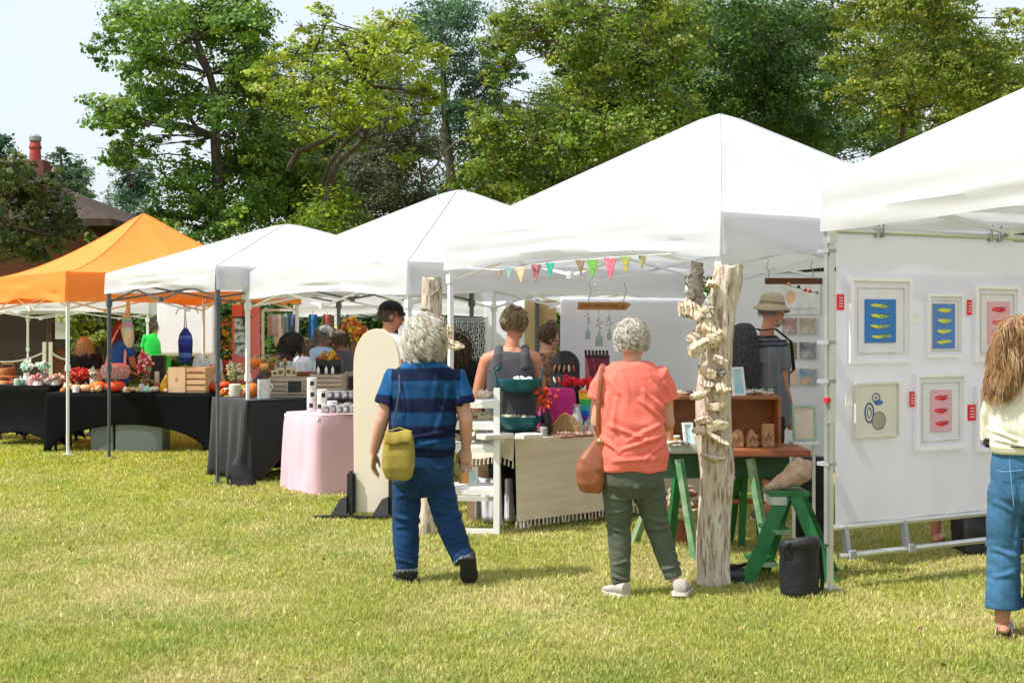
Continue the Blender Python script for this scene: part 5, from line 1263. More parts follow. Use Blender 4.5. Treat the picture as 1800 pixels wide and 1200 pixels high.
# woman in the grey tank top
J = dict(head=(905, 572, .03), nb=(899, 612, 0), shL=(856, 633, 0), elL=(838, 700, .04), wrL=(838, 740, .20), shR=(938, 630, .02), elR=(951, 690, .10), wrR=(930, 735, .28),
         hipL=(880, 800, 0), knL=(880, 860, 0), anL=(880, 905, 0), hipR=(918, 800, 0), knR=(918, 860, 0), anR=(918, 905, 0))
secs = [(897, 790, 46, .15), (897, 760, 47, .155), (898, 720, 44, .145), (898, 680, 43, .135), (898, 650, 42, .125), (898, 630, 36, .11), (899, 618, 31, .085)]
def straps(sh, q, L):
    for x in (876, 922): sh.tube([L((x, 648, -.085)), L((x, 626, -.07)), L((x + 1, 614, -.02)), L((x + 1, 612, .02)), L((x, 624, .06))], [.042, .040, .034, .032, .034], 10)
def shoulders(b, q, L):
    b.tube([q['shL'], q['nb'] + Vector((0, 0, -.04)), q['shR']], [.058, .075, .058], 12, round_caps=True)
tw_, q, L, Rh, _s = person('woman in grey tank top with pinned up light brown hair standing at the linen table', 897, 10.5, J, secs, CHAR, sleeve=None, skinm=SK_R, arm=(.056, .045, .03), voxel=.008, seed=4, head_yaw=-.5, pitch=-.15,
    shirt_extra=straps, extra_body=shoulders, pmat=BLACKF, pr=(.1, .085, .075, .07), shirt_fold=.007, hands=dict(L=((.4, .8, -.4), (0, 0, -1), (1, 0, 0)), R=((-.4, .8, -.3), (0, 0, -1), (-1, 0, 0))))
LB = [(.20, .135, .075), (.32, .23, .135), (.12, .075, .04), (.42, .33, .21)]
hair(tw_, q['head'] + Vector((0, 0, .01)), Rh, LB, N=2400, L=.13, seg=9, curl=.006, freq=14, puff=.016, grav=0, lift=.3, radius=.0026, face_cut=.45, lo=-.62, er=(.090, .106, .108), target=(0, -.06, .115))
bn = MB().ell(q['head'] + Vector((.0, -.05, .115)), (.05, .045, .035), 12, 8)
for k in range(26):
    a = random.uniform(0, 2 * PI); c0 = q['head'] + Vector((0, -.05, .115)); bn.tube([c0 + Vector((math.cos(a + t) * .045, math.sin(a + t) * .042, random.uniform(-.02, .035))) for t in (0, .6, 1.2, 1.8)], .006, 5)
bn.obj('hair_bun', M('brown_bun', (.13, .085, .05), var=.4, scale=40), tw_, smooth=True)

# man with bucket hat, backpack and beard
J = dict(head=(1357, 547, .03), nb=(1348, 584, 0), shL=(1330, 606, -.12), elL=(1330, 660, -.1), wrL=(1350, 700, .1), shR=(1371, 612, -.06), elR=(1375, 676, -.05), wrR=(1390, 723, .06),
         hipL=(1340, 735, .06), knL=(1338, 825, .08), anL=(1333, 893, .06), hipR=(1356, 735, -.05), knR=(1356, 828, -.05), anR=(1352, 897, -.06))
secs = [(1352, 748, 30, .18), (1352, 728, 31, .185), (1350, 690, 31, .18), (1350, 650, 31.5, .18), (1349, 622, 31, .175), (1348, 603, 25, .14), (1348, 590, 15, .07)]
SG = band_mat('grey_striped_tee', [(0, (.16, .17, .19)), (1.38, (.035, .04, .06)), (1.402, (.16, .17, .19)), (1.412, (.03, .035, .055)), (1.432, (.16, .17, .19)), (1.442, (.03, .035, .055))])
hm, q, L, Rh, _s = person('man in bucket hat and grey tee with backpack standing behind the green table', 1350, 10.6, J, secs, SG, sleeve=.58, sl_r=(.085, .08, .082), skinm=SK_R, arm=(.052, .046, .03), leg=(.1, .062, .058, .038), voxel=.008, seed=5, yaw=-.9, head_yaw=-1.15, pitch=-.1,
    pmat=BLACKF, pr=(.105, .095, .09, .085), pants_to=.18, pants_secs=[(1350, 765, 18, .1), (1350, 745, 31, .17), (1350, 725, 30, .17)], face=True,
    hands=dict(R=((.1, .05, -1), (-.5, .8, 0), (.8, .5, .1)), L=((.8, .5, -.2), (0, 0, -1), (.5, -.8, 0))))
hair(hm, q['head'], Rh, [(.30, .27, .24), (.45, .42, .38)], N=500, L=.04, seg=4, puff=.004, curl=.002, radius=.003, face_cut=.3, lo=-.5, fcut_z=.5)
bd = MB().ell(q['head'] + Rh @ Vector((0, .052, -.082)), (.052, .045, .042), 14, 9, Rh.to_euler()); bd.obj('beard', M('grey_beard', (.42, .38, .34), var=.4, scale=90, bump=.8, bscale=200), hm, smooth=True)
def hatp(v): return q['head'] + Rh @ Vector(v)
R = []
for r_, z_ in ((.142, .004), (.128, .026), (.105, .046), (.098, .055), (.095, .085), (.088, .120), (.060, .142), (.01, .148)):
    R.append([hatp((r_ * math.cos(t) * .92, -.004 + r_ * 1.08 * math.sin(t), z_ + (.010 * math.sin(2 * t) if r_ > .12 else 0))) for t in [2 * PI * k / 26 for k in range(26)]])
ho = MB().rings(R, cap=False).obj('bucket_hat', KHH, hm, smooth=True); md = ho.modifiers.new('t', 'SOLIDIFY'); md.thickness = .004
MB().rings([[hatp((r_ * math.cos(t) * .92, -.004 + r_ * 1.08 * math.sin(t), z_)) for t in [2 * PI * k / 26 for k in range(26)]] for r_, z_ in ((.1, .055), (.0985, .075))], cap=False).obj('hat_band', fabric('hat_band', (.25, .21, .14)), ho, smooth=True)
MB().tube([q['wrR'] + Vector((math.cos(t) * .034, math.sin(t) * .034, .03)) for t in [k * .5 for k in range(13)]], .012, 6, flat=.5).obj('watch', BLKP, hm)
BPK = M('speckled_grey_pack', (.035, .035, .038), rough=.85, var=.6, scale=60, bump=.3, bscale=120)
bpk = thing('backpack', 'speckled dark grey backpack on the back of the man in the bucket hat', 'backpack', hm.location + L((1322, 690, -.15)))
o = bpk.location - hm.location; m = MB(); rg = []
bdir = Vector((math.sin(.9) * -1, -math.cos(.9), 0)); blat = Vector((math.cos(-.9), math.sin(-.9), 0))
for (py, w, dp) in ((692, .10, .05), (685, .135, .085), (655, .145, .10), (620, .14, .095), (590, .12, .075), (574, .09, .05), (568, .05, .03)):
    c = L((1334, py, -.04)) + bdir * .155 - o + bdir * dp * .5
    rg.append([c + blat * (w * math.copysign(abs(math.cos(a)) ** .6, math.cos(a))) + bdir * (dp * math.copysign(abs(math.sin(a)) ** .6, math.sin(a))) for a in [2 * PI * k / 22 for k in range(22)]])
link('pack_body', voxel_mesh(m.rings(rg), 'pack_body', .008, 2, BPK, cloth_fold(.006, 3, 12, 12, 10)), bpk)
pk = MB(); cpk = L((1334, 665, -.04)) + bdir * .30 - o
pk.box(cpk, (.20, .05, .15), Euler((0, 0, -.9))); pk.obj('front_pocket', fabric('pack_pocket', (.03, .03, .034)), bpk, bevel=.02)
for lt in (-.09, .09):
    MB().tube([L((1340, 580, 0)) - o + blat * lt + bdir * .13, L((1348, 578, 0)) - o + blat * lt, L((1352, 600, 0)) - o + blat * lt - bdir * .155, L((1352, 650, 0)) - o + blat * lt - bdir * .19, L((1342, 680, 0)) - o + blat * (lt * 1.7) + bdir * .06], .018, 6, flat=.35).obj('shoulder_strap', BPK, bpk)
for a in 'LR':
    hp = Vector((q['an' + a].x, q['an' + a].y, 0)); d = Vector((.6, .8, 0)); shoe(hm, hp - d * .06, hp + d * .19, fabric('brown_boot', (.22, .13, .08)), SOLE_W)

# man in the black cap and white tee behind the tall board
cm, q, L, Rh = prof('man in black cap and white tee standing behind the tall cream board', 676, 11.4, 556, -1.35, WHITEF, SK_R, [(.10, .07, .05)], 6, sw=.21, lean=.04, pmat=JEAN, yaw=-.9, pitch=-.12, hs=1.02,
    hair_kw=dict(N=400, L=.035, seg=4, puff=.004, curl=.001, radius=.003, face_cut=.3, lo=-.55))
cap(cm, q['head'], Rh, CAPB, 1.06)
gl = MB()
for sx in (-1, 1):
    gl.tube([q['head'] + Rh @ Vector((sx * .032 + .024 * math.cos(t), .103, .008 + .018 * math.sin(t))) for t in [k * PI / 6 for k in range(13)]], .0025, 5)
    gl.tube([q['head'] + Rh @ Vector((sx * .056, .10, .012)), q['head'] + Rh @ Vector((sx * .078, .0, .010))], .0025, 5)
gl.obj('glasses', BLKP, cm)
# woman with bun and glasses at the clip boards
FLORAL = M('dark_floral', (.03, .025, .03), col2=(.30, .16, .08), var=.2, scale=30, rough=.85)
gw, q, L, Rh = prof('woman with brown bun and glasses looking down beside the clip boards', 950, 11.7, 596, -1.2, FLORAL, SK_L, [(.13, .08, .045), (.2, .13, .07), (.08, .05, .03)], 7, sw=.17, lean=.06, pmat=BLACKF, yaw=-.8, pitch=-.45,
    hair_kw=dict(N=1200, L=.13, seg=8, puff=.010, curl=.004, radius=.0028, grav=0, lift=.2, face_cut=.35, lo=-.6, fcut_z=.6, target=(0, -.04, .13)))
MB().ell(q['head'] + Rh @ Vector((0, -.035, .135)), (.045, .045, .04), 12, 8).obj('hair_bun', M('brown_bun', (.13, .085, .05)), gw, smooth=True)
gl = MB()
for sx in (-1, 1):
    gl.tube([q['head'] + Rh @ Vector((sx * .032 + .025 * math.cos(t), .105, .006 + .021 * math.sin(t))) for t in [k * PI / 6 for k in range(13)]], .003, 5)
    gl.tube([q['head'] + Rh @ Vector((sx * .056, .10, .012)), q['head'] + Rh @ Vector((sx * .078, .0, .010))], .0025, 5)
gl.obj('glasses', M('tortoise', (.12, .03, .03), rough=.3), gw)
# dark haired visitor half hidden by the grey haired woman
prof('dark haired visitor in black half hidden behind the grey haired woman', 801, 13.4, 612, -.3, BLACKF, SK_T, [(.05, .03, .02), (.09, .055, .03)], 8, sw=.18, pmat=BLACKF,
     hair_kw=dict(N=500, L=.25, seg=8, puff=.015, curl=.008, radius=.005))
# bent visitor in black next to the coral shirt
prof('visitor in black shirt bending over behind the wooden shelf box', 1206, 11.6, 692, -1.2, BLACKF, SK_T, [(.05, .03, .02)], 9, sw=.22, lean=.42, pmat=BLACKF, yaw=1.1, sleeve=.8, pitch=-.7)
# leaning shopper with dark hair between the grey poles
PLUM = fabric('dark_plum', (.05, .018, .028))
prof('shopper with long dark hair in plum top leaning over the black draped table', 455, 14.9, 604, -1.45, PLUM, SK_D, [(.012, .010, .010), (.03, .022, .02)], 10, sw=.20, lean=.30, pmat=BLACKF, pitch=-.45,
     hair_kw=dict(N=1500, L=.24, seg=9, puff=.014, curl=.005, radius=.0035, grav=.45, lift=.1))
# man in white cap and pale blue shirt
LBL = fabric('pale_blue_shirt', (.33, .45, .68), var=.06)
mm, q, L, Rh = prof('man in white cap and pale blue shirt looking down in the next stall', 558, 15.6, 592, -1.45, LBL, SK_R, [(.2, .16, .12)], 11, sw=.21, lean=.06, pmat=JEAN, pitch=-.3)
cap(mm, q['head'], Rh, fabric('white_cap', (.72, .72, .70)), 1.06)
nn, q, L, Rh = prof('visitor in beige cap and charcoal top facing the man in the white cap', 606, 15.6, 600, 1.3, CHAR, SK_R, [(.12, .075, .045), (.08, .05, .03)], 12, sw=.20, lean=.05, pmat=JEAN, pitch=-.35)
cap(nn, q['head'], Rh, fabric('beige_cap', (.50, .38, .24)), 1.06)
# blonde stall holder in black
prof('blonde woman in black top looking down behind the orange tent table', 152, 18.3, 608, 2.9, BLACKF, SK_R, [(.62, .46, .26), (.48, .32, .16), (.72, .58, .36)], 13, sw=.21, lean=.08, pmat=BLACKF, pitch=-.55, yaw=2.9,
     hair_kw=dict(N=1500, L=.20, seg=10, puff=.006, curl=.004, radius=.0032, face_cut=.25, grav=.5, lift=.1))
# person in the blue apron
BLUE = fabric('cobalt_apron', (.02, .12, .42)); 
ap, q, L, Rh = prof('person in cobalt blue apron with pink bag holding a small thing beside the grey pole', 207, 17.6, 580, -1.2, BLUE, SK_R, [(.22, .03, .03), (.12, .03, .1), (.3, .05, .03)], 14, sw=.20, lean=.05, pmat=BLACKF, pitch=-.4,
     hair_kw=dict(N=1300, L=.26, seg=9, puff=.012, curl=.006, radius=.0035, grav=.5, lift=.1))
PINKF = M('pink_white_print', (.62, .22, .24), col2=(.75, .68, .66), scale=30, rough=.8)
pb = thing('shoulder_bag', 'pink and white printed bag on the person in the blue apron', 'bag', ap.location + L((203, 668, -.26)))
MB().lathe([(.02, 0), (.15, .02), (.19, .10), (.17, .19), (.10, .22)], n=18).obj('bag_body', PINKF, pb, smooth=True)
MB().tube([(-.12, 0, .2), (-.10, .12, .45), (0, .2, .70), (.10, .12, .45), (.12, 0, .2)], .018, 6).obj('strap', PINKF, pb)
# person in green behind the white screen
prof('person in bright green shirt mostly hidden by the white screen', 277, 21.0, 572, 0, fabric('bright_green', (.02, .48, .06)), SK_T, [(.08, .05, .03)], 15, sw=.2, pmat=BLACKF)
# bare feet and jeans behind the art wall
prof('person in jeans whose lower legs show under the art wall', 1664, 9.55, 505, -.8, WHITEF, SK_R, [(.1, .06, .04)], 16, sw=.2, pmat=JEAN, bare=True)

for a_ in (-.09, .09):      # bare feet of that person
    lp = [o for o in bpy.data.objects if o.get('label', '').startswith('person in jeans whose')][0]
    ft = MB().tube([(a_, -.05, .035), (a_ + .05, .05, .04), (a_ + .10, .13, .025)], [.034, .04, .032], 10, flat=.8, round_caps=True); link('foot', voxel_mesh(ft, 'foot', .008, 2, SK_R), lp)
# ------------------------------------------------------------------ driftwood posts
def drift_mat(name, c1, c2, dark, stretch):
    m = M(name, c1, col2=c2, rough=.92, scale=5, stretch=stretch, bump=.9, bscale=18, detail=8, spec=.15)
    nt = m.node_tree; b = [n for n in nt.nodes if n.type == 'BSDF_PRINCIPLED'][0]; src = b.inputs['Base Color'].links[0].from_socket; mp = [n for n in nt.nodes if n.type == 'MAPPING'][0]
    n1 = nt.nodes.new('ShaderNodeTexNoise'); n1.inputs['Scale'].default_value = 13; n1.inputs['Detail'].default_value = 6; nt.links.new(mp.outputs[0], n1.inputs['Vector'])
    mr = nt.nodes.new('ShaderNodeMapRange'); mr.inputs[1].default_value = .50; mr.inputs[2].default_value = .64; mr.inputs[3].default_value = 0; mr.inputs[4].default_value = .8; nt.links.new(n1.outputs['Fac'], mr.inputs[0])
    mx = nt.nodes.new('ShaderNodeMix'); mx.data_type = 'RGBA'; mx.inputs[7].default_value = dark + (1,); nt.links.new(mr.outputs[0], mx.inputs[0]); nt.links.new(src, mx.inputs[6]); nt.links.new(mx.outputs[2], b.inputs['Base Color']); return m
DRIFT = drift_mat('driftwood', (.50, .415, .32), (.68, .60, .50), (.20, .115, .07), (4, 4, .8)); DRIFT2 = drift_mat('pale_driftwood', (.58, .46, .31), (.72, .62, .47), (.24, .16, .09), (1.2, 3, 4)); DRIFTG = drift_mat('grey_driftwood', (.20, .175, .155), (.40, .35, .30), (.07, .06, .05), (2, 2, 2))
def drift_piece(L_, w, t, seed, taper=.25, bend=.06):
    rd = random.Random(seed); m = MB(); R = []
    n = 15; ph = rd.random() * 6
    for i in range(n):
        u = i / (n - 1); ww = w * (taper + (1 - taper) * math.sin(PI * min(1, u * .85 + .12)) ** .7) * rd.uniform(.72, 1.2); tt = t * rd.uniform(.6, 1.2)
        c = Vector(((u - .5) * L_, math.sin(u * 4 + ph) * bend * L_ * .3, math.sin(u * 3 + ph) * bend * L_))
        R.append([c + Vector((0, tt / 2 * math.cos(a) * (1 + .25 * math.sin(3 * a + seed)), ww / 2 * math.sin(a) * (1 + .35 * mnoise.noise(Vector((u * 7 + seed, math.cos(a) * 1.5, math.sin(a) * 1.5)))))) for a in [2 * PI * k / 9 for k in range(9)]])
    return m.rings(R)
def drift_post(label, base, Z, pts, seed, mat=DRIFT):
    """pts: (px, py, half width px)"""
    rd = random.Random(seed); s = F / Z
    r = thing('driftwood_post', label, 'driftwood post', W(base, 560 + EYE * s, Z), 0, 'driftwood posts'); o = r.location
    R = []; n = 26
    dense = []
    for i in range(len(pts) - 1):
        for k in range(7):
            t = k / 7; dense.append([pts[i][j] * (1 - t) + pts[i + 1][j] * t for j in range(3)])
    dense.append(list(pts[-1]))
    for (px, py, hw) in dense:
        c = W(px, py, Z) - o; ring = []
        for k in range(n):
            a = 2 * PI * k / n; rr = hw / s
            f = 1 + .20 * mnoise.noise(Vector((math.cos(a) * 1.3 + seed, math.sin(a) * 1.3, c.z * 2.2))) + .10 * mnoise.noise(Vector((math.cos(a) * 4, math.sin(a) * 4 + seed, c.z * 3)))
            f -= .22 * math.exp(-((a - 5.4 - .3 * math.sin(c.z * 2)) / .22) ** 2)
            ring.append(c + Vector((math.cos(a) * rr * f, math.sin(a) * rr * f * .9, .012 * math.sin(a * 3 + seed))))
        R.append(ring)
    MB().rings(R).obj('trunk', mat, r, smooth=True)
    return r, o
pr_, o = drift_post('tall driftwood post covered with driftwood pieces right of the coral shirted woman', 1256, 8.06, [(1254, 1028, 32), (1254, 1000, 29), (1256, 900, 29), (1260, 830, 30), (1256, 770, 31), (1258, 690, 30), (1262, 600, 28), (1270, 540, 25), (1277, 500, 25), (1281, 468, 23)], 3)
PC = [(1222, 510, 34, 100, 1.45, 2, -.06), (1212, 545, 44, 24, .03, 1, -.10), (1232, 552, 40, 14, -.55, 1, -.14), (1240, 575, 44, 26, .62, 1, -.13), (1222, 590, 46, 16, -1.0, 0, -.08), (1255, 592, 44, 26, .0, 1, -.15), (1228, 609, 64, 20, -.04, 1, -.16), (1262, 632, 34, 13, .25, 1, -.16),
      (1240, 654, 46, 16, -.05, 1, -.15), (1240, 672, 40, 12, .5, 0, -.15), (1268, 680, 36, 18, .1, 1, -.15), (1228, 690, 52, 12, -.15, 1, -.16), (1256, 712, 40, 12, .02, 1, -.16), (1235, 738, 34, 12, -.5, 1, -.15), (1258, 748, 44, 16, .08, 1, -.16), (1230, 756, 38, 14, .1, 1, -.15),
      (1258, 768, 56, 10, .03, 1, -.16), (1252, 800, 54, 9, .05, 0, -.14), (1285, 845, 18, 46, .1, 0, -.02), (1250, 535, 12, 34, .15, 0, -.12), (1284, 540, 12, 90, .04, 2, -.06), (1207, 530, 10, 40, .1, 0, -.06), (1250, 500, 30, 12, .5, 1, -.12), (1266, 655, 20, 14, .9, 2, -.15)]
for k, (px, py, lw, hw, rot, mt, dy) in enumerate(PC):
    s = F / 8.0; c = W(px, py, 8.0) - o; c.y = dy + .01
    if hw > lw: ob = drift_piece(hw / s, lw / s, .035, k, .4).obj('driftwood_piece', (DRIFT, DRIFT2, DRIFTG)[mt], pr_, smooth=True); ob.rotation_euler = (0, PI / 2 + rot * .15, .2)
    else: ob = drift_piece(lw / s * .88, hw / s * 1.05, .055, k, .45).obj('driftwood_piece', (DRIFT, DRIFT2, DRIFTG)[mt], pr_, smooth=True); ob.rotation_euler = (random.uniform(-.4, .4), rot + random.uniform(-.4, .4), random.uniform(-.5, .5)); sc_ = random.uniform(.62, 1.0); ob.scale = (sc_, 1.2, 1.25)
    ob.location = c; ob.location.y += .03
p2, o = drift_post('driftwood post partly hidden behind the grey haired woman in blue stripes', 752, 9.93, [(750, 940, 17), (752, 880, 16), (756, 760, 17), (760, 640, 18), (758, 540, 18), (758, 489, 17)], 9)
for k, (px, py, lw, hw, rot, mt) in enumerate(((765, 512, 26, 8, -.8, 2), (795, 600, 44, 14, .35, 1), (800, 608, 34, 12, .15, 1), (748, 545, 16, 6, .2, 2), (770, 560, 18, 7, -.3, 0), (788, 585, 16, 30, .1, 1))):
    s = F / 9.85; ob = drift_piece(lw / s, hw / s, .04, 40 + k).obj('driftwood_piece', (DRIFT, DRIFT2, DRIFTG)[mt], p2, smooth=True); c = W(px, py, 9.85) - o; c.y = -.10; ob.location = c; ob.rotation_euler = (0, rot, 0)
# ------------------------------------------------------------------ weights on tent poles
def weight(label, px, pyb, Z, w, h, bag=True):
    r = thing('weight_bag', label, 'weight bag', W(px, 560 + EYE * F / Z, Z), 0, 'tent weights'); m = MB(); R = []
    for z, k, sq in ((0.004, .94, .95), (.03, 1.0, .95), (h * .4, .98, 1), (h * .75, 1.0, 1), (h * .88, 1.10, .95), (h * .97, .98, .9), (h, .72, .8), (h * .93, .5, .8)):
        R.append([Vector((w / 2 * k * math.copysign(abs(math.cos(a)) ** sq, math.cos(a)) + .006 * math.sin(a * 5 + z * 20), w / 2 * .9 * k * math.copysign(abs(math.sin(a)) ** sq, math.sin(a)), z + (.018 * math.cos(a * 1 + 1) if z > h * .7 else 0))) for a in [2 * PI * i / 22 for i in range(22)]])
    link('bag', voxel_mesh(m.rings(R), 'bag', .009, 2, NYL, cloth_fold(.006, px, 12, 10, 9)), r)
    MB().tube([(w * .52, -.05, .04), (w * .58, -.02, .10), (w * .52, 0, h * .85)], .012, 6, flat=.4).obj('velcro_strap', BLACKF, r)
    MB().tube([(-w * .3, -.08, h * .95), (-w * .5, -.1, h * .9), (-w * .5, -.06, h * .75)], .009, 6, flat=.4).obj('handle', BLACKF, r)
    return r
NYL = M('black_nylon', (.009, .010, .012), rough=.6, var=.2, spec=.4, bump=.3, bscale=60)
weight('black cylindrical weight bag standing at the near pole of the right tent', 1405, 1048, 7.76, .225, .335)
r = thing('weight_bag', 'black bag strapped low on the white pole beside the black draped table', 'weight bag', W(427, 862, 12.95), 0, 'tent weights')
m = MB(); R = []
for z, cx, w, d in ((.0, .03, .10, .08), (.06, .03, .13, .10), (.16, .0, .11, .085), (.26, -.03, .075, .06), (.34, -.02, .03, .03)): R.append([Vector((cx + w * math.cos(a), d * math.sin(a) - .08, z)) for a in [2 * PI * i / 16 for i in range(16)]])
link('bag', voxel_mesh(m.rings(R), 'bag', .01, 2, NYL, cloth_fold(.008, 5, 12, 10, 9)), r)
MB().tube([(-.08, -.12, .22), (-.12, -.14, .12), (-.09, -.16, .03), (-.03, -.17, .02)], .012, 6, flat=.4).obj('strap', BLACKF, r)
r = thing('weight_plate', 'black round weight at the foot of the tent pole behind the driftwood post', 'weight', Vector((1.345, 8.19, 0)), 0, 'tent weights')
MB().lathe([(.10, 0), (.125, .012), (.125, .05), (.10, .07), (.035, .075), (.035, .10)], n=24).obj('plate', BLKP, r, smooth=True); MB().bar((.04, 0, .09), (.10, .02, .10), .02).obj('knob', BLKP, r)
# ------------------------------------------------------------------ tall cream board on black stand
r = thing('display_board', 'tall cream board with rounded top on two black stands left of the striped shirt', 'board', W(662, 908, 10.8), -.12)
CRM = M('cream_board', (.74, .66, .53), rough=.55, var=.02, scale=2)
hb = 1.515; wb_ = .385; pl = [(-wb_ / 2 * .97, .03), (wb_ / 2 * .97, .03), (wb_ / 2, hb * .55)] + [(wb_ / 2 * math.cos(t), hb - .30 + .30 * math.sin(t) ** .9) for t in [k * PI / 16 for k in range(17)]] + [(-wb_ / 2, hb * .55)]
MB().prism(pl, (0, 0, 0), (1, 0, 0), (0, 0, 1), (0, 1, 0), .045).obj('board', CRM, r, bevel=.008)
for sx in (-.20, .14):
    s = MB()
    s.box((sx, -.03, .19), (.07, .055, .36)).obj('upright', BLKP, r, bevel=.02)
    MB().box((sx - .10, -.10, .012), (.36, .055, .022), Euler((0, 0, .12))).obj('foot', BLKP, r, bevel=.006)
    MB().prism([(0, 0), (.13, 0), (.13, .15), (.08, .13)], (sx - .16, -.075, .022), (1, 0, 0), (0, 0, 1), (0, 1, 0), .045).obj('gusset', M('dark_grey_plastic', (.06, .065, .07), rough=.4), r)
# ------------------------------------------------------------------ white folding shelf with driftwood on it
r = thing('shelf_rack', 'white folding ladder shelf holding driftwood next to the teal baskets', 'shelf', W(838, 940, 9.94), -.06); o = r.location
wl, wr = W(786, 940, 9.94).x - o.x, W(873, 940, 9.94).x - o.x; ht = 1.09
for x in (wl, wr):
    MB().bar((x, -.02, 0), (x, .02, ht), .03, .045).obj('front_leg', WHITEP, r); MB().bar((x + .0, .40, 0), (x + .0, .05, ht - .08), .028, .04).obj('rear_leg', WHITEP, r)
for z, d in ((.99, .14), (.83, .18), (.66, .24), (.345, .30)):
    sb = MB()
    for k in range(3): sb.box(((wl + wr) / 2, .02 + d * (k + .5) / 3, z), (wr - wl - .035, d / 3 - .012, .018))
    sb.box(((wl + wr) / 2, .012, z - .03), (wr - wl - .03, .018, .04)); sb.obj('shelf', WHITEP, r)
MB().box(((wl + wr) / 2, 0, .03), (wr - wl - .03, .025, .035)).obj('cross_bar', WHITEP, r); MB().box(((wl + wr) / 2, .37, .22), (wr - wl - .03, .02, .035)).obj('cross_bar', WHITEP, r)
k = 0
for (px, py, L_, h_, mt) in ((812, 700, 24, 9, 1), (850, 690, 18, 16, 1), (835, 722, 30, 10, 0), (805, 735, 30, 12, 2), (845, 752, 34, 16, 1), (815, 762, 30, 10, 0), (848, 775, 30, 10, 1), (818, 780, 34, 12, 1), (858, 708, 20, 8, 0), (826, 745, 22, 9, 2)):
    s = F / 10.1; ob = drift_piece(L_ / s * 1.3, h_ / s, .05, 60 + k, .4).obj('driftwood_piece', (DRIFT, DRIFT2, DRIFTG)[mt], None, smooth=True); ob.location = W(px, py, 10.1)
    shz = min(((abs(ob.location.z - z), z) for z in (.66, .83, .99)))[1]; ob.location.z = shz + .009 + h_ / s / 2 + (.02 if k % 3 == 2 else 0); ob.rotation_euler = (0, random.uniform(-.08, .08), random.uniform(-.4, .4))
    tag(ob, 'small weathered driftwood piece lying on the white ladder shelf', 'driftwood', 'driftwood on the ladder shelf'); k += 1
for (px, py, w, h, c, nm, lb) in ((852, 826, .10, .13, (.50, .72, .72), 'framed_card', 'white framed teal card on the lowest shelf'), (800, 826, .09, .12, (.30, .03, .05), 'book', 'dark red book on the lowest shelf'), (870, 760, .1, .12, (.55, .52, .48), 'card', 'grey card leaning on the white ladder shelf')):
    q_ = W(px - 24, py, 10.12); rr = thing(nm, lb, nm.replace('framed_', ''), (q_.x, q_.y, .354 if py > 800 else .669), 0); bb = MB().box((0, 0, h / 2), (w, .015, h), Euler((-.12, 0, 0))).obj('cover', WHITEP if c[0] > .4 else M('cv_%d' % px, c), rr); MB().box((0, -.012, h / 2), (w * .6, .004, h * .6), Euler((-.12, 0, 0))).obj('picture', M('cp_%d' % px, c), rr)
# ------------------------------------------------------------------ linen table
LIN = M('linen_cloth', (.68, .56, .45), col2=(.76, .65, .54), rough=.9, scale=3, stretch=(1, 8, 8), bump=.4, bscale=150)
P0 = Vector((.02, 10.05, 0)); dT = vB.copy(); nT = -uB            # cloth front runs along dT, table depth goes to the left-back
ang = math.atan2(dT.y, dT.x)
lt = thing('folding_table', 'long table under the cream linen cloth at the centre', 'table', P0 + dT * 1.15 + nT * .33, ang)
MB().box((0, 0, .68), (2.26, .66, .03)).obj('tabletop', WHITEP, lt)
for x in (-1.0, 1.0):
    for y in (-.27, .27): MB().bar((x, y, 0), (x, y, .67), .03).obj('leg', GREYP, lt)
m = MB(); Hc = .702
def fc(a, t):
    x = -1.16 + 2.32 * a
    if t < .33: return Vector((x, .34 - t / .33 * .685, Hc + .004 * fold(x * 4, t * 3, 0, 1, 1, 2)))
    u = (t - .33) / .67; z = Hc - u * (Hc - .085 - .015 * math.sin(a * 2.5))
    y = -.348 - .012 * u - .018 * u * fold(x * 3.2, 0, u * .5, 1, 1, 4) - .008 * u * fold(x * 9, 0, u, 1, 1, 6); return Vector((x, y, z))
m.grid(fc, 70, 30)
def fe(a, t):
    y = -.345 + .69 * a; u = t; return Vector((-1.165 - .012 * u * fold(y * 6, 2, u, 1, 1, 3) - .01 * u, y, Hc - u * (.17 + .02 * math.sin(y * 9))))
m.grid(fe, 16, 6)
lc = thing('tablecloth', 'cream linen tablecloth with a fringed hem on the centre table', 'tablecloth', lt.location, ang)
m.obj('cloth', LIN, lc, smooth=True)
fg = MB()
for k in range(64):
    x = -1.15 + 2.3 * k / 63; p = fc(k / 63, 1.0); fg.tube([p, p + Vector((random.uniform(-.006, .006), random.uniform(-.008, .008), -.045 - .015 * random.random()))], [.006, .008], 5)
for k in range(14):
    p = fe(k / 13, 1.0); fg.tube([p, p + Vector((-.004, 0, -.05))], [.006, .008], 5)
fg.obj('fringe', M('cream_tassels', (.62, .56, .46), rough=.9), lc)
def onT(a, d, z=.708): p = P0 + dT * a + nT * d; p.z = z; return p
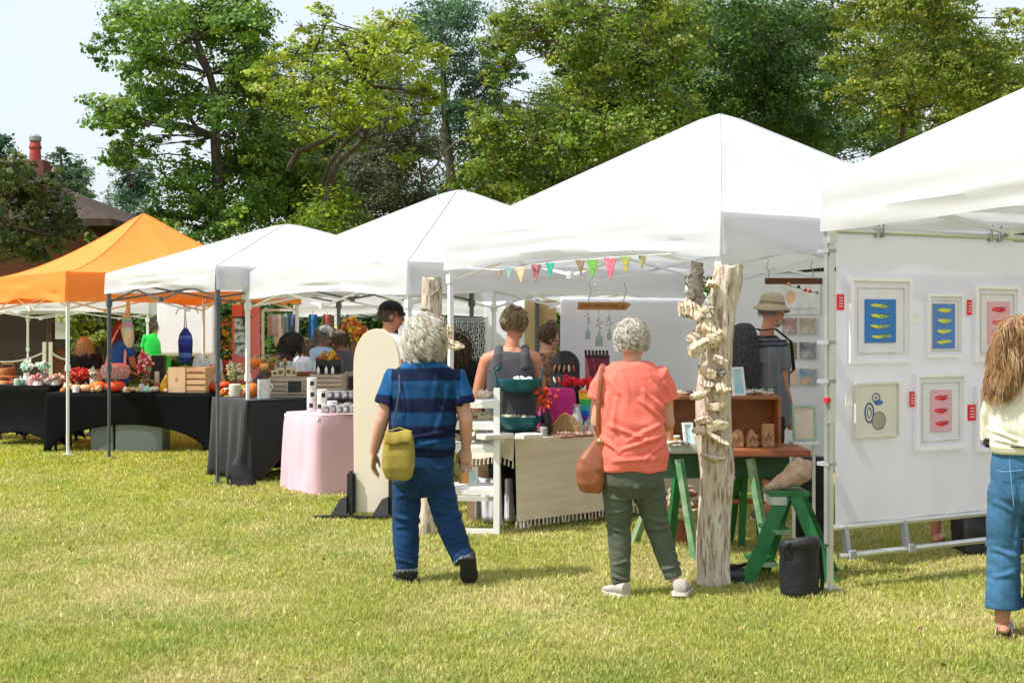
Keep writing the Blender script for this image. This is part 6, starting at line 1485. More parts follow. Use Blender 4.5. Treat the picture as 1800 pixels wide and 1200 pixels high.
# things lying on the linen table, placed by pixel on its top
def onTab(px, py, z=.708):
    Z = (EYE - z) * F / (py - HZ); return W(px, py, Z)
teal = M('teal_metal', (.015, .13, .17), rough=.35, metal=.3)
r = thing('basket_stand', 'two tier teal wire basket stand holding shells', 'basket', W(912, 760, 10.35), .1); o = r.location
bz = [(W(912, 738, 10.35).z - o.z, 'shell'), (W(912, 672, 10.35).z - o.z, 'white flower')]
for z0, _ in bz:
    MB().lathe([(.02, z0 - .085), (.10, z0 - .075), (.145, z0 - .04), (.165, z0 + .0), (.172, z0 + .03), (.168, z0 + .032), (.158, z0), (.135, z0 - .035), (.09, z0 - .065), (.02, z0 - .075)], n=30).obj('bowl', teal, r, smooth=True)
for sx in (-1, 1): MB().tube([(sx * .175, 0, -.0), (sx * .178, 0, .2), (sx * .172, 0, .40), (sx * .19, 0, .47), (sx * .16, 0, .50)], .009, 7).obj('stand_rod', teal, r, smooth=True)
MB().tube([(.17, 0, .40), (.06, .10, .36), (-.06, .10, .36), (-.17, 0, .40)], .006, 6).tube([(-.17, 0, 0), (0, -.14, -.0), (.17, 0, 0), (0, .14, 0), (-.17, 0, 0)], .008, 6).obj('hoop', teal, r)
o.z = .71 if o.z < .71 else o.z
SHELL = M('shell', (.62, .54, .40), col2=(.25, .2, .15), scale=25, rough=.5)
for (z0, nm), n in zip(bz, (34, 16)):
    for k in range(n):
        a = random.random() * 2 * PI; rr = random.random() ** .5 * (.13 if nm == 'shell' else .075); c = Vector((rr * math.cos(a) + (0 if nm == 'shell' else .03), rr * math.sin(a), z0 + .012 + random.random() * .025))
        ob = MB().ell(c + o, (random.uniform(.016, .03), random.uniform(.014, .024), random.uniform(.010, .018)), 8, 6, (random.random(), random.random(), random.random())).obj('shell', SHELL if nm == 'shell' else M('white_shell', (.75, .74, .70), rough=.5), None, smooth=True)
        tag(ob, 'small mottled shell heaped in the lower teal basket' if nm == 'shell' else 'small white shell heaped in the upper teal basket', 'shell', 'shells in the lower teal basket' if nm == 'shell' else 'white shells in the upper teal basket')
MAG = fabric('magenta_cloth', (.52, .035, .20), var=.1); REDF = fabric('red_fluff', (.62, .02, .03), var=.3, scale=30)
r = thing('display_stand', 'magenta draped stand between the basket and the coral shirt', 'display stand', onT(1.15, .40))
def cloth_box(w, d, h, ripple=.012, flare=.03, seed=0, n=64, r_=.05, lv=10, scallop=0.0, top=True, p=5.0):
    m = MB(); R = []
    for j in range(lv + 1):
        u = j / lv; ring = []
        for k in range(n):
            a = 2 * PI * k / n; ca, sa = math.cos(a), math.sin(a); q_ = (abs(ca) ** p + abs(sa) ** p) ** (-1 / p)
            f = ripple * (.15 + u) * (math.sin(a * 9 + seed + 1.5 * u) * .5 + fold(math.cos(a) * 4, math.sin(a) * 4, u, 1, 1, seed)) + flare * u + .012 * min(1, u * 8)
            ring.append(Vector(((w / 2 + f) * q_ * ca, (d / 2 + f) * q_ * sa, h * (1 - u) + scallop * u * (.5 + .5 * math.cos(a * 4)) + (-.008 if u == 0 else 0) + .004)))
        R.append(ring)
    m.rings(R[::-1], cap=False)
    if top: m.add([v + Vector((0, 0, .008)) for v in R[0]] , [tuple(range(n))]); m.rings([R[0], [v + Vector((0, 0, .008)) for v in R[0]]], cap=False)
    return m
cloth_box(.26, .30, .32, .012, .02, 2).obj('drape', MAG, r, smooth=True)
r.location = W(980, 760, 10.9); r.location.z = .708
r = thing('clip_board', 'black arched board full of hair clips above the magenta stand', 'clip board', W(993, 660, 11.2), -.5); m = MB()
m.prism([(-.13, -.22), (.13, -.22)] + [(.13 * math.cos(t), .08 + .13 * math.sin(t)) for t in [k * PI / 12 for k in range(13)]], (0, 0, 0), (1, 0, 0), (0, 0, 1), (0, 1, 0), .015).obj('board', BLKP, r)
for k in range(15):
    x = -.09 + .045 * (k % 5); z = -.14 + .10 * (k // 5)
    if x * x + max(0, z - .06) ** 2 > .012: continue
    MB().ell((x, -.012, z), (.012, .008, .032), 8, 6, (0, random.uniform(-.5, .5), 0)).obj('hair_clip', M('clip_%d' % (k % 4), ((.45, .25, .12), (.55, .5, .4), (.4, .05, .05), (.2, .12, .06))[k % 4], rough=.4), r, smooth=True)
r2 = thing('clip_board', 'dark red spiky rack of hair clips just left of the coral shoulder', 'clip board', W(1050, 655, 11.35), -.5)
MB().box((0, 0, .0), (.22, .02, .30)).obj('board', M('maroon', (.16, .03, .05), rough=.8, var=.4, scale=30), r2)
for k in range(7): MB().bar((-.1 + .033 * k, -.01, .13), (-.1 + .033 * k, -.02, .19), .02, .01).obj('hair_clip', M('clip_dark', (.05, .03, .03)), r2)
r = thing('red_headband', 'fluffy red flower headband on a stand behind the rainbow cloth', 'headband', W(1017, 688, 10.9)); m = MB()
for k in range(60):
    a = random.random() * 2 * PI; m.ell((.10 * math.cos(a) + random.gauss(0, .01), .07 * math.sin(a), random.gauss(0.02, .018)), random.uniform(.014, .024), 7, 5)
m.obj('petals', REDF, r, smooth=True); r.location = W(1017, 676, 10.9)
MB().lathe([(.05, -.33), (.06, -.30), (.02, -.26), (.015, -.03), (.04, -.015)], n=14).obj('stand', BLKP, r)
def rainbow():
    m = bpy.data.materials.new('rainbow_cloth'); m.use_nodes = True; nt = m.node_tree; b = nt.nodes['Principled BSDF']; b.inputs['Roughness'].default_value = .8
    tc = nt.nodes.new('ShaderNodeTexCoord'); sx = nt.nodes.new('ShaderNodeSeparateXYZ'); mr = nt.nodes.new('ShaderNodeMapRange'); mr.inputs[1].default_value = -.14; mr.inputs[2].default_value = .14; cr = nt.nodes.new('ShaderNodeValToRGB'); cr.color_ramp.interpolation = 'CONSTANT'
    cs = [(.25, .02, .35), (.02, .10, .55), (.02, .40, .45), (.05, .45, .10), (.75, .55, .03), (.80, .20, .02)]
    e = cr.color_ramp.elements; e[0].color = cs[0] + (1,); e[1].position = 1 / 6; e[1].color = cs[1] + (1,)
    for i in range(2, 6): x = e.new(i / 6); x.color = cs[i] + (1,)
    nt.links.new(tc.outputs['Object'], sx.inputs[0]); nt.links.new(sx.outputs[2], mr.inputs[0]); nt.links.new(mr.outputs[0], cr.inputs[0]); nt.links.new(cr.outputs[0], b.inputs['Base Color']); return m
r = thing('rainbow_flag', 'small rainbow cloth hanging on the table beside the coral sleeve', 'flag', W(1029, 712, 10.75)); m = MB()
m.grid(lambda a, t: (-.055 + .11 * a - .05 * t * (a - .5), .012 * math.sin(a * 7), .12 - .25 * t * (1 - .3 * abs(a - .5))), 10, 12); oo = m.obj('cloth', rainbow(), r, smooth=True); md = oo.modifiers.new('t', 'SOLIDIFY'); md.thickness = .003
MB().tube([(0, .02, .16), (0, .02, -.26)], .006, 6).obj('stick', WHITEP, r)
r = thing('arch_ornament', 'brown cork arch standing on the linen table', 'ornament', onTab(996, 762)); CORK = M('cork', (.36, .22, .10), rough=.9, var=.3, scale=60, bump=.4)
MB().prism([(-.115, 0), (.115, 0), (.10, .07), (.06, .13), (0, .155), (-.06, .14), (-.10, .08)], (0, 0, 0), (1, 0, 0), (0, 0, 1), (0, 1, 0), .03).obj('arch', CORK, r, bevel=.006)
gold = MB()
for k in range(9): gold.ell((-.10 + .012 * k, -.005, .07 + .085 * math.sin(k / 8 * 1.5)), .008, 6, 5)
gold.obj('gold_trim', M('gold_beads', (.6, .42, .1), rough=.3, metal=.6), r)
r = thing('flower_bottle', 'dark bottle with red dried flowers next to the teal baskets', 'vase', onTab(962, 764)); MB().lathe([(.035, 0), (.04, .01), (.04, .13), (.018, .17), (.018, .2)], n=14).obj('bottle', M('dark_glass', (.02, .015, .02), rough=.15), r, smooth=True); m = MB()
for k in range(40): c = Vector((random.gauss(0, .035), random.gauss(0, .03), .27 + random.gauss(0, .05))); m.ell(c, random.uniform(.010, .02), 6, 5)
m.obj('flowers', M('red_dried', (.55, .06, .03), rough=.9, var=.4, scale=30), r, smooth=True)
m = MB()
for k in range(9): m.tube([(0, 0, .19), (random.gauss(0, .03), random.gauss(0, .03), .28)], .002, 4)
m.obj('stems', M('stem_brown', (.1, .08, .03)), r)
r = thing('glass_jar', 'small clear jar with a dark lid near the left corner of the linen table', 'jar', onTab(955, 765)); MB().lathe([(.03, 0), (.032, .005), (.032, .06), (.022, .07)], n=16).obj('jar', glass('jar_glass', mixf=.6), r, smooth=True); MB().lathe([(.024, .07), (.026, .072), (.026, .088), (.02, .09)], n=16).obj('lid', BLKP, r)
r = thing('vase', 'white and silver vase beside the cork arch', 'vase', onTab(1014, 760)); MB().lathe([(.03, 0), (.045, .03), (.05, .08), (.03, .16), (.022, .2), (.035, .22)], n=18).obj('vase', M('silver_white', (.6, .6, .62), rough=.25, metal=.4), r, smooth=True)
r = thing('tray', 'tray of brown pebbles at the front edge of the linen table', 'tray', onTab(1010, 768), ang); MB().box((0, 0, .008), (.34, .09, .016)).obj('tray', M('tray_wood', (.3, .15, .1)), r)
for k in range(26): tag(MB().ell(r.location + Vector((math.cos(ang) * random.uniform(-.16, .16), math.sin(ang) * random.uniform(-.16, .16), .026)) + Vector((random.uniform(-.02, .02), random.uniform(-.02, .02), 0)), (.014, .011, .010), 7, 5, (0, 0, random.random() * 3)).obj('pebble', M('pebble_%d' % (k % 3), ((.35, .16, .12), (.45, .3, .22), (.2, .1, .08))[k % 3], rough=.5), None, smooth=True), 'small brown polished pebble on the tray at the linen table edge', 'pebble', 'pebbles on the tray')
for (px, c_, lb) in ((915, .26, 'white cloth folded at the left end of the linen table'), (930, .18, 'pale stone slab at the left end of the linen table')):
    r = thing('folded_cloth' if px == 915 else 'stone', lb, 'cloth' if px == 915 else 'stone', onTab(px - 45 if px == 915 else px, 771), ang); link('cloth' if px == 915 else 'slab', voxel_mesh(MB().box((0, 0, .02), (c_, .12, .04)), 'c', .008, 4, M('off_white_cloth', (.66, .62, .56), rough=.9), cloth_fold(.004, px)), r)
# under the linen table: folded blankets, a cushion and an orange bag
GB_ = M('grey_white_cloth', (.52, .51, .56), col2=(.68, .67, .7), scale=7, rough=.9); r = thing('cushion', 'tan cushion with orange patches stored under the linen table end', 'cushion', (-.05, 10.75, 0)); TANC = M('tan_cushion', (.42, .27, .17), col2=(.5, .36, .26), scale=4, rough=.9)
link('cushion', voxel_mesh(MB().ell((0, 0, .44), (.24, .16, .17), 18, 12), 'cushion', .012, 3, TANC, cloth_fold(.01, 3)), r); MB().box((0, .02, .14), (.42, .26, .27)).obj('carton', M('cardboard', (.35, .23, .13), rough=.9, var=.1), r)
r.location = W(868, 900, 10.7); r.location.z = 0
r = thing('blanket', 'grey and white blanket hanging in folds under the linen table', 'blanket', W(880, 900, 10.45)); r.location.z = 0; m = MB()
m.grid(lambda a, t: (-.20 + .42 * a, .05 * math.sin(a * 17) * (.4 + t) + .03 * math.sin(a * 29), .36 - t * .33), 48, 8); oo = m.obj('folds', GB_, r, smooth=True); md = oo.modifiers.new('t', 'SOLIDIFY'); md.thickness = .006
r = thing('carry_bag', 'orange and black bag on the grass under the linen table', 'bag', W(1050, 905, 10.9)); r.location.z = 0; link('bag', voxel_mesh(MB().box((0, 0, .09), (.30, .2, .17)), 'bag', .012, 5, M('orange_bag', (.62, .17, .03), col2=(.1, .05, .03), scale=4, rough=.8), cloth_fold(.012, 8)), r); MB().tube([(-.1, -.1, .16), (-.05, -.13, .22), (.05, -.13, .22), (.1, -.1, .16)], .01, 6).obj('handle', BLACKF, r)
# ------------------------------------------------------------------ hanging arrow sign with bottles
r = thing('arrow_sign', 'brown wooden arrow sign with carved letters hanging before the white wall', 'sign', W(1062, 538, 11.0)); o = r.location; s = F / 11.0
SGN = M('sign_wood', (.36, .17, .06), rough=.8, var=.2, scale=6, stretch=(1, 4, 4)); m = MB()
m.prism([(-47 / s, -6.5 / s), (38 / s, -7 / s), (48 / s, 3 / s), (38 / s, 7 / s), (-46 / s, 7 / s)], (0, 0, 0), (1, 0, 0), (0, 0, 1), (0, 1, 0), .02).obj('board', SGN, r)
m = MB()
for k in range(20):
    x = (-40 + 3.9 * k) / s
    if k % 6 == 5: continue
    m.box((x, -.003, 0), (.003, .004, .026)); m.box((x + .006, -.003, random.choice((-.01, 0, .01))), (.009, .004, .004))
m.obj('carved_letters', M('carved_dark', (.10, .04, .02)), r)
for px in (1033, 1095): MB().tube([W(px, 532, 11.0) - o, W(px + 6, 512, 11.0) - o, W(px + 2, 497, 11.0) - o], .004, 5).obj('hanging_cord', M('cord_grey', (.35, .33, .3)), r)
for k, (px, y0, y1) in enumerate(((1033, 575, 596), (1053, 583, 608), (1071, 578, 597))):
    b = thing('glass_bottle', ['small glass bottle hanging leftmost under the arrow sign', 'largest glass bottle hanging in the middle under the arrow sign', 'small glass bottle hanging rightmost under the arrow sign'][k], 'bottle', W(px, y1, 11.0), 0, 'bottles under the arrow sign')
    h = (y1 - y0) / s; w = (.020, .030, .018)[k]
    MB().lathe([(w * .9, 0), (w, .005), (w, h * .55), (w * .4, h * .8), (w * .4, h)], n=14).obj('bottle', M('sea_glass', (.42, .52, .50), rough=.2, trans=.4), b, smooth=True)
    MB().tube([(0, 0, h), (.004, 0, h + .04), (-.004, 0, h + .09), (0, 0, W(px, 545, 11).z - W(px, y1, 11).z)], .0025, 4).obj('wire', GREYP, b)
    m = MB()
    for q_ in range(6): m.ell((random.gauss(0, .012), 0, h + .03 + q_ * .015), .008, 6, 5)
    m.obj('bead_trim', M('bead_trim', (.4, .34, .3)), b)
# ------------------------------------------------------------------ green trestle table, shelf box, stool
GRN = M('green_paint', (.022, .15, .045), rough=.45, var=.2, scale=7, bump=.15, bscale=25); GRN2 = M('worn_green_paint', (.10, .26, .12), col2=(.33, .42, .26), rough=.6, scale=9, var=.3); BRNW = M('red_brown_wood', (.30, .095, .035), rough=.5, var=.25, scale=4, stretch=(1, 6, 6), spec=.4); BRND = M('shelf_wood', (.33, .125, .04), rough=.5, var=.2, scale=4, stretch=(1, 6, 6), spec=.4)
tz = 9.05
r = thing('trestle_table', 'green trestle table with worn white end and red brown board', 'table', W(1290, 980, 9.05)); o = r.location; o.z = 0; s = F / tz
def lx(px): return (px - 900) / s - o.x
MB().box(((lx(1168) + lx(1240)) / 2, .15, .735), (lx(1240) - lx(1168), .46, .04)).obj('worn_board', M('worn_white_board', (.55, .58, .53), col2=(.30, .36, .30), rough=.7, scale=12), r)
MB().box(((lx(1242) + lx(1420)) / 2, .15, .70), (lx(1420) - lx(1242), .50, .045)).obj('tabletop', BRNW, r, bevel=.006)
MB().box(((lx(1130) + lx(1392)) / 2, .12, .595), (lx(1392) - lx(1130), .08, .16)).obj('apron', M('dark_green_paint', (.03, .085, .035), rough=.5, var=.2), r)
for (xt, xb, y0, y1, mt) in ((1192, 1218, -.05, -.12, GRN2), (1180, 1128, .25, .55, GRN2), (1202, 1188, .22, .35, GRN), (1318, 1345, -.02, -.10, GRN2), (1322, 1318, .25, .34, GRN), (1338, 1360, .25, .4, GRN), (1310, 1302, .2, .5, GRN)):
    MB().bar((lx(xt), y0, .66), (lx(xb), y1, 0.0), .055, .04).obj('leg', mt, r)
MB().box((lx(1300), .3, .33), (.46, .03, .035)).obj('stretcher', BRNW, r)
# shelf box on the table
r = thing('shelf_box', 'open red brown wooden shelf box standing on the green trestle table', 'shelf box', (W(1276, 790, 9.2).x, 9.2, .724)); w = .74; h = W(1276, 697, 9.2).z - .724; d = .24
MB().box((0, d, h / 2), (w, .015, h)).obj('back_panel', BRND, r)
MB().box((-w / 2, d / 2, h / 2), (.02, d, h)).obj('side_panel', BRND, r); MB().box((w / 2, d / 2, h / 2), (.02, d, h)).obj('side_panel', BRND, r)
MB().box((0, d / 2, h - .008), (w - .02, d - .02, .02)).obj('top_panel', BRND, r); MB().box((0, d / 2, .012), (w - .02, d - .02, .02)).obj('bottom_panel', BRND, r)
MB().box((-.12, d / 2, h / 2), (.015, d - .02, h - .05)).obj('divider', BRND, r)
WD = M('light_wood', (.42, .24, .11), rough=.6, var=.25, scale=7, stretch=(4, 4, 1))
sh = r.location; sh_h = h
for (px, wx, hx, nm, lb) in ((1298, .075, .125, 'rounded', 'rounded wood carving at the left of three in the shelf box'), (1323, .09, .125, 'fin', 'wood carving with carved fins in the middle of the shelf box'), (1351, .082, .16, 'block', 'rectangular wood block on the right inside the shelf box')):
    q_ = thing('wood_carving', lb, 'carving', (W(px, 700, 9.13).x, 9.13, .724), 0, 'wood carvings in the shelf box')
    pl = dict(rounded=[(-.5, 0), (.5, 0), (.5, .6), (.35, .9), (0, 1), (-.35, .9), (-.5, .6)], fin=[(-.4, 0), (.4, 0), (.5, .3), (.3, .42), (.52, .62), (.2, .75), (0, 1), (-.3, .85), (-.45, .4)], block=[(-.5, 0), (.5, 0), (.5, 1), (-.5, 1)])[nm]
    cb = MB().prism([(a * wx, b * hx) for a, b in pl], (0, 0, 0), (1, 0, 0), (0, 0, 1), (0, 1, 0), .035).obj('carving', WD, q_, bevel=.006)
    MB().tube([(-wx * .2, -.003, hx * .3), (0, -.003, hx * .6), (wx * .2, -.003, hx * .35)], .003, 5).obj('carved_line', M('carved_dark', (.1, .04, .02)), cb)
def small_frame(lb, px, py, Z, w, h, tilt, fc_, ic, rz=0, z=None):
    q_ = thing('framed_photo', lb, 'framed photo', W(px, py, Z), rz)
    if z is not None: q_.location.z = z
    R_ = Euler((tilt, 0, 0)).to_matrix(); m = MB()
    for (cx, cz, ww, hh) in ((0, h - .008, w, .016), (0, .008, w, .016), (-w / 2 + .008, h / 2, .016, h - .032), (w / 2 - .008, h / 2, .016, h - .032)): m.box(R_ @ Vector((cx, 0, cz)), (ww, .014, hh), R_)
    m.obj('frame', fc_, q_); MB().box(R_ @ Vector((0, .003, h / 2)), (w - .03, .006, h - .03), R_).obj('picture', ic, q_)
    MB().bar(R_ @ Vector((0, .01, h * .8)), (0, h * .35, 0.004), .012).obj('easel_leg', fc_, q_)
    return q_
small_frame('white framed pale teal print leaning on the worn board next to the coral shirt', 1212, 780, 8.98, .075, .15, -.25, WHITEP, M('teal_print', (.30, .62, .66), col2=(.7, .8, .8), scale=8), .3, z=.757)
small_frame('white framed teal print standing on top of the shelf box by the backpack', 1300, 693, 9.25, .11, .20, -.18, WHITEP, M('aqua_print', (.15, .55, .62), col2=(.72, .76, .8), scale=5), .5, z=sh.z + h + .003)
fr_ = small_frame('mint green framed peach picture right of the trestle table', 1415, 775, 9.35, .17, .25, -.12, M('mint_frame', (.34, .52, .42), rough=.6), M('peach_print', (.75, .58, .40), col2=(.72, .70, .60), scale=6), .1)
st = thing('plinth', 'narrow white plinth holding the mint framed picture', 'plinth', (fr_.location.x, fr_.location.y + .04, 0)); MB().box((0, 0, fr_.location.z - .012), (.18, .16, .02)).obj('top', WHITEP, st)
MB().bar((-.07, 0, 0), (-.07, 0, fr_.location.z - .02), .02).obj('leg', WHITEP, st); MB().bar((.07, 0, 0), (.07, 0, fr_.location.z - .02), .02).obj('leg', WHITEP, st)
for k, (px, py, L_, mt) in enumerate(((1196, 686, .12, 1), (1212, 688, .08, 2), (1228, 690, .09, 1), (1320, 690, .16, 0), (1345, 689, .12, 1))):
    ob = drift_piece(L_, .035, .04, 90 + k, .4).obj('driftwood_piece', (DRIFT, DRIFT2, DRIFTG)[mt], None, smooth=True); ob.location = (W(px, py, 9.3).x, 9.3, sh.z + h + .020); ob.rotation_euler = (0, 0, random.uniform(-.5, .5)); tag(ob, 'small driftwood piece lying on the top of the shelf box', 'driftwood', 'driftwood on the shelf box')
for k, (px, lb) in enumerate(((1186, 'pale'), (1200, 'dark'))):
    q_ = drift_piece(.10, .03, .03, 70 + k, .5).obj('seed_pod', (DRIFT2, DRIFTG)[k], None, smooth=True); q_.location = (W(px, 780, 8.95).x, 8.95, .772); tag(q_, lb + ' seed pod lying on the worn white board end', 'seed pod')
# straw bundles under the table
r = thing('wood_basket', 'basket of driftwood sticks on the grass under the green table', 'basket', W(1200, 925, 9.55)); r.location.z = 0
MB().lathe([(.10, .18), (.15, .20), (.17, .26), (.165, .26), (.14, .205), (.09, .19)], n=22).obj('basket', M('straw', (.55, .45, .28), rough=.9, var=.3, scale=30, bump=.6), r, smooth=True)
MB().tube([(0, 0, 0), (0, 0, .19)], .05, 10).obj('stand', BRNW, r)
for k in range(12):
    ob = drift_piece(.20, .035, .035, 110 + k, .5).obj('driftwood_stick', (DRIFT2, BRNW, DRIFT)[k % 3] if k % 4 else M('pinkish_wood', (.5, .25, .16)), None, smooth=True); ob.location = r.location + Vector((random.uniform(-.05, .05), random.uniform(-.06, .06), .25 + .012 * k)); ob.rotation_euler = (0, random.uniform(-.2, .2), random.uniform(-.6, .6)); tag(ob, 'driftwood stick in the basket under the green table', 'stick', 'sticks in the basket under the table')
# green step stool
r = thing('step_stool', 'green wooden step ladder stool with a stone on top next to the black weight bag', 'step stool', W(1385, 1010, 8.25)); o = r.location; o.z = 0; s = F / 8.25
def sx_(px): return (px - 900) / s - o.x
topz = .535
MB().box(((sx_(1347) + sx_(1418)) / 2, .02, topz), (sx_(1418) - sx_(1347), .26, .028)).obj('top_board', GRN, r, bevel=.004)
MB().box((sx_(1362), -.02, topz - .04), (.10, .20, .05)).obj('bracket', M('worn_white_board', (.55, .58, .53)), r)
for (xt, xb, y0, y1) in ((1372, 1304, -.09, -.16), (1392, 1352, .13, .20), (1392, 1452, -.09, -.15), (1412, 1478, .13, .2)):
    MB().bar((sx_(xt), y0, topz - .01), (sx_(xb), y1, .0), .085 if xb < 1400 else .07, .028, up=(0, 1, 0)).obj('side_rail', GRN, r)
for px, z in ((1362, .31), (1338, .115)):
    MB().box((sx_(px), .02, z), (.15, .27 + .05 * (z < .2), .022)).obj('tread', GRN, r); MB().box((sx_(px) - .01, -.125 - .012 * (z < .2), z - .002), (.16, .012, .028)).obj('tread_edge', GRN2, r)
for z in (.2,): MB().bar((sx_(1440), -.13, z), (sx_(1452), .18, z), .03).obj('brace', GRN, r)
st = drift_piece(.25, .16, .14, 301, .35, .03); st = MB().tube([(-.13, 0, -.02), (-.08, .01, -.025), (-.01, 0, -.01), (.06, -.01, .01), (.105, 0, .02), (.118, 0, .02)], [.018, .036, .056, .080, .092, .06], 9, flat=.75, round_caps=True); ob = link('stone', voxel_mesh(st, 'stone', .008, 2, None, cloth_fold(.020, 4, 18, 18, 14)), None); ob.data.materials.append( M('pinkish_stone', (.34, .21, .13), col2=(.50, .35, .25), rough=.9, scale=5, bump=.6, bscale=20)); ob.location = (W(1385, 840, 8.25).x, 8.27, topz + .085); ob.rotation_euler = (0, -.32, .2); tag(ob, 'pinkish driftwood burl lying on top of the green step stool', 'wood burl')
# dark cooler behind the stool, and gear behind the art wall
r = thing('camp_chair', 'black folded camp chair standing behind the green step stool', 'chair', W(1424, 890, 9.6)); r.location.z = 0
link('fabric', voxel_mesh(MB().box((0, 0, .33), (.20, .16, .56)), 'fabric', .014, 4, NYL, cloth_fold(.015, 3)), r)
for x in (-.07, .07): MB().tube([(x, -.07, 0), (x, -.05, .62)], .012, 6).obj('frame_tube', GREYP, r)
r = thing('storage_bag', 'black bag on the grass behind the art wall, with a clear plastic cover', 'bag', (3.26, 9.2, 0)); link('bag', voxel_mesh(MB().box((0, 0, .17), (.40, .3, .32)), 'bag', .014, 5, NYL, cloth_fold(.014, 6)), r); MB().box((-.08, -.02, .345), (.24, .24, .02)).obj('cover', M('clear_wrap', (.6, .62, .64), rough=.2), r)
# ------------------------------------------------------------------ pink table with tins
PNKC = M('pink_cloth', (.70, .45, .52), rough=.85, var=.05, scale=3, bump=.25, bscale=60)
c0 = Vector((-1.775, 12.15, 0)); wA, dB = .72, 1.15; ctr = c0 - uC * wA / 2 + vC * dB / 2; hp = .715
pt = thing('tablecloth', 'pink floor length tablecloth on the table left of the cream board', 'tablecloth', (ctr.x, ctr.y, 0), -TH)
cloth_box(wA - .03, dB - .03, hp, .022, .025, 3, 120, lv=14, p=9).obj('cloth', PNKC, pt, smooth=True)
tbx = thing('folding_table', 'small table under the pink cloth', 'table', (ctr.x, ctr.y, 0), -TH); MB().box((0, 0, hp - .03), (wA - .06, dB - .06, .03)).obj('tabletop', WHITEP, tbx)
for sx in (-1, 1):
    for sy in (-1, 1): MB().bar((sx * .28, sy * .5, 0), (sx * .28, sy * .5, hp - .04), .03).obj('leg', GREYP, tbx)
TIN = M('grey_tin', (.34, .35, .37), rough=.35, metal=.5, var=.2, scale=20); CANW = M('white_canister', (.70, .68, .63), rough=.5, var=.06)
def can(px, py, Z, r_, h, mat, lb, grp, z=None, label_box=True):
    q_ = thing('tin', lb, 'tin', W(px, py, Z), random.uniform(-.5, .5), grp)
    if z is not None: q_.location.z = z
    MB().lathe([(r_ * .97, 0), (r_, .004), (r_, h - .012), (r_ * .97, h - .01)], n=20).obj('tin_body', mat, q_, smooth=True); MB().lathe([(r_ * 1.03, h - .012), (r_ * 1.04, h - .008), (r_ * 1.04, h), (r_ * .9, h + .003)], n=20).obj('lid', mat if mat is CANW else M('tin_lid', (.55, .55, .56), rough=.3, metal=.6), q_, smooth=True)
    if label_box: MB().box((.0, -r_ - .001, h * .5), (r_ * .8, .004, h * .42)).obj('paper_label', BLKP if mat is CANW else M('tin_label', (.62, .55, .58), rough=.7), q_)
    return q_
zt = hp + .016
rows = [(548, 12.75, 3), (566, 12.6, 2), (584, 12.55, 1)]
for (px, Z, n) in rows:
    for k in range(n): can(px, 700, Z, .046, .098, CANW, 'white round canister with dark label stacked at the left of the pink table', 'white canisters on the pink table', zt + k * .104)
for j in range(3):
    for k in range(5):
        can(572 + 12 * k + 3 * j, 700, 12.35 + .22 * j, .036, .065 + .012 * (k % 2), TIN, 'small grey tin with pale label on the pink table', 'grey tins on the pink table', zt)
for k in range(4): can(580 + 13 * k, 700, 12.75, .036, .065, TIN, 'small grey tin raised on the black riser of the pink table', 'grey tins on the riser', zt + .115)
rs = thing('riser', 'black riser shelf carrying tins on the pink table', 'riser', W(606, 700, 12.78)); rs.location.z = zt; MB().box((0, 0, .106), (.36, .14, .012)).obj('top', BLKP, rs)
for x in (-.17, .17): MB().box((x, 0, .05), (.012, .13, .1)).obj('side', BLKP, rs)
# ------------------------------------------------------------------ black draped tables
BLKC = M('black_table_cloth', (.006, .006, .007), rough=.85, var=.2, scale=4, spec=.1); GRYC = M('charcoal_table_cloth', (.016, .0165, .018), rough=.8, var=.15, scale=4, sheen=.15)
c0 = Vector((-2.58, 13.10, 0)); wA, dB = .80, 1.83; hb3 = .80; ctr = c0 - uC * wA / 2 + vC * dB / 2
bt = thing('tablecloth', 'charcoal tablecloth with deep folds between the two tent poles', 'tablecloth', (ctr.x, ctr.y, 0), -TH)
m = MB()
def fr3(a, t):   # front and short return, hanging to the ground
    x = -wA / 2 - .02 + (wA + .04) * a
    return Vector((x, -dB / 2 - .012 - t * (.05 + .035 * math.sin(a * 23) + .02 * fold(x * 5, 0, t, 1, 1, 4)), hb3 * (1 - t) + .02 * t))
m.grid(fr3, 60, 12)
def sd3(a, t):
    y = -dB / 2 + dB * a; low = .02 + .50 * min(1, a / .45) if a < .45 else .52
    low = .03 if a < .06 else (.03 + (.50 * min(1, (a - .06) / .34)))
    return Vector((wA / 2 + .012 + t * (.03 + .02 * math.sin(a * 21)), y, hb3 + (low - hb3) * t))
m.grid(sd3, 60, 12)
m.grid(lambda a, t: Vector((-wA / 2 - .02 + (wA + .04) * a, -dB / 2 - .012 + (dB + .024) * t, hb3 + .003 * fold(a * 6, t * 6, 0, 1, 1, 2))), 16, 24)
m.grid(lambda a, t: Vector((-wA / 2 - .012 - t * .03, -dB / 2 + dB * a, hb3 * (1 - t) + .02 * t)), 20, 6)
o_ = m.obj('cloth', GRYC, bt, smooth=True); md = o_.modifiers.new('t', 'SOLIDIFY'); md.thickness = .004
fb = thing('folding_table', 'table under the charcoal cloth, its side open', 'table', bt.location, -TH); MB().box((0, 0, hb3 - .025), (wA - .02, dB - .04, .03)).obj('tabletop', WHITEP, fb)
for sx in (-1, 1):
    for sy in (-1, 1): MB().bar((sx * .33, sy * .8, 0), (sx * .33, sy * .8, hb3 - .03), .03).obj('leg', GREYP, fb)
q_ = thing('carton', 'brown carton stored under the charcoal tablecloth', 'box', bt.location + uC * .08 + vC * .05, -TH + .2); MB().box((0, 0, .24), (.42, .5, .48)).obj('carton', M('cardboard', (.35, .23, .13), rough=.9, var=.1), q_); MB().box((0, 0, .483), (.06, .5, .004)).obj('tape', M('packing_tape', (.42, .3, .16), rough=.4), q_)
hx = .70
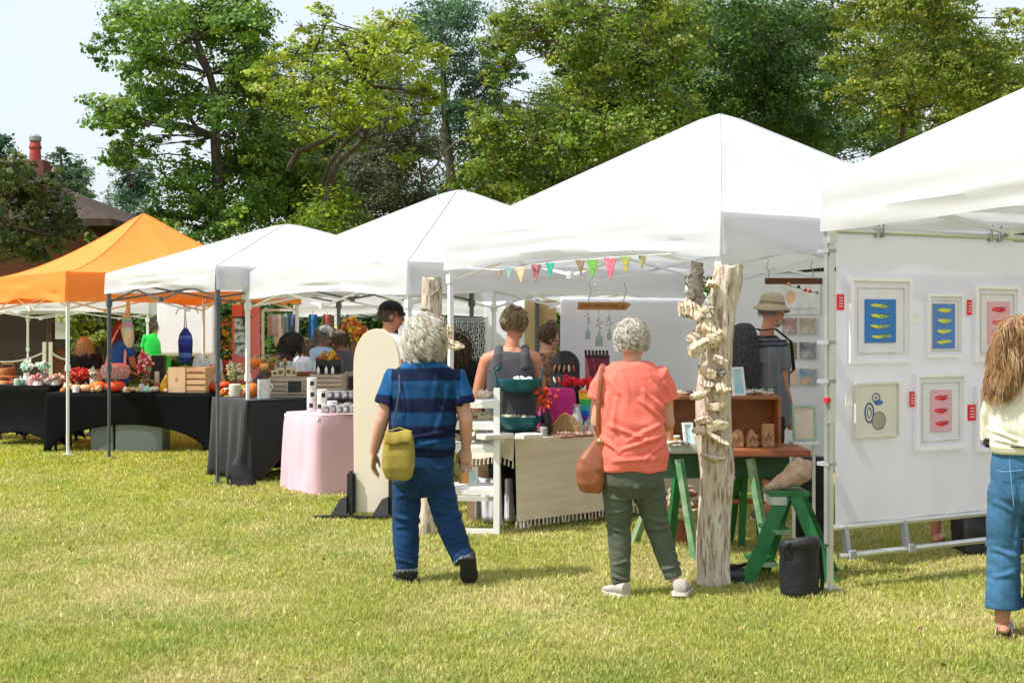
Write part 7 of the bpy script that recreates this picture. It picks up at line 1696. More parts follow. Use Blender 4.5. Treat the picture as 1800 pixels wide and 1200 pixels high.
b2 = thing('tablecloth', 'black fitted tablecloth on the long table under the orange tent', 'tablecloth', (W(240, 700, 16.45).x, 16.45, 0)); w2 = 1.98
m = MB()
def f2(a, t):
    x = -w2 / 2 + w2 * a; arch = .0 + .40 * math.sin(PI * min(1, max(0, (a - .04) / .92))) ** .5 * t ** 2
    return Vector((x * (1 + .015 * t), -.37 - .02 * t + .05 * math.sin(PI * a) * t, hx * (1 - t) + arch * .8 + .01))
m.grid(f2, 50, 12)
for sg in (-1, 1): m.grid(lambda a, t, sg=sg: Vector((sg * (w2 / 2) * (1 + .015 * t), -.37 + .74 * a + (.06 * math.sin(PI * a) * 0), hx * (1 - t) + .1 * math.sin(PI * a) * t + .01)), 14, 8)
m.grid(lambda a, t: Vector((-w2 / 2 + w2 * a, -.37 + .74 * t, hx + .01)), 8, 6)
o_ = m.obj('cloth', BLKC, b2, smooth=True); md = o_.modifiers.new('t', 'SOLIDIFY'); md.thickness = .004
b1 = thing('tablecloth', 'black stretch tablecloth tapering to its feet at the far left', 'tablecloth', (W(62, 700, 17.2).x, 17.25, 0), -.35)
m = MB()
for sy, sgn in ((-.36, 1), (.36, 1)): m.grid(lambda a, t, sy=sy: Vector(((-.5 + 1.0 * a) * (1 - .10 * math.sin(PI * t) * (1 if 0 < t < 1 else 0)), sy * (1 - .12 * math.sin(PI * t)), hx * (1 - t) + .05 + .16 * math.sin(PI * a) ** .6 * t ** 3 - .04 * t)), 24, 12)
for sx in (-.5, .5): m.grid(lambda a, t, sx=sx: Vector((sx * (1 - .10 * math.sin(PI * t)), -.36 * (1 - .12 * math.sin(PI * t)) * (1 - 2 * a), hx * (1 - t) + .05 + .12 * math.sin(PI * a) ** .6 * t ** 3 - .04 * t)), 14, 12)
m.grid(lambda a, t: Vector((-.5 + a, -.36 + .72 * t, hx + .05)), 6, 6)
o_ = m.obj('cloth', BLKC, b1, smooth=True); md = o_.modifiers.new('t', 'SOLIDIFY'); md.thickness = .004
for nm, bx, wv, dv, lb in (('a', b2, w2, .74, 'long table hidden by the black fitted cloth'), ('b', b1, 1.0, .72, 'short table hidden by the black stretch cloth')):
    q_ = thing('folding_table', lb, 'table', bx.location, bx.rotation_euler.z); MB().box((0, 0, hx - .02), (wv - .06, dv - .06, .03)).obj('tabletop', WHITEP, q_)
    for sx in (-1, 1):
        for sy in (-1, 1): MB().bar((sx * (wv / 2 - .09), sy * (dv / 2 - .1), 0), (sx * (wv / 2 - .09), sy * (dv / 2 - .1), hx - .03), .03).obj('leg', BLKP, q_)
q_ = thing('folding_table', 'grey topped table with teal cloth edge cut by the left frame edge', 'table', (W(-40, 700, 17.9).x, 17.9, 0)); MB().box((0, 0, .62), (.95, .7, .03)).obj('tabletop', M('grey_top', (.40, .44, .50), rough=.5), q_); MB().box((0, -.352, .54), (.95, .01, .13)).obj('cloth_edge', M('teal_cloth', (.02, .20, .22), rough=.8), q_)
for sx in (-.42, .42):
    for sy in (-.3, .3): MB().bar((sx, sy, 0), (sx, sy, .61), .03).obj('leg', DARKP, q_)
CLR = glass('clear_bin', (.32, .36, .36), .2, .55)
for (px, w, d, h, lb) in ((188, .28, .35, .33, 'small clear plastic bin under the long black table'), (253, .58, .40, .34, 'large clear plastic bin under the long black table')):
    q_ = thing('storage_bin', lb, 'bin', (W(px, 700, 16.35).x, 16.32, 0), 0, 'plastic bins under the black table'); m = MB(); t_ = .01
    m.box((0, 0, t_ / 2), (w * .9, d * .9, t_)); m.box((0, -d / 2 + t_, h / 2), (w * .95, t_, h)).box((0, d / 2 - t_, h / 2), (w * .95, t_, h)).box((-w / 2 + t_, 0, h / 2), (t_, d * .9, h)).box((w / 2 - t_, 0, h / 2), (t_, d * .9, h)); m.obj('bin', CLR, q_)
    MB().box((0, 0, h + .012), (w * 1.02, d * 1.02, .024)).obj('lid', M('smoky_lid', (.22, .24, .26), rough=.3), q_, bevel=.006)
    MB().box((.02, 0, h * .28), (w * .8, d * .75, h * .5)).obj('contents', M('bin_contents', (.30, .33, .25), col2=(.15, .2, .3), scale=6, rough=.8), q_)
# ------------------------------------------------------------------ goods on the black tables
def pumpkin(lb, px, pyb, Z, rpx, col, squash=.75, z=None, grp='small pumpkins on the tables'):
    q_ = thing('pumpkin', lb, 'pumpkin', W(px, pyb, Z), random.random() * 3, grp)
    if z is not None: q_.location.z = z
    R0 = rpx * Z / F; m = MB(); R = []
    for i in range(11):
        ph = -PI / 2 + PI * i / 10; rr = max(.02, math.cos(ph)) * R0; zz_ = (math.sin(ph) * .5 + .5) * 2 * R0 * squash - (.25 * R0 * (math.exp(-(rr / R0 / .35) ** 2)) if ph > 0 else 0)
        R.append([Vector((rr * (1 + .07 * abs(math.sin(4.5 * a)) - .05) * math.cos(a), rr * (1 + .07 * abs(math.sin(4.5 * a)) - .05) * math.sin(a), zz_)) for a in [2 * PI * k / 36 for k in range(36)]])
    m.rings(R).obj('fruit', M('pumpkin_' + col[0], col[1], rough=.5, var=.15, scale=5), q_, smooth=True)
    MB().tube([(0, 0, 1.5 * R0 * squash), (0, 0, 2.1 * R0 * squash), (R0 * .15, 0, 2.4 * R0 * squash)], [R0 * .14, R0 * .10, R0 * .12], 7).obj('stem', M('pumpkin_stem', (.20, .22, .08), rough=.8), q_)
OR = ('orange', (.75, .17, .02)); ORL = ('light_orange', (.80, .36, .10)); RO = ('red_orange', (.72, .07, .015)); PCH = ('peach', (.75, .42, .25)); CRW = ('cream', (.68, .62, .48)); RDP = ('red', (.62, .03, .02))
zB = hx + .012
for (px, Z, r_, c, lb, sq) in ((134, 16.25, 9, ORL, 'small light orange pumpkin on the left end of the long black table', .8), (150, 16.2, 10, PCH, 'peach coloured pumpkin left of the grey pole', .75), (171, 16.25, 13, OR, 'orange pumpkin just left of the dark pole', .8), (186, 16.5, 10, RO, 'red orange pumpkin behind the dark pole', .8), (204, 16.2, 17, RO, 'widest red orange pumpkin right of the dark pole', .62),
                           (120, 16.5, 9, PCH, 'small peach pumpkin behind the white pole', .8), (226, 16.2, 6, CRW, 'tiny cream pumpkin next to the widest pumpkin', .8), (233, 16.3, 6, CRW, 'tiny white pumpkin beside the tiny cream one', .7), (272, 16.2, 8, CRW, 'cream pumpkin at the foot of the pink flowers', .7), (374, 16.3, 12, RDP, 'red pumpkin behind the dark pole near the crate', .7), (395, 16.6, 11, RO, 'red orange pumpkin right of the middle dark pole', .8)):
    pumpkin(lb, px, 690, Z, r_, c, sq, zB if px < 350 else zB)
def blossoms(root, n, c, r, cols, size, name='flowers', mn='bl'):
    for j, col in enumerate(cols):
        m = MB()
        for k in range(n // len(cols)):
            d = Vector((random.gauss(0, 1), random.gauss(0, 1), random.gauss(0, 1))).normalized() * random.random() ** .4
            p = Vector(c) + Vector((d.x * r[0], d.y * r[1], d.z * r[2])); s_ = size * random.uniform(.6, 1.2)
            for q_ in range(3): m.ell(p + Vector((random.gauss(0, 1), random.gauss(0, 1), random.gauss(0, 1))) * s_ * .5, (s_, s_, s_ * .6), 6, 4, (random.random() * 3, random.random() * 3, 0))
        m.obj(name, M(mn + str(col), col, rough=.85, var=.25, scale=30), root, smooth=True)
def vase_of(lb, px, Z, z, n, h0, r, cols, size, vm, vr=.045, vh=.16, nm='flower_arrangement', leaves=None):
    q_ = thing(nm, lb, 'flowers', W(px, 690, Z)); q_.location.z = z
    MB().lathe([(vr * .8, 0), (vr, .01), (vr * .9, vh * .6), (vr * .7, vh * .9), (vr * .8, vh)], n=16).obj('vase', vm, q_, smooth=True); blossoms(q_, n, (0, 0, h0), r, cols, size)
    m = MB()
    for k in range(8): m.tube([(random.gauss(0, vr * .3), 0, vh * .8), (random.gauss(0, r[0] * .6), random.gauss(0, r[1] * .5), h0)], .003, 4)
    m.obj('stems', M('stem_green', (.06, .12, .03)), q_)
    if leaves:
        V, Fc, C = leaf_cloud([(Vector((0, 0, h0)), (r[0] * 1.1, r[1] * 1.1, r[2] * 1.1), 1)], .06, .9, leaves, [1 / len(leaves)] * len(leaves)); link('leaves', np_mesh('leaves', V, Fc, LEAF, C), q_)
    return q_
MINT = M('mint_vase', (.30, .55, .45), rough=.5); GLV = glass('vase_glass', mixf=.6)
zA = hx + .055
vase_of('white and mint pompom bunch standing leftmost on the black stretch table', 47, 17.1, zA, 36, .24, (.075, .07, .07), [(.74, .76, .70), (.36, .66, .52)], .020, WHITEP, .05, .16)
vase_of('white and mint pompom bunch right of its twin, in front of the rope posts', 75, 17.0, zA, 36, .25, (.065, .07, .06), [(.74, .76, .70), (.28, .60, .48)], .020, GREYP, .05, .16)
vase_of('low pink and white flower bowl on the black stretch table', 66, 16.9, zA, 40, .10, (.12, .08, .04), [(.72, .35, .38), (.75, .68, .66), (.45, .04, .10)], .018, WHITEP, .06, .07)
vase_of('peach and pink flower bowl left of the white pole', 98, 17.0, zA, 34, .10, (.10, .07, .05), [(.78, .45, .36), (.74, .58, .5)], .020, WHITEP, .05, .07)
vase_of('mound of red berries and red roses in front of the blonde woman', 138, 16.6, zB, 70, .20, (.13, .09, .08), [(.58, .025, .02), (.45, .02, .02), (.68, .10, .05)], .018, M('dark_red_pot', (.12, .02, .02)), .06, .14)
vase_of('white and green baubles bunch right of the red berries', 163, 16.6, zB, 26, .22, (.05, .05, .06), [(.68, .70, .62), (.36, .52, .24)], .018, WHITEP, .04, .15)
vase_of('pink and white blossoms behind the dark pole', 168, 16.7, zB, 30, .13, (.07, .05, .04), [(.75, .45, .42), (.74, .66, .6)], .016, WHITEP, .04, .08)
vase_of('tall arrangement of pink and crimson flowers in a glass vase left of the slatted crate', 255, 16.35, zB, 90, .34, (.10, .08, .13), [(.68, .10, .17), (.72, .30, .38), (.75, .56, .55), (.55, .02, .04)], .018, GLV, .05, .16)
vase_of('bundle of brown pine cones under the crimson flowers', 258, 16.28, zB, 26, .14, (.08, .05, .05), [(.20, .10, .03), (.32, .22, .06)], .014, GLV, .04, .08)
vase_of('spray of bright red leaves right of the slatted crate', 376, 16.6, zB, 60, .22, (.07, .06, .12), [(.65, .03, .01), (.5, .02, .02), (.72, .10, .02)], .014, M('dark_red_pot', (.12, .02, .02)), .04, .10)
vase_of('dark red foliage bunch right of the middle dark pole', 397, 16.9, zB, 50, .26, (.09, .07, .10), [(.55, .03, .02), (.20, .02, .04), (.62, .08, .02)], .016, M('dark_red_pot', (.12, .02, .02)), .04, .12)
CRT = M('crate_wood', (.58, .34, .18), rough=.7, var=.15, scale=4, stretch=(1, 6, 6)); GAP = M('crate_gap', (.20, .09, .05), rough=.9)
def crate(lb, px0, px1, py0, py1, Z, mat, slats, z, rz=0.0, d=.28, panel=None, board=None, grp=None):
    w = (px1 - px0) * Z / F; h = (py1 - py0) * Z / F; q_ = thing('wooden_crate', lb, 'crate', (W((px0 + px1) / 2, 0, Z).x, Z + d / 2, z), rz, grp)
    MB().box((0, 0, .01), (w, d, .02)).obj('bottom', mat, q_)
    fm = MB(); sh_ = h / slats
    for k in range(slats):
        zc = .02 + (h - .02) * (k + .5) / slats
        fm.box((0, -d / 2, zc), (w, .014, (h - .02) / slats * .80))
    fm.obj('slats', mat, q_); MB().box((0, d / 2, h / 2), (w, .014, h)).obj('back_panel', mat, q_)
    MB().box((-w / 2 + .008, 0, h / 2), (.016, d - .02, h)).obj('end_panel', mat, q_); MB().box((w / 2 - .008, 0, h / 2), (.016, d - .02, h)).obj('end_panel', mat, q_)
    MB().box((0, 0, h * .5), (w - .04, d - .06, h * .8)).obj('contents', GAP, q_)
    if panel: MB().box((-w * (1 - panel) / 2 - .0, -d / 2 - .012, h / 2), (w * panel, .012, h)).obj('front_board', M('crate_board', (.62, .42, .25), rough=.7, var=.08), q_)
    if board:
        f_ = MB().box((board[0] * w, -d / 2 - .02, h * .55), (board[1] * w * 1.2, .014, h * .72)).obj('chalkboard_frame', mat, q_); MB().box((board[0] * w, -d / 2 - .029, h * .55), (board[1] * w, .008, h * .56)).obj('chalkboard', BLKP, f_)
    return q_, w, h
q_, w, h = crate('pale wooden crate with slatted front and a faint red line of print', 298, 366, 653, 697, 16.15, CRT, 4, zB, -.15, panel=.46)
m = MB()
for k in range(8): m.box((w * (.03 + .052 * k), -.28 / 2 - .009, h * .83), (w * .035, .003, .012 + .004 * (k % 3)))
m.obj('red_print', M('red_print', (.45, .08, .05)), q_)
MB().ell((-w * .28, -.28 / 2 - .019, h * .52), (.02, .003, .03), 10, 6).obj('round_mark', M('round_mark', (.40, .24, .12)), q_)
for (px, r_, hh, lb) in ((352, .10, .20, 'cloudy glass dome standing left in the slatted crate'), (375, .12, .22, 'larger pale glass dome standing behind the slatted crate')):
    g_ = thing('glass_dome', lb, 'glass dome', (W(px, 0, 16.75).x, 16.75, zB)); MB().lathe([(r_, .20), (r_, .30), (r_ * .85, .38), (r_ * .5, .43), (.02, .45)], n=20).obj('dome', glass('dome_glass', (.75, .85, .82), .2, .5), g_, smooth=True); MB().lathe([(r_ * 1.1, 0), (r_ * 1.1, .19), (r_ * 1.12, .2)], n=20).obj('base', CRT, g_); blossoms(g_, 10, (0, 0, .27), (r_ * .6, r_ * .6, .05), [(.6, .66, .6), (.5, .6, .55)], .02)
g_ = thing('gourd', 'yellow gourd leaning beside the slatted crate', 'gourd', (W(288, 0, 16.2).x, 16.2, zB)); MB().tube([(0, 0, .04), (.0, 0, .09), (.01, 0, .15), (.03, 0, .19)], [.05, .045, .025, .018], 12, round_caps=True).obj('fruit', M('gourd_yellow', (.68, .38, .02), rough=.5, var=.2), g_, smooth=True); MB().tube([(.03, 0, .2), (.045, 0, .235)], .006, 5).obj('stem', BRNW, g_)
for (px, c, hh, lb) in ((304, (.75, .45, .45), .25, 'pink candle left of the slatted crate'), (283, (.65, .55, .42), .24, 'beige candle behind the yellow gourd')):
    g_ = thing('candle', lb, 'candle', (W(px - 4, 0, 16.5).x, 16.42, zB)); MB().lathe([(.028, 0), (.03, .005), (.03, hh), (.02, hh + .004)], n=14).obj('wax', M('wax_%d' % px, c, rough=.4), g_, smooth=True); MB().tube([(0, 0, hh), (.002, 0, hh + .018)], .002, 4).obj('wick', BLKP, g_)
# goods on the charcoal table
zC = hb3 + .006
def onC(px, Z): p = W(px, 700, Z); p.z = zC; return p
g_ = thing('canister', 'white enamel canister in front of the chalkboard crate', 'canister', onC(464, 13.35)); MB().lathe([(.062, 0), (.064, .004), (.064, .185), (.066, .19), (.060, .19), (.058, .02)], n=24).obj('canister', M('white_enamel', (.72, .76, .77), rough=.25), g_, smooth=True); MB().tube([(.064, 0, .15), (.085, 0, .12), (.064, 0, .07)], .006, 6).obj('handle', M('white_enamel', (.7, .7, .7)), g_)
g_ = thing('candle', 'short cream pillar candle left of the white pole', 'candle', onC(413, 13.75)); MB().lathe([(.058, 0), (.06, .005), (.06, .12), (.05, .125)], n=20).obj('wax', M('cream_wax', (.70, .66, .54), rough=.4), g_, smooth=True); MB().tube([(0, 0, .12), (0, 0, .14)], .003, 4).obj('wick', BLKP, g_)
pumpkin('tall orange pumpkin between the white pole and the white canister', 443, 690, 13.5, 12, OR, 1.15, zC)
vase_of('cream and olive dried bouquet left of the white pole', 413, 13.95, zC, 60, .24, (.11, .08, .10), [(.58, .56, .36), (.36, .36, .16), (.66, .62, .5)], .014, GLV, .05, .12, leaves=[(.3, .3, .12)])
vase_of('autumn bouquet of wheat, orange gourds and leaves above the chalkboard crate', 470, 13.95, zC, 80, .33, (.20, .10, .09), [(.42, .32, .09), (.62, .22, .04), (.28, .22, .06), (.5, .42, .2)], .014, GAP, .06, .2, leaves=[(.4, .32, .1), (.3, .24, .06)])
pumpkin('orange ornamental pumpkin in the autumn bouquet', 450, 690, 13.75, 10, OR, .8, zC + .30); pumpkin('smaller orange pumpkin low in the autumn bouquet', 464, 690, 13.7, 8, ORL, .8, zC + .27)
WTH = M('weathered_wood', (.36, .29, .22), col2=(.50, .43, .35), rough=.9, scale=5, stretch=(1, 6, 6))
crate('weathered grey crate with a small chalkboard behind the white canister', 474, 541, 665, 700, 13.55, WTH, 4, zC, -.1, board=(.22, .36), grp='weathered crates on the charcoal table')
crate('weathered grey crate carrying a black tray of bottles', 546, 602, 661, 702, 13.55, WTH, 5, zC, -.05, grp='weathered crates on the charcoal table')
crate('weathered crate with a dark framed end next to the cream board', 604, 630, 660, 700, 13.9, WTH, 3, zC, .1, board=(0, .5), grp='weathered crates on the charcoal table')
def blocks(lb, px, Z, hh, w_, z):
    g_ = thing('wood_block', lb, 'wood block', W(px, 690, Z), random.uniform(-.3, .3), 'cream wood blocks'); g_.location.z = z; MB().box((0, 0, hh / 2), (w_, .05, hh)).obj('block', M('cream_block', (.58, .50, .33), rough=.8, var=.15), g_, bevel=.006); MB().box((0, -.027, hh * .55), (w_ * .5, .004, hh * .4)).obj('dark_window', M('block_mark', (.14, .10, .06)), g_)
zk = zC + 35 * 13.55 / F
for k, (px, hh, w_, lb) in enumerate(((484, .07, .07, 'low cream wood block at the left on the chalkboard crate'), (494, .09, .08, 'second cream wood block on the chalkboard crate'), (509, .10, .07, 'tall cream wood block near the right end of the chalkboard crate'), (517, .085, .05, 'narrow cream wood block at the right end of the chalkboard crate'))): blocks(lb, px, 13.66, hh, w_, zk)
zt_ = zC + 41 * 13.55 / F
g_ = thing('tray', 'black tray box holding small white bottles on a weathered crate', 'tray', (W(578, 0, 13.65).x, 13.72, zt_)); m = MB().box((0, 0, .005), (.26, .2, .01)).box((0, .095, .07), (.26, .01, .13)).box((0, -.095, .11), (.26, .01, .05)).box((-.125, 0, .07), (.01, .18, .13)).box((.125, 0, .07), (.01, .18, .13)); m.obj('tray', BLKP, g_)
for k, dx in enumerate((-.10, -.02, .045)):
    c_ = thing('bottle', 'small white bottle showing at the front of the black tray', 'bottle', (g_.location.x + dx, g_.location.y - .115, zt_), 0, 'white bottles at the black tray'); MB().lathe([(.014, 0), (.015, .003), (.015, .05), (.007, .06), (.007, .075)], n=12).obj('bottle', WHITEP, c_, smooth=True)
g_ = thing('glass_rack', 'rack of clear glasses behind the weathered crates', 'rack', (W(530, 0, 14.6).x, 14.6, 1.03)); MB().box((0, 0, -.02), (.62, .24, .03)).obj('board', BRNW, g_); MB().box((0, 0, -.13), (.60, .22, .19)).obj('box', M('red_brown_box', (.22, .08, .045), rough=.8), g_)
for k in range(10): c_ = thing('drinking_glass', 'clear glass standing upside down on the rack behind the crates', 'glass', g_.location + Vector((-.27 + .06 * k, random.uniform(-.06, .06), -.004)), 0, 'clear glasses on the rack'); MB().lathe([(.028, 0), (.026, .10), (.022, .11), (.02, .105)], n=14).obj('glass', glass('cup_glass', (.85, .9, .9), .08, .5), c_, smooth=True)
g_ = thing('table_riser', 'wooden riser table carrying the glass rack behind the crates', 'riser', (W(540, 0, 14.65).x, 14.65, 0)); MB().box((0, 0, .78), (.9, .4, .04)).obj('top', BRNW, g_)
for sx in (-.4, .4): MB().box((sx, 0, .38), (.04, .36, .76)).obj('side', BRNW, g_)
vase_of('tall spray of orange and yellow sunflowers beside the white cap man', 580, 15.1, .80, 90, .30, (.13, .10, .17), [(.62, .26, .02), (.70, .42, .03), (.35, .08, .02)], .020, GAP, .06, .16)
sp = thing('side_table', 'dark table holding the sunflowers behind the crates', 'table', (W(580, 0, 15.15).x, 15.15, 0)); MB().box((0, 0, .785), (.7, .5, .03)).obj('top', DARKP, sp)
for sx in (-.3, .3):
    for sy in (-.2, .2): MB().bar((sx, sy, 0), (sx, sy, .77), .03).obj('leg', DARKP, sp)
vase_of('yellow and red flower bunch far behind the beige cap', 620, 17.2, .95, 60, .52, (.22, .1, .14), [(.70, .50, .04), (.65, .18, .03), (.5, .1, .05)], .03, GAP, .06, .4)
# ------------------------------------------------------------------ hanging and standing things around the orange tent
g_ = thing('yarn_pouch', 'blue striped yarn pouch hanging from a hanger in front of the white screen', 'pouch', W(326, 640, 16.9)); o = g_.location; s = F / 16.9
m = MB(); R = []
for (py, rp) in ((640, 3), (634, 9), (625, 12), (600, 13), (588, 11), (582, 7), (576, 3)):
    R.append([W(326, py, 16.9) - o + Vector((rp / s * math.cos(a), rp / s * .8 * math.sin(a), 0)) for a in [2 * PI * k / 18 for k in range(18)]])
m.rings(R).obj('pouch', band_mat('blue_yarn', [(0, (.03, .06, .32)), (.09, (.10, .20, .50)), (.14, (.02, .03, .18)), (.24, (.03, .06, .34)), (.32, (.10, .16, .5)), (.36, (.03, .05, .3))]), g_, smooth=True)
MB().tube([W(324, 578, 16.9) - o, W(325, 540, 16.9) - o, W(328, 578, 16.9) - o], .008, 5).obj('cord', M('grey_blue_yarn', (.3, .34, .45)), g_); MB().tube([W(309, 553, 16.9) - o, W(313, 544, 16.9) - o, W(327, 538, 16.9) - o, W(345, 544, 16.9) - o, W(349, 551, 16.9) - o], .006, 5).obj('hanger', M('red_hanger', (.4, .05, .04)), g_)
g_ = thing('windsock', 'pastel banded windsock hanging beside the blue apron', 'windsock', W(224, 610, 16.6)); o = g_.location; R = []
for (py, rp, cx) in ((528, 3, 225), (545, 4, 225), (558, 8, 223), (575, 10, 224), (595, 10, 226), (604, 8, 227), (611, 4, 228)): R.append([W(cx, py, 16.6) - o + Vector((rp * 16.6 / F * math.cos(a), rp * 16.6 / F * math.sin(a), 0)) for a in [2 * PI * k / 16 for k in range(16)]])
MB().rings(R).obj('sock', band_mat('pastel_bands', [(0, (.62, .55, .40)), (.12, (.62, .58, .42)), (.20, (.40, .62, .60)), (.24, (.50, .32, .52)), (.29, (.25, .45, .62)), (.33, (.30, .62, .50)), (.37, (.60, .52, .42)), (.45, (.7, .62, .5))]), g_, smooth=True); MB().tube([W(225, 528, 16.6) - o, W(225, 515, 16.6) - o], .004, 4).obj('cord', WHITEP, g_)
g_ = thing('barrier_posts', 'white rope barrier on posts before the brick building', 'barrier', W(60, 650, 22.0)); g_.location.z = 0; o = g_.location
for px in (-60, 78, 89): MB().box(W(px, 640, 22.0) - o - Vector((0, 0, (W(px, 640, 22).z) / 2 - .18)), (.05, .05, 1.22)).obj('post', WHITEP, g_)
for a, b in ((-60, 78), (89, 160)): MB().tube([Vector((W(a + (b - a) * t, 0, 22).x, 22, 1.05 - .16 * 4 * t * (1 - t) * (1 if a < 0 else .8))) - o for t in [k / 10 for k in range(11)]], .016, 6).obj('rope', M('white_rope', (.62, .60, .55), rough=.9), g_)
g_ = thing('print_rack', 'black and white patterned print hanging in front of the salmon banner', 'print', W(426, 630, 16.0)); o = g_.location; w_ = 27 * 16.0 / F; h_ = 68 * 16.0 / F
MB().box((0, 0, h_ / 2 + .03), (w_, .012, h_)).obj('print', M('bw_pattern', (.03, .03, .03), col2=(.62, .62, .62), scale=16, rough=.8, detail=2), g_); MB().box((0, -.008, h_ + .03), (w_ * 1.25, .025, .02)).obj('top_bar', BLKP, g_)
for k in range(2): MB().box((0, -.010, h_ * (.33 + .33 * k) + .03), (w_, .006, .012)).obj('divider', BLKP, g_)
MB().tube([(0, 0, h_ + .03), (.02, 0, W(426, 530, 16).z - o.z)], .008, 5).obj('hanging_bar', BLKP, g_)
g_ = thing('wreath', 'yellow and orange leaf garland left of the salmon banner', 'garland', W(400, 610, 17.0)); V, Fc, C = leaf_cloud([(Vector((0, 0, -.05 + .12 * k)), (.08, .06, .10), 1) for k in range(4)], .07, 1.2, [(.62, .38, .03), (.55, .18, .03), (.30, .24, .05)], [.4, .3, .3]); link('leaves', np_mesh('leaves', V, Fc, LEAF, C), g_); MB().tube([(0, .03, -.2), (.01, .03, .42)], .008, 5).obj('stem', BARK, g_)
g_ = thing('display_easel', 'dark speaker like box on a stand behind the crimson flowers', 'speaker', (W(279, 0, 17.6).x, 17.6, 0)); MB().box((0, 0, 1.04 - .12), (.17, .16, .40)).obj('box', BLKP, g_, bevel=.01)
for sx in (-.05, .05): MB().bar((sx, 0, 0), (sx, 0, .73), .025).obj('leg', BLKP, g_)
MB().box((0, -.083, .90), (.06, .006, .02)).obj('badge', GREYP, g_)
# terracotta goods on the table cut by the left edge
for k, (px, py, c, lb) in enumerate(((6, 652, (.36, .13, .05), 'upper brown basket at the left frame edge'), (8, 672, (.62, .26, .10), 'lower orange basket at the left frame edge'), (26, 668, (.30, .10, .05), 'dark brown basket next to the orange basket'))):
    g_ = thing('basket', lb, 'basket', (W(px, 0, 17.7).x, 17.75 + .1 * (k == 0), .635 + (.16 if k == 0 else 0)), 0, 'baskets at the left edge'); MB().lathe([(.07, 0), (.09, .02), (.10, .13), (.095, .15), (.08, .13), (.06, .03)], n=18).obj('basket', M('basket_%d' % k, c, rough=.9, var=.3, scale=30, bump=.6), g_, smooth=True); MB().tube([(-.09, 0, .13), (-.07, 0, .2), (.07, 0, .2), (.09, 0, .13)], .008, 6).obj('handle', M('basket_%d' % k, c), g_)
# jewellery rack between the stalls
g_ = thing('jewellery_rack', 'rack with long silver strands hanging before a dark backdrop', 'jewellery rack', (W(815, 0, 14.2).x, 14.2, 0)); o = g_.location; xa, xb = W(778, 0, 14.2).x - o.x, W(856, 0, 14.2).x - o.x
for x in (xa, xb): MB().bar((x, 0, 0), (x, 0, 1.62), .03).obj('upright', WLEG, g_)
MB().bar((xa, 0, 1.60), (xb, 0, 1.60), .025).obj('bar', GREYP, g_); MB().box(((xa + xb) / 2, .05, 1.05), (xb - xa - .04, .01, 1.0)).obj('backdrop', M('dark_teal_backdrop', (.014, .028, .026), col2=(.06, .07, .06), scale=14, rough=.9), g_)
for k in range(22):
    x = xa + .03 + (xb - xa - .06) * k / 21
    if k < 5 and k % 2: continue
    ln = random.uniform(.35, .75); m = MB()
    m.tube([(x + .004 * math.sin(j), -.012, 1.585 - ln * j / 27) for j in range(28)], [(.009 if j % 2 else .003) for j in range(28)], 6)
    m.obj('strand', M('silver_strand', (.46, .50, .52), rough=.35, metal=.5) if k % 3 else M('pearl_strand', (.62, .58, .5), rough=.4), g_)
# rail with hanging clothes far behind the leaning shopper
g_ = thing('clothes_rail', 'white rail with hanging pieces far behind the leaning shopper', 'rail', (W(505, 0, 18.6).x, 18.6, 0)); o = g_.location; xa, xb = W(462, 0, 18.6).x - o.x, W(590, 0, 18.6).x - o.x
for x in (xa, xb): MB().bar((x, 0, 0), (x, 0, 1.72), .035).obj('upright', WHITEP, g_)
MB().bar((xa, 0, 1.72), (xb, 0, 1.72), .03).obj('bar', WHITEP, g_)
for k, (px, c, l_) in enumerate(((478, (.5, .5, .5), .3), (490, (.75, .74, .70), .45), (502, (.20, .35, .36), .35), (515, (.06, .10, .2), .5), (550, (.03, .15, .35), .45), (575, (.35, .1, .08), .4))):
    x = W(px, 0, 18.6).x - o.x; m = MB(); m.grid(lambda a, t: (x - .06 + .12 * a * (1 + .3 * t), .02 * math.sin(a * 9), 1.66 - l_ * t), 8, 6); oo = m.obj('hanging_piece', fabric('garment_%d' % k, c), g_, smooth=True); md = oo.modifiers.new('t', 'SOLIDIFY'); md.thickness = .004; MB().tube([(x, 0, 1.70), (x, 0, 1.65)], .004, 4).obj('hook', GREYP, g_)
# logo patch on the right valance of the low tent: pale grey panel with a small mark above a line of print
BRD = M('logo_grey', (.36, .38, .42), rough=.8)
vr = [o for o in tD.children if o.name.startswith('valance')][1]
lg = MB().box((1.525 + .03, -.95, 2.00), (.004, .62, .17)).obj('logo_panel', M('logo_panel', (.50, .53, .58), rough=.8, var=.06), vr); m = MB()
m.ell((1.56, -.98, 2.04), (.003, .035, .022), 8, 6)
for k in range(7): m.box((1.56, -1.13 + .05 * k, 1.96), (.003, .034, .028))
m.obj('logo_mark', BRD, lg)

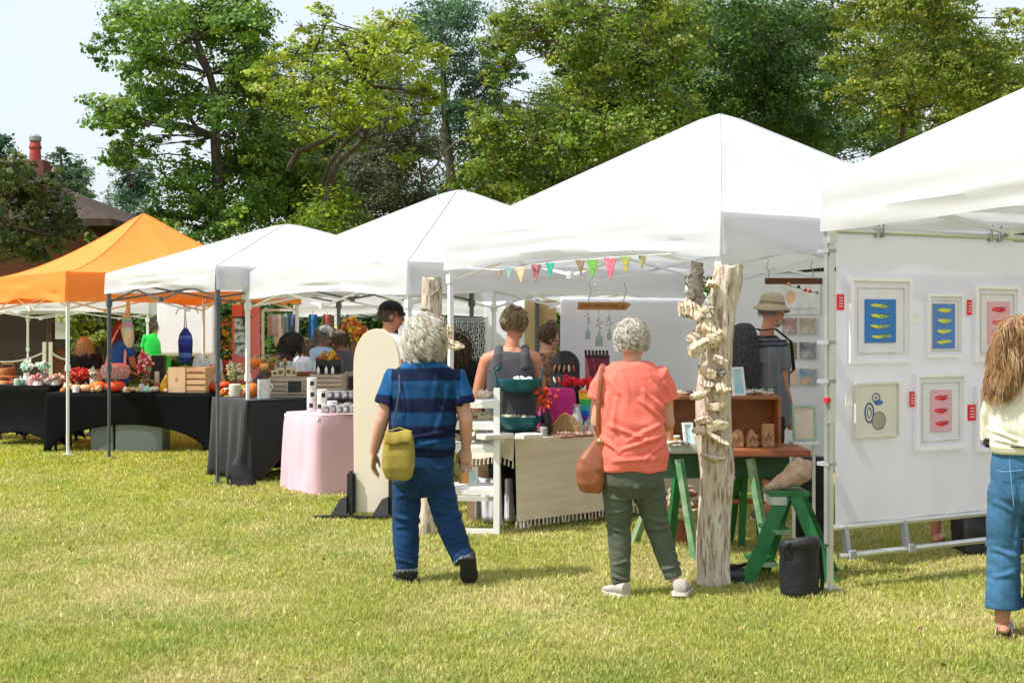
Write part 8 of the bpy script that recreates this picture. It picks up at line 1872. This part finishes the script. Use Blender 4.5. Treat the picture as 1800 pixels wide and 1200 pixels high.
# ------------------------------------------------------------------ small clutter on the tables
prof('person in pale top bending behind the glass rack between the tent poles', 507, 16.6, 614, -.9, fabric('pale_lilac', (.62, .62, .72)), SK_T, [(.10, .06, .04), (.2, .12, .07)], 17, sw=.20, lean=.28, pmat=JEAN, pitch=-.5, hair_kw=dict(N=700, L=.12, seg=7, puff=.008, curl=.003, radius=.004, grav=.4, lift=.1))
def bauble(lb, px, Z, z, r_, col, grp, kind):
    q_ = thing('ornament', lb, 'ornament', (W(px, 0, Z).x, Z, z), random.random() * 3, grp); m = M('orn_' + str(col), col, rough=.45, var=.2, scale=25)
    if kind == 0:
        MB().lathe([(r_ * .5, 0), (r_, r_ * .5), (r_ * 1.05, r_), (r_ * .75, r_ * 1.6), (r_ * .3, r_ * 1.9), (r_ * .25, r_ * 2.3)], n=16).obj('body', m, q_, smooth=True); MB().tube([(0, 0, r_ * 2.2), (r_ * .2, 0, r_ * 2.6)], r_ * .12, 5).obj('stem', BRNW, q_)
    elif kind == 1:
        MB().lathe([(r_ * .9, 0), (r_, r_ * .1), (r_, r_ * 1.7), (r_ * .8, r_ * 1.8)], n=16).obj('body', m, q_, smooth=True); MB().lathe([(r_ * .9, r_ * 1.8), (r_ * .9, r_ * 2.1), (r_ * .2, r_ * 2.15)], n=16).obj('lid', WHITEP, q_, smooth=True)
    else:
        b = MB()
        for k in range(9): a = k * 2 * PI / 9; b.ell((r_ * .6 * math.cos(a), r_ * .6 * math.sin(a), r_ * .9 + r_ * .4 * (k % 3)), r_ * .5, 7, 5)
        b.ell((0, 0, r_ * .9), r_ * .8, 8, 6); b.obj('body', m, q_, smooth=True); MB().lathe([(r_ * .5, 0), (r_ * .6, r_ * .3), (r_ * .4, r_ * .6)], n=12).obj('foot', GAP, q_)
CC = [((.74, .72, .68), 'white'), ((.72, .36, .36), 'pink'), ((.75, .22, .03), 'orange'), ((.55, .03, .03), 'red'), ((.30, .58, .46), 'mint'), ((.66, .46, .22), 'tan')]
KN = ['gourd shaped', 'lidded round', 'knobbly']
rd = random.Random(77)
for k in range(34):
    px = 108 + k * 7.9 + rd.uniform(-3, 3); c, nm = CC[rd.randrange(6)]; kd = rd.randrange(3); row = rd.choice((16.14, 16.35, 16.6)); 
    if 292 < px < 372: continue
    bauble('small %s %s ornament among the goods on the long black table' % (KN[kd], nm), px, row, zB, rd.uniform(.024, .045), c, 'small %s %s ornaments on the black table' % (KN[kd], nm), kd)
for k in range(12):
    px = 30 + k * 6.5; c, nm = CC[rd.choice((0, 1, 1, 4, 0))]; kd = rd.randrange(3)
    bauble('small %s %s ornament on the stretch covered table at the far left' % (KN[kd], nm), px, 16.98 + .05 * (k % 4), zA, rd.uniform(.03, .05), c, 'small %s %s ornaments on the stretch table' % (KN[kd], nm), kd)
for k in range(10):
    px = 388 + k * 5; c, nm = CC[rd.choice((2, 3, 5, 0))]; kd = rd.randrange(3)
    q = onC(px, 13.75 + .1 * (k % 4)); bauble('small %s %s ornament at the pole end of the charcoal table' % (KN[kd], nm), px, 13.75 + .1 * (k % 4), zC, rd.uniform(.022, .038), c, 'small %s %s ornaments on the charcoal table' % (KN[kd], nm), kd)
for k in range(14):
    q = onT(.35 + .11 * k, .06 + .09 * (k % 3)); c, nm = CC[rd.choice((0, 1, 3, 5))]; kd = rd.randrange(3); px = 900 + q.x * F / q.y
    bauble('small %s %s trinket along the linen table' % (KN[kd], nm), px, q.y, .708, rd.uniform(.014, .024), c, 'small %s %s trinkets on the linen table' % (KN[kd], nm), kd)
# small goods in and around the shelf box
for k, (px, hh, c, lb) in enumerate(((1190, .05, (.35, .2, .1), 'brown lidded pot at the left end of the worn board'), (1224, .06, (.5, .48, .42), 'grey lidded pot beside the driftwood post on the worn board'))): bauble(lb, px, 9.1, .756, hh / 2, c, None, 1)
for k in range(4): bauble('small green glass lump on top of the shelf box near the backpack', 1312 + 14 * k, 9.36, sh.z + sh_h + .003, .02, (.25, .42, .3), 'green glass lumps on the shelf box', 2)
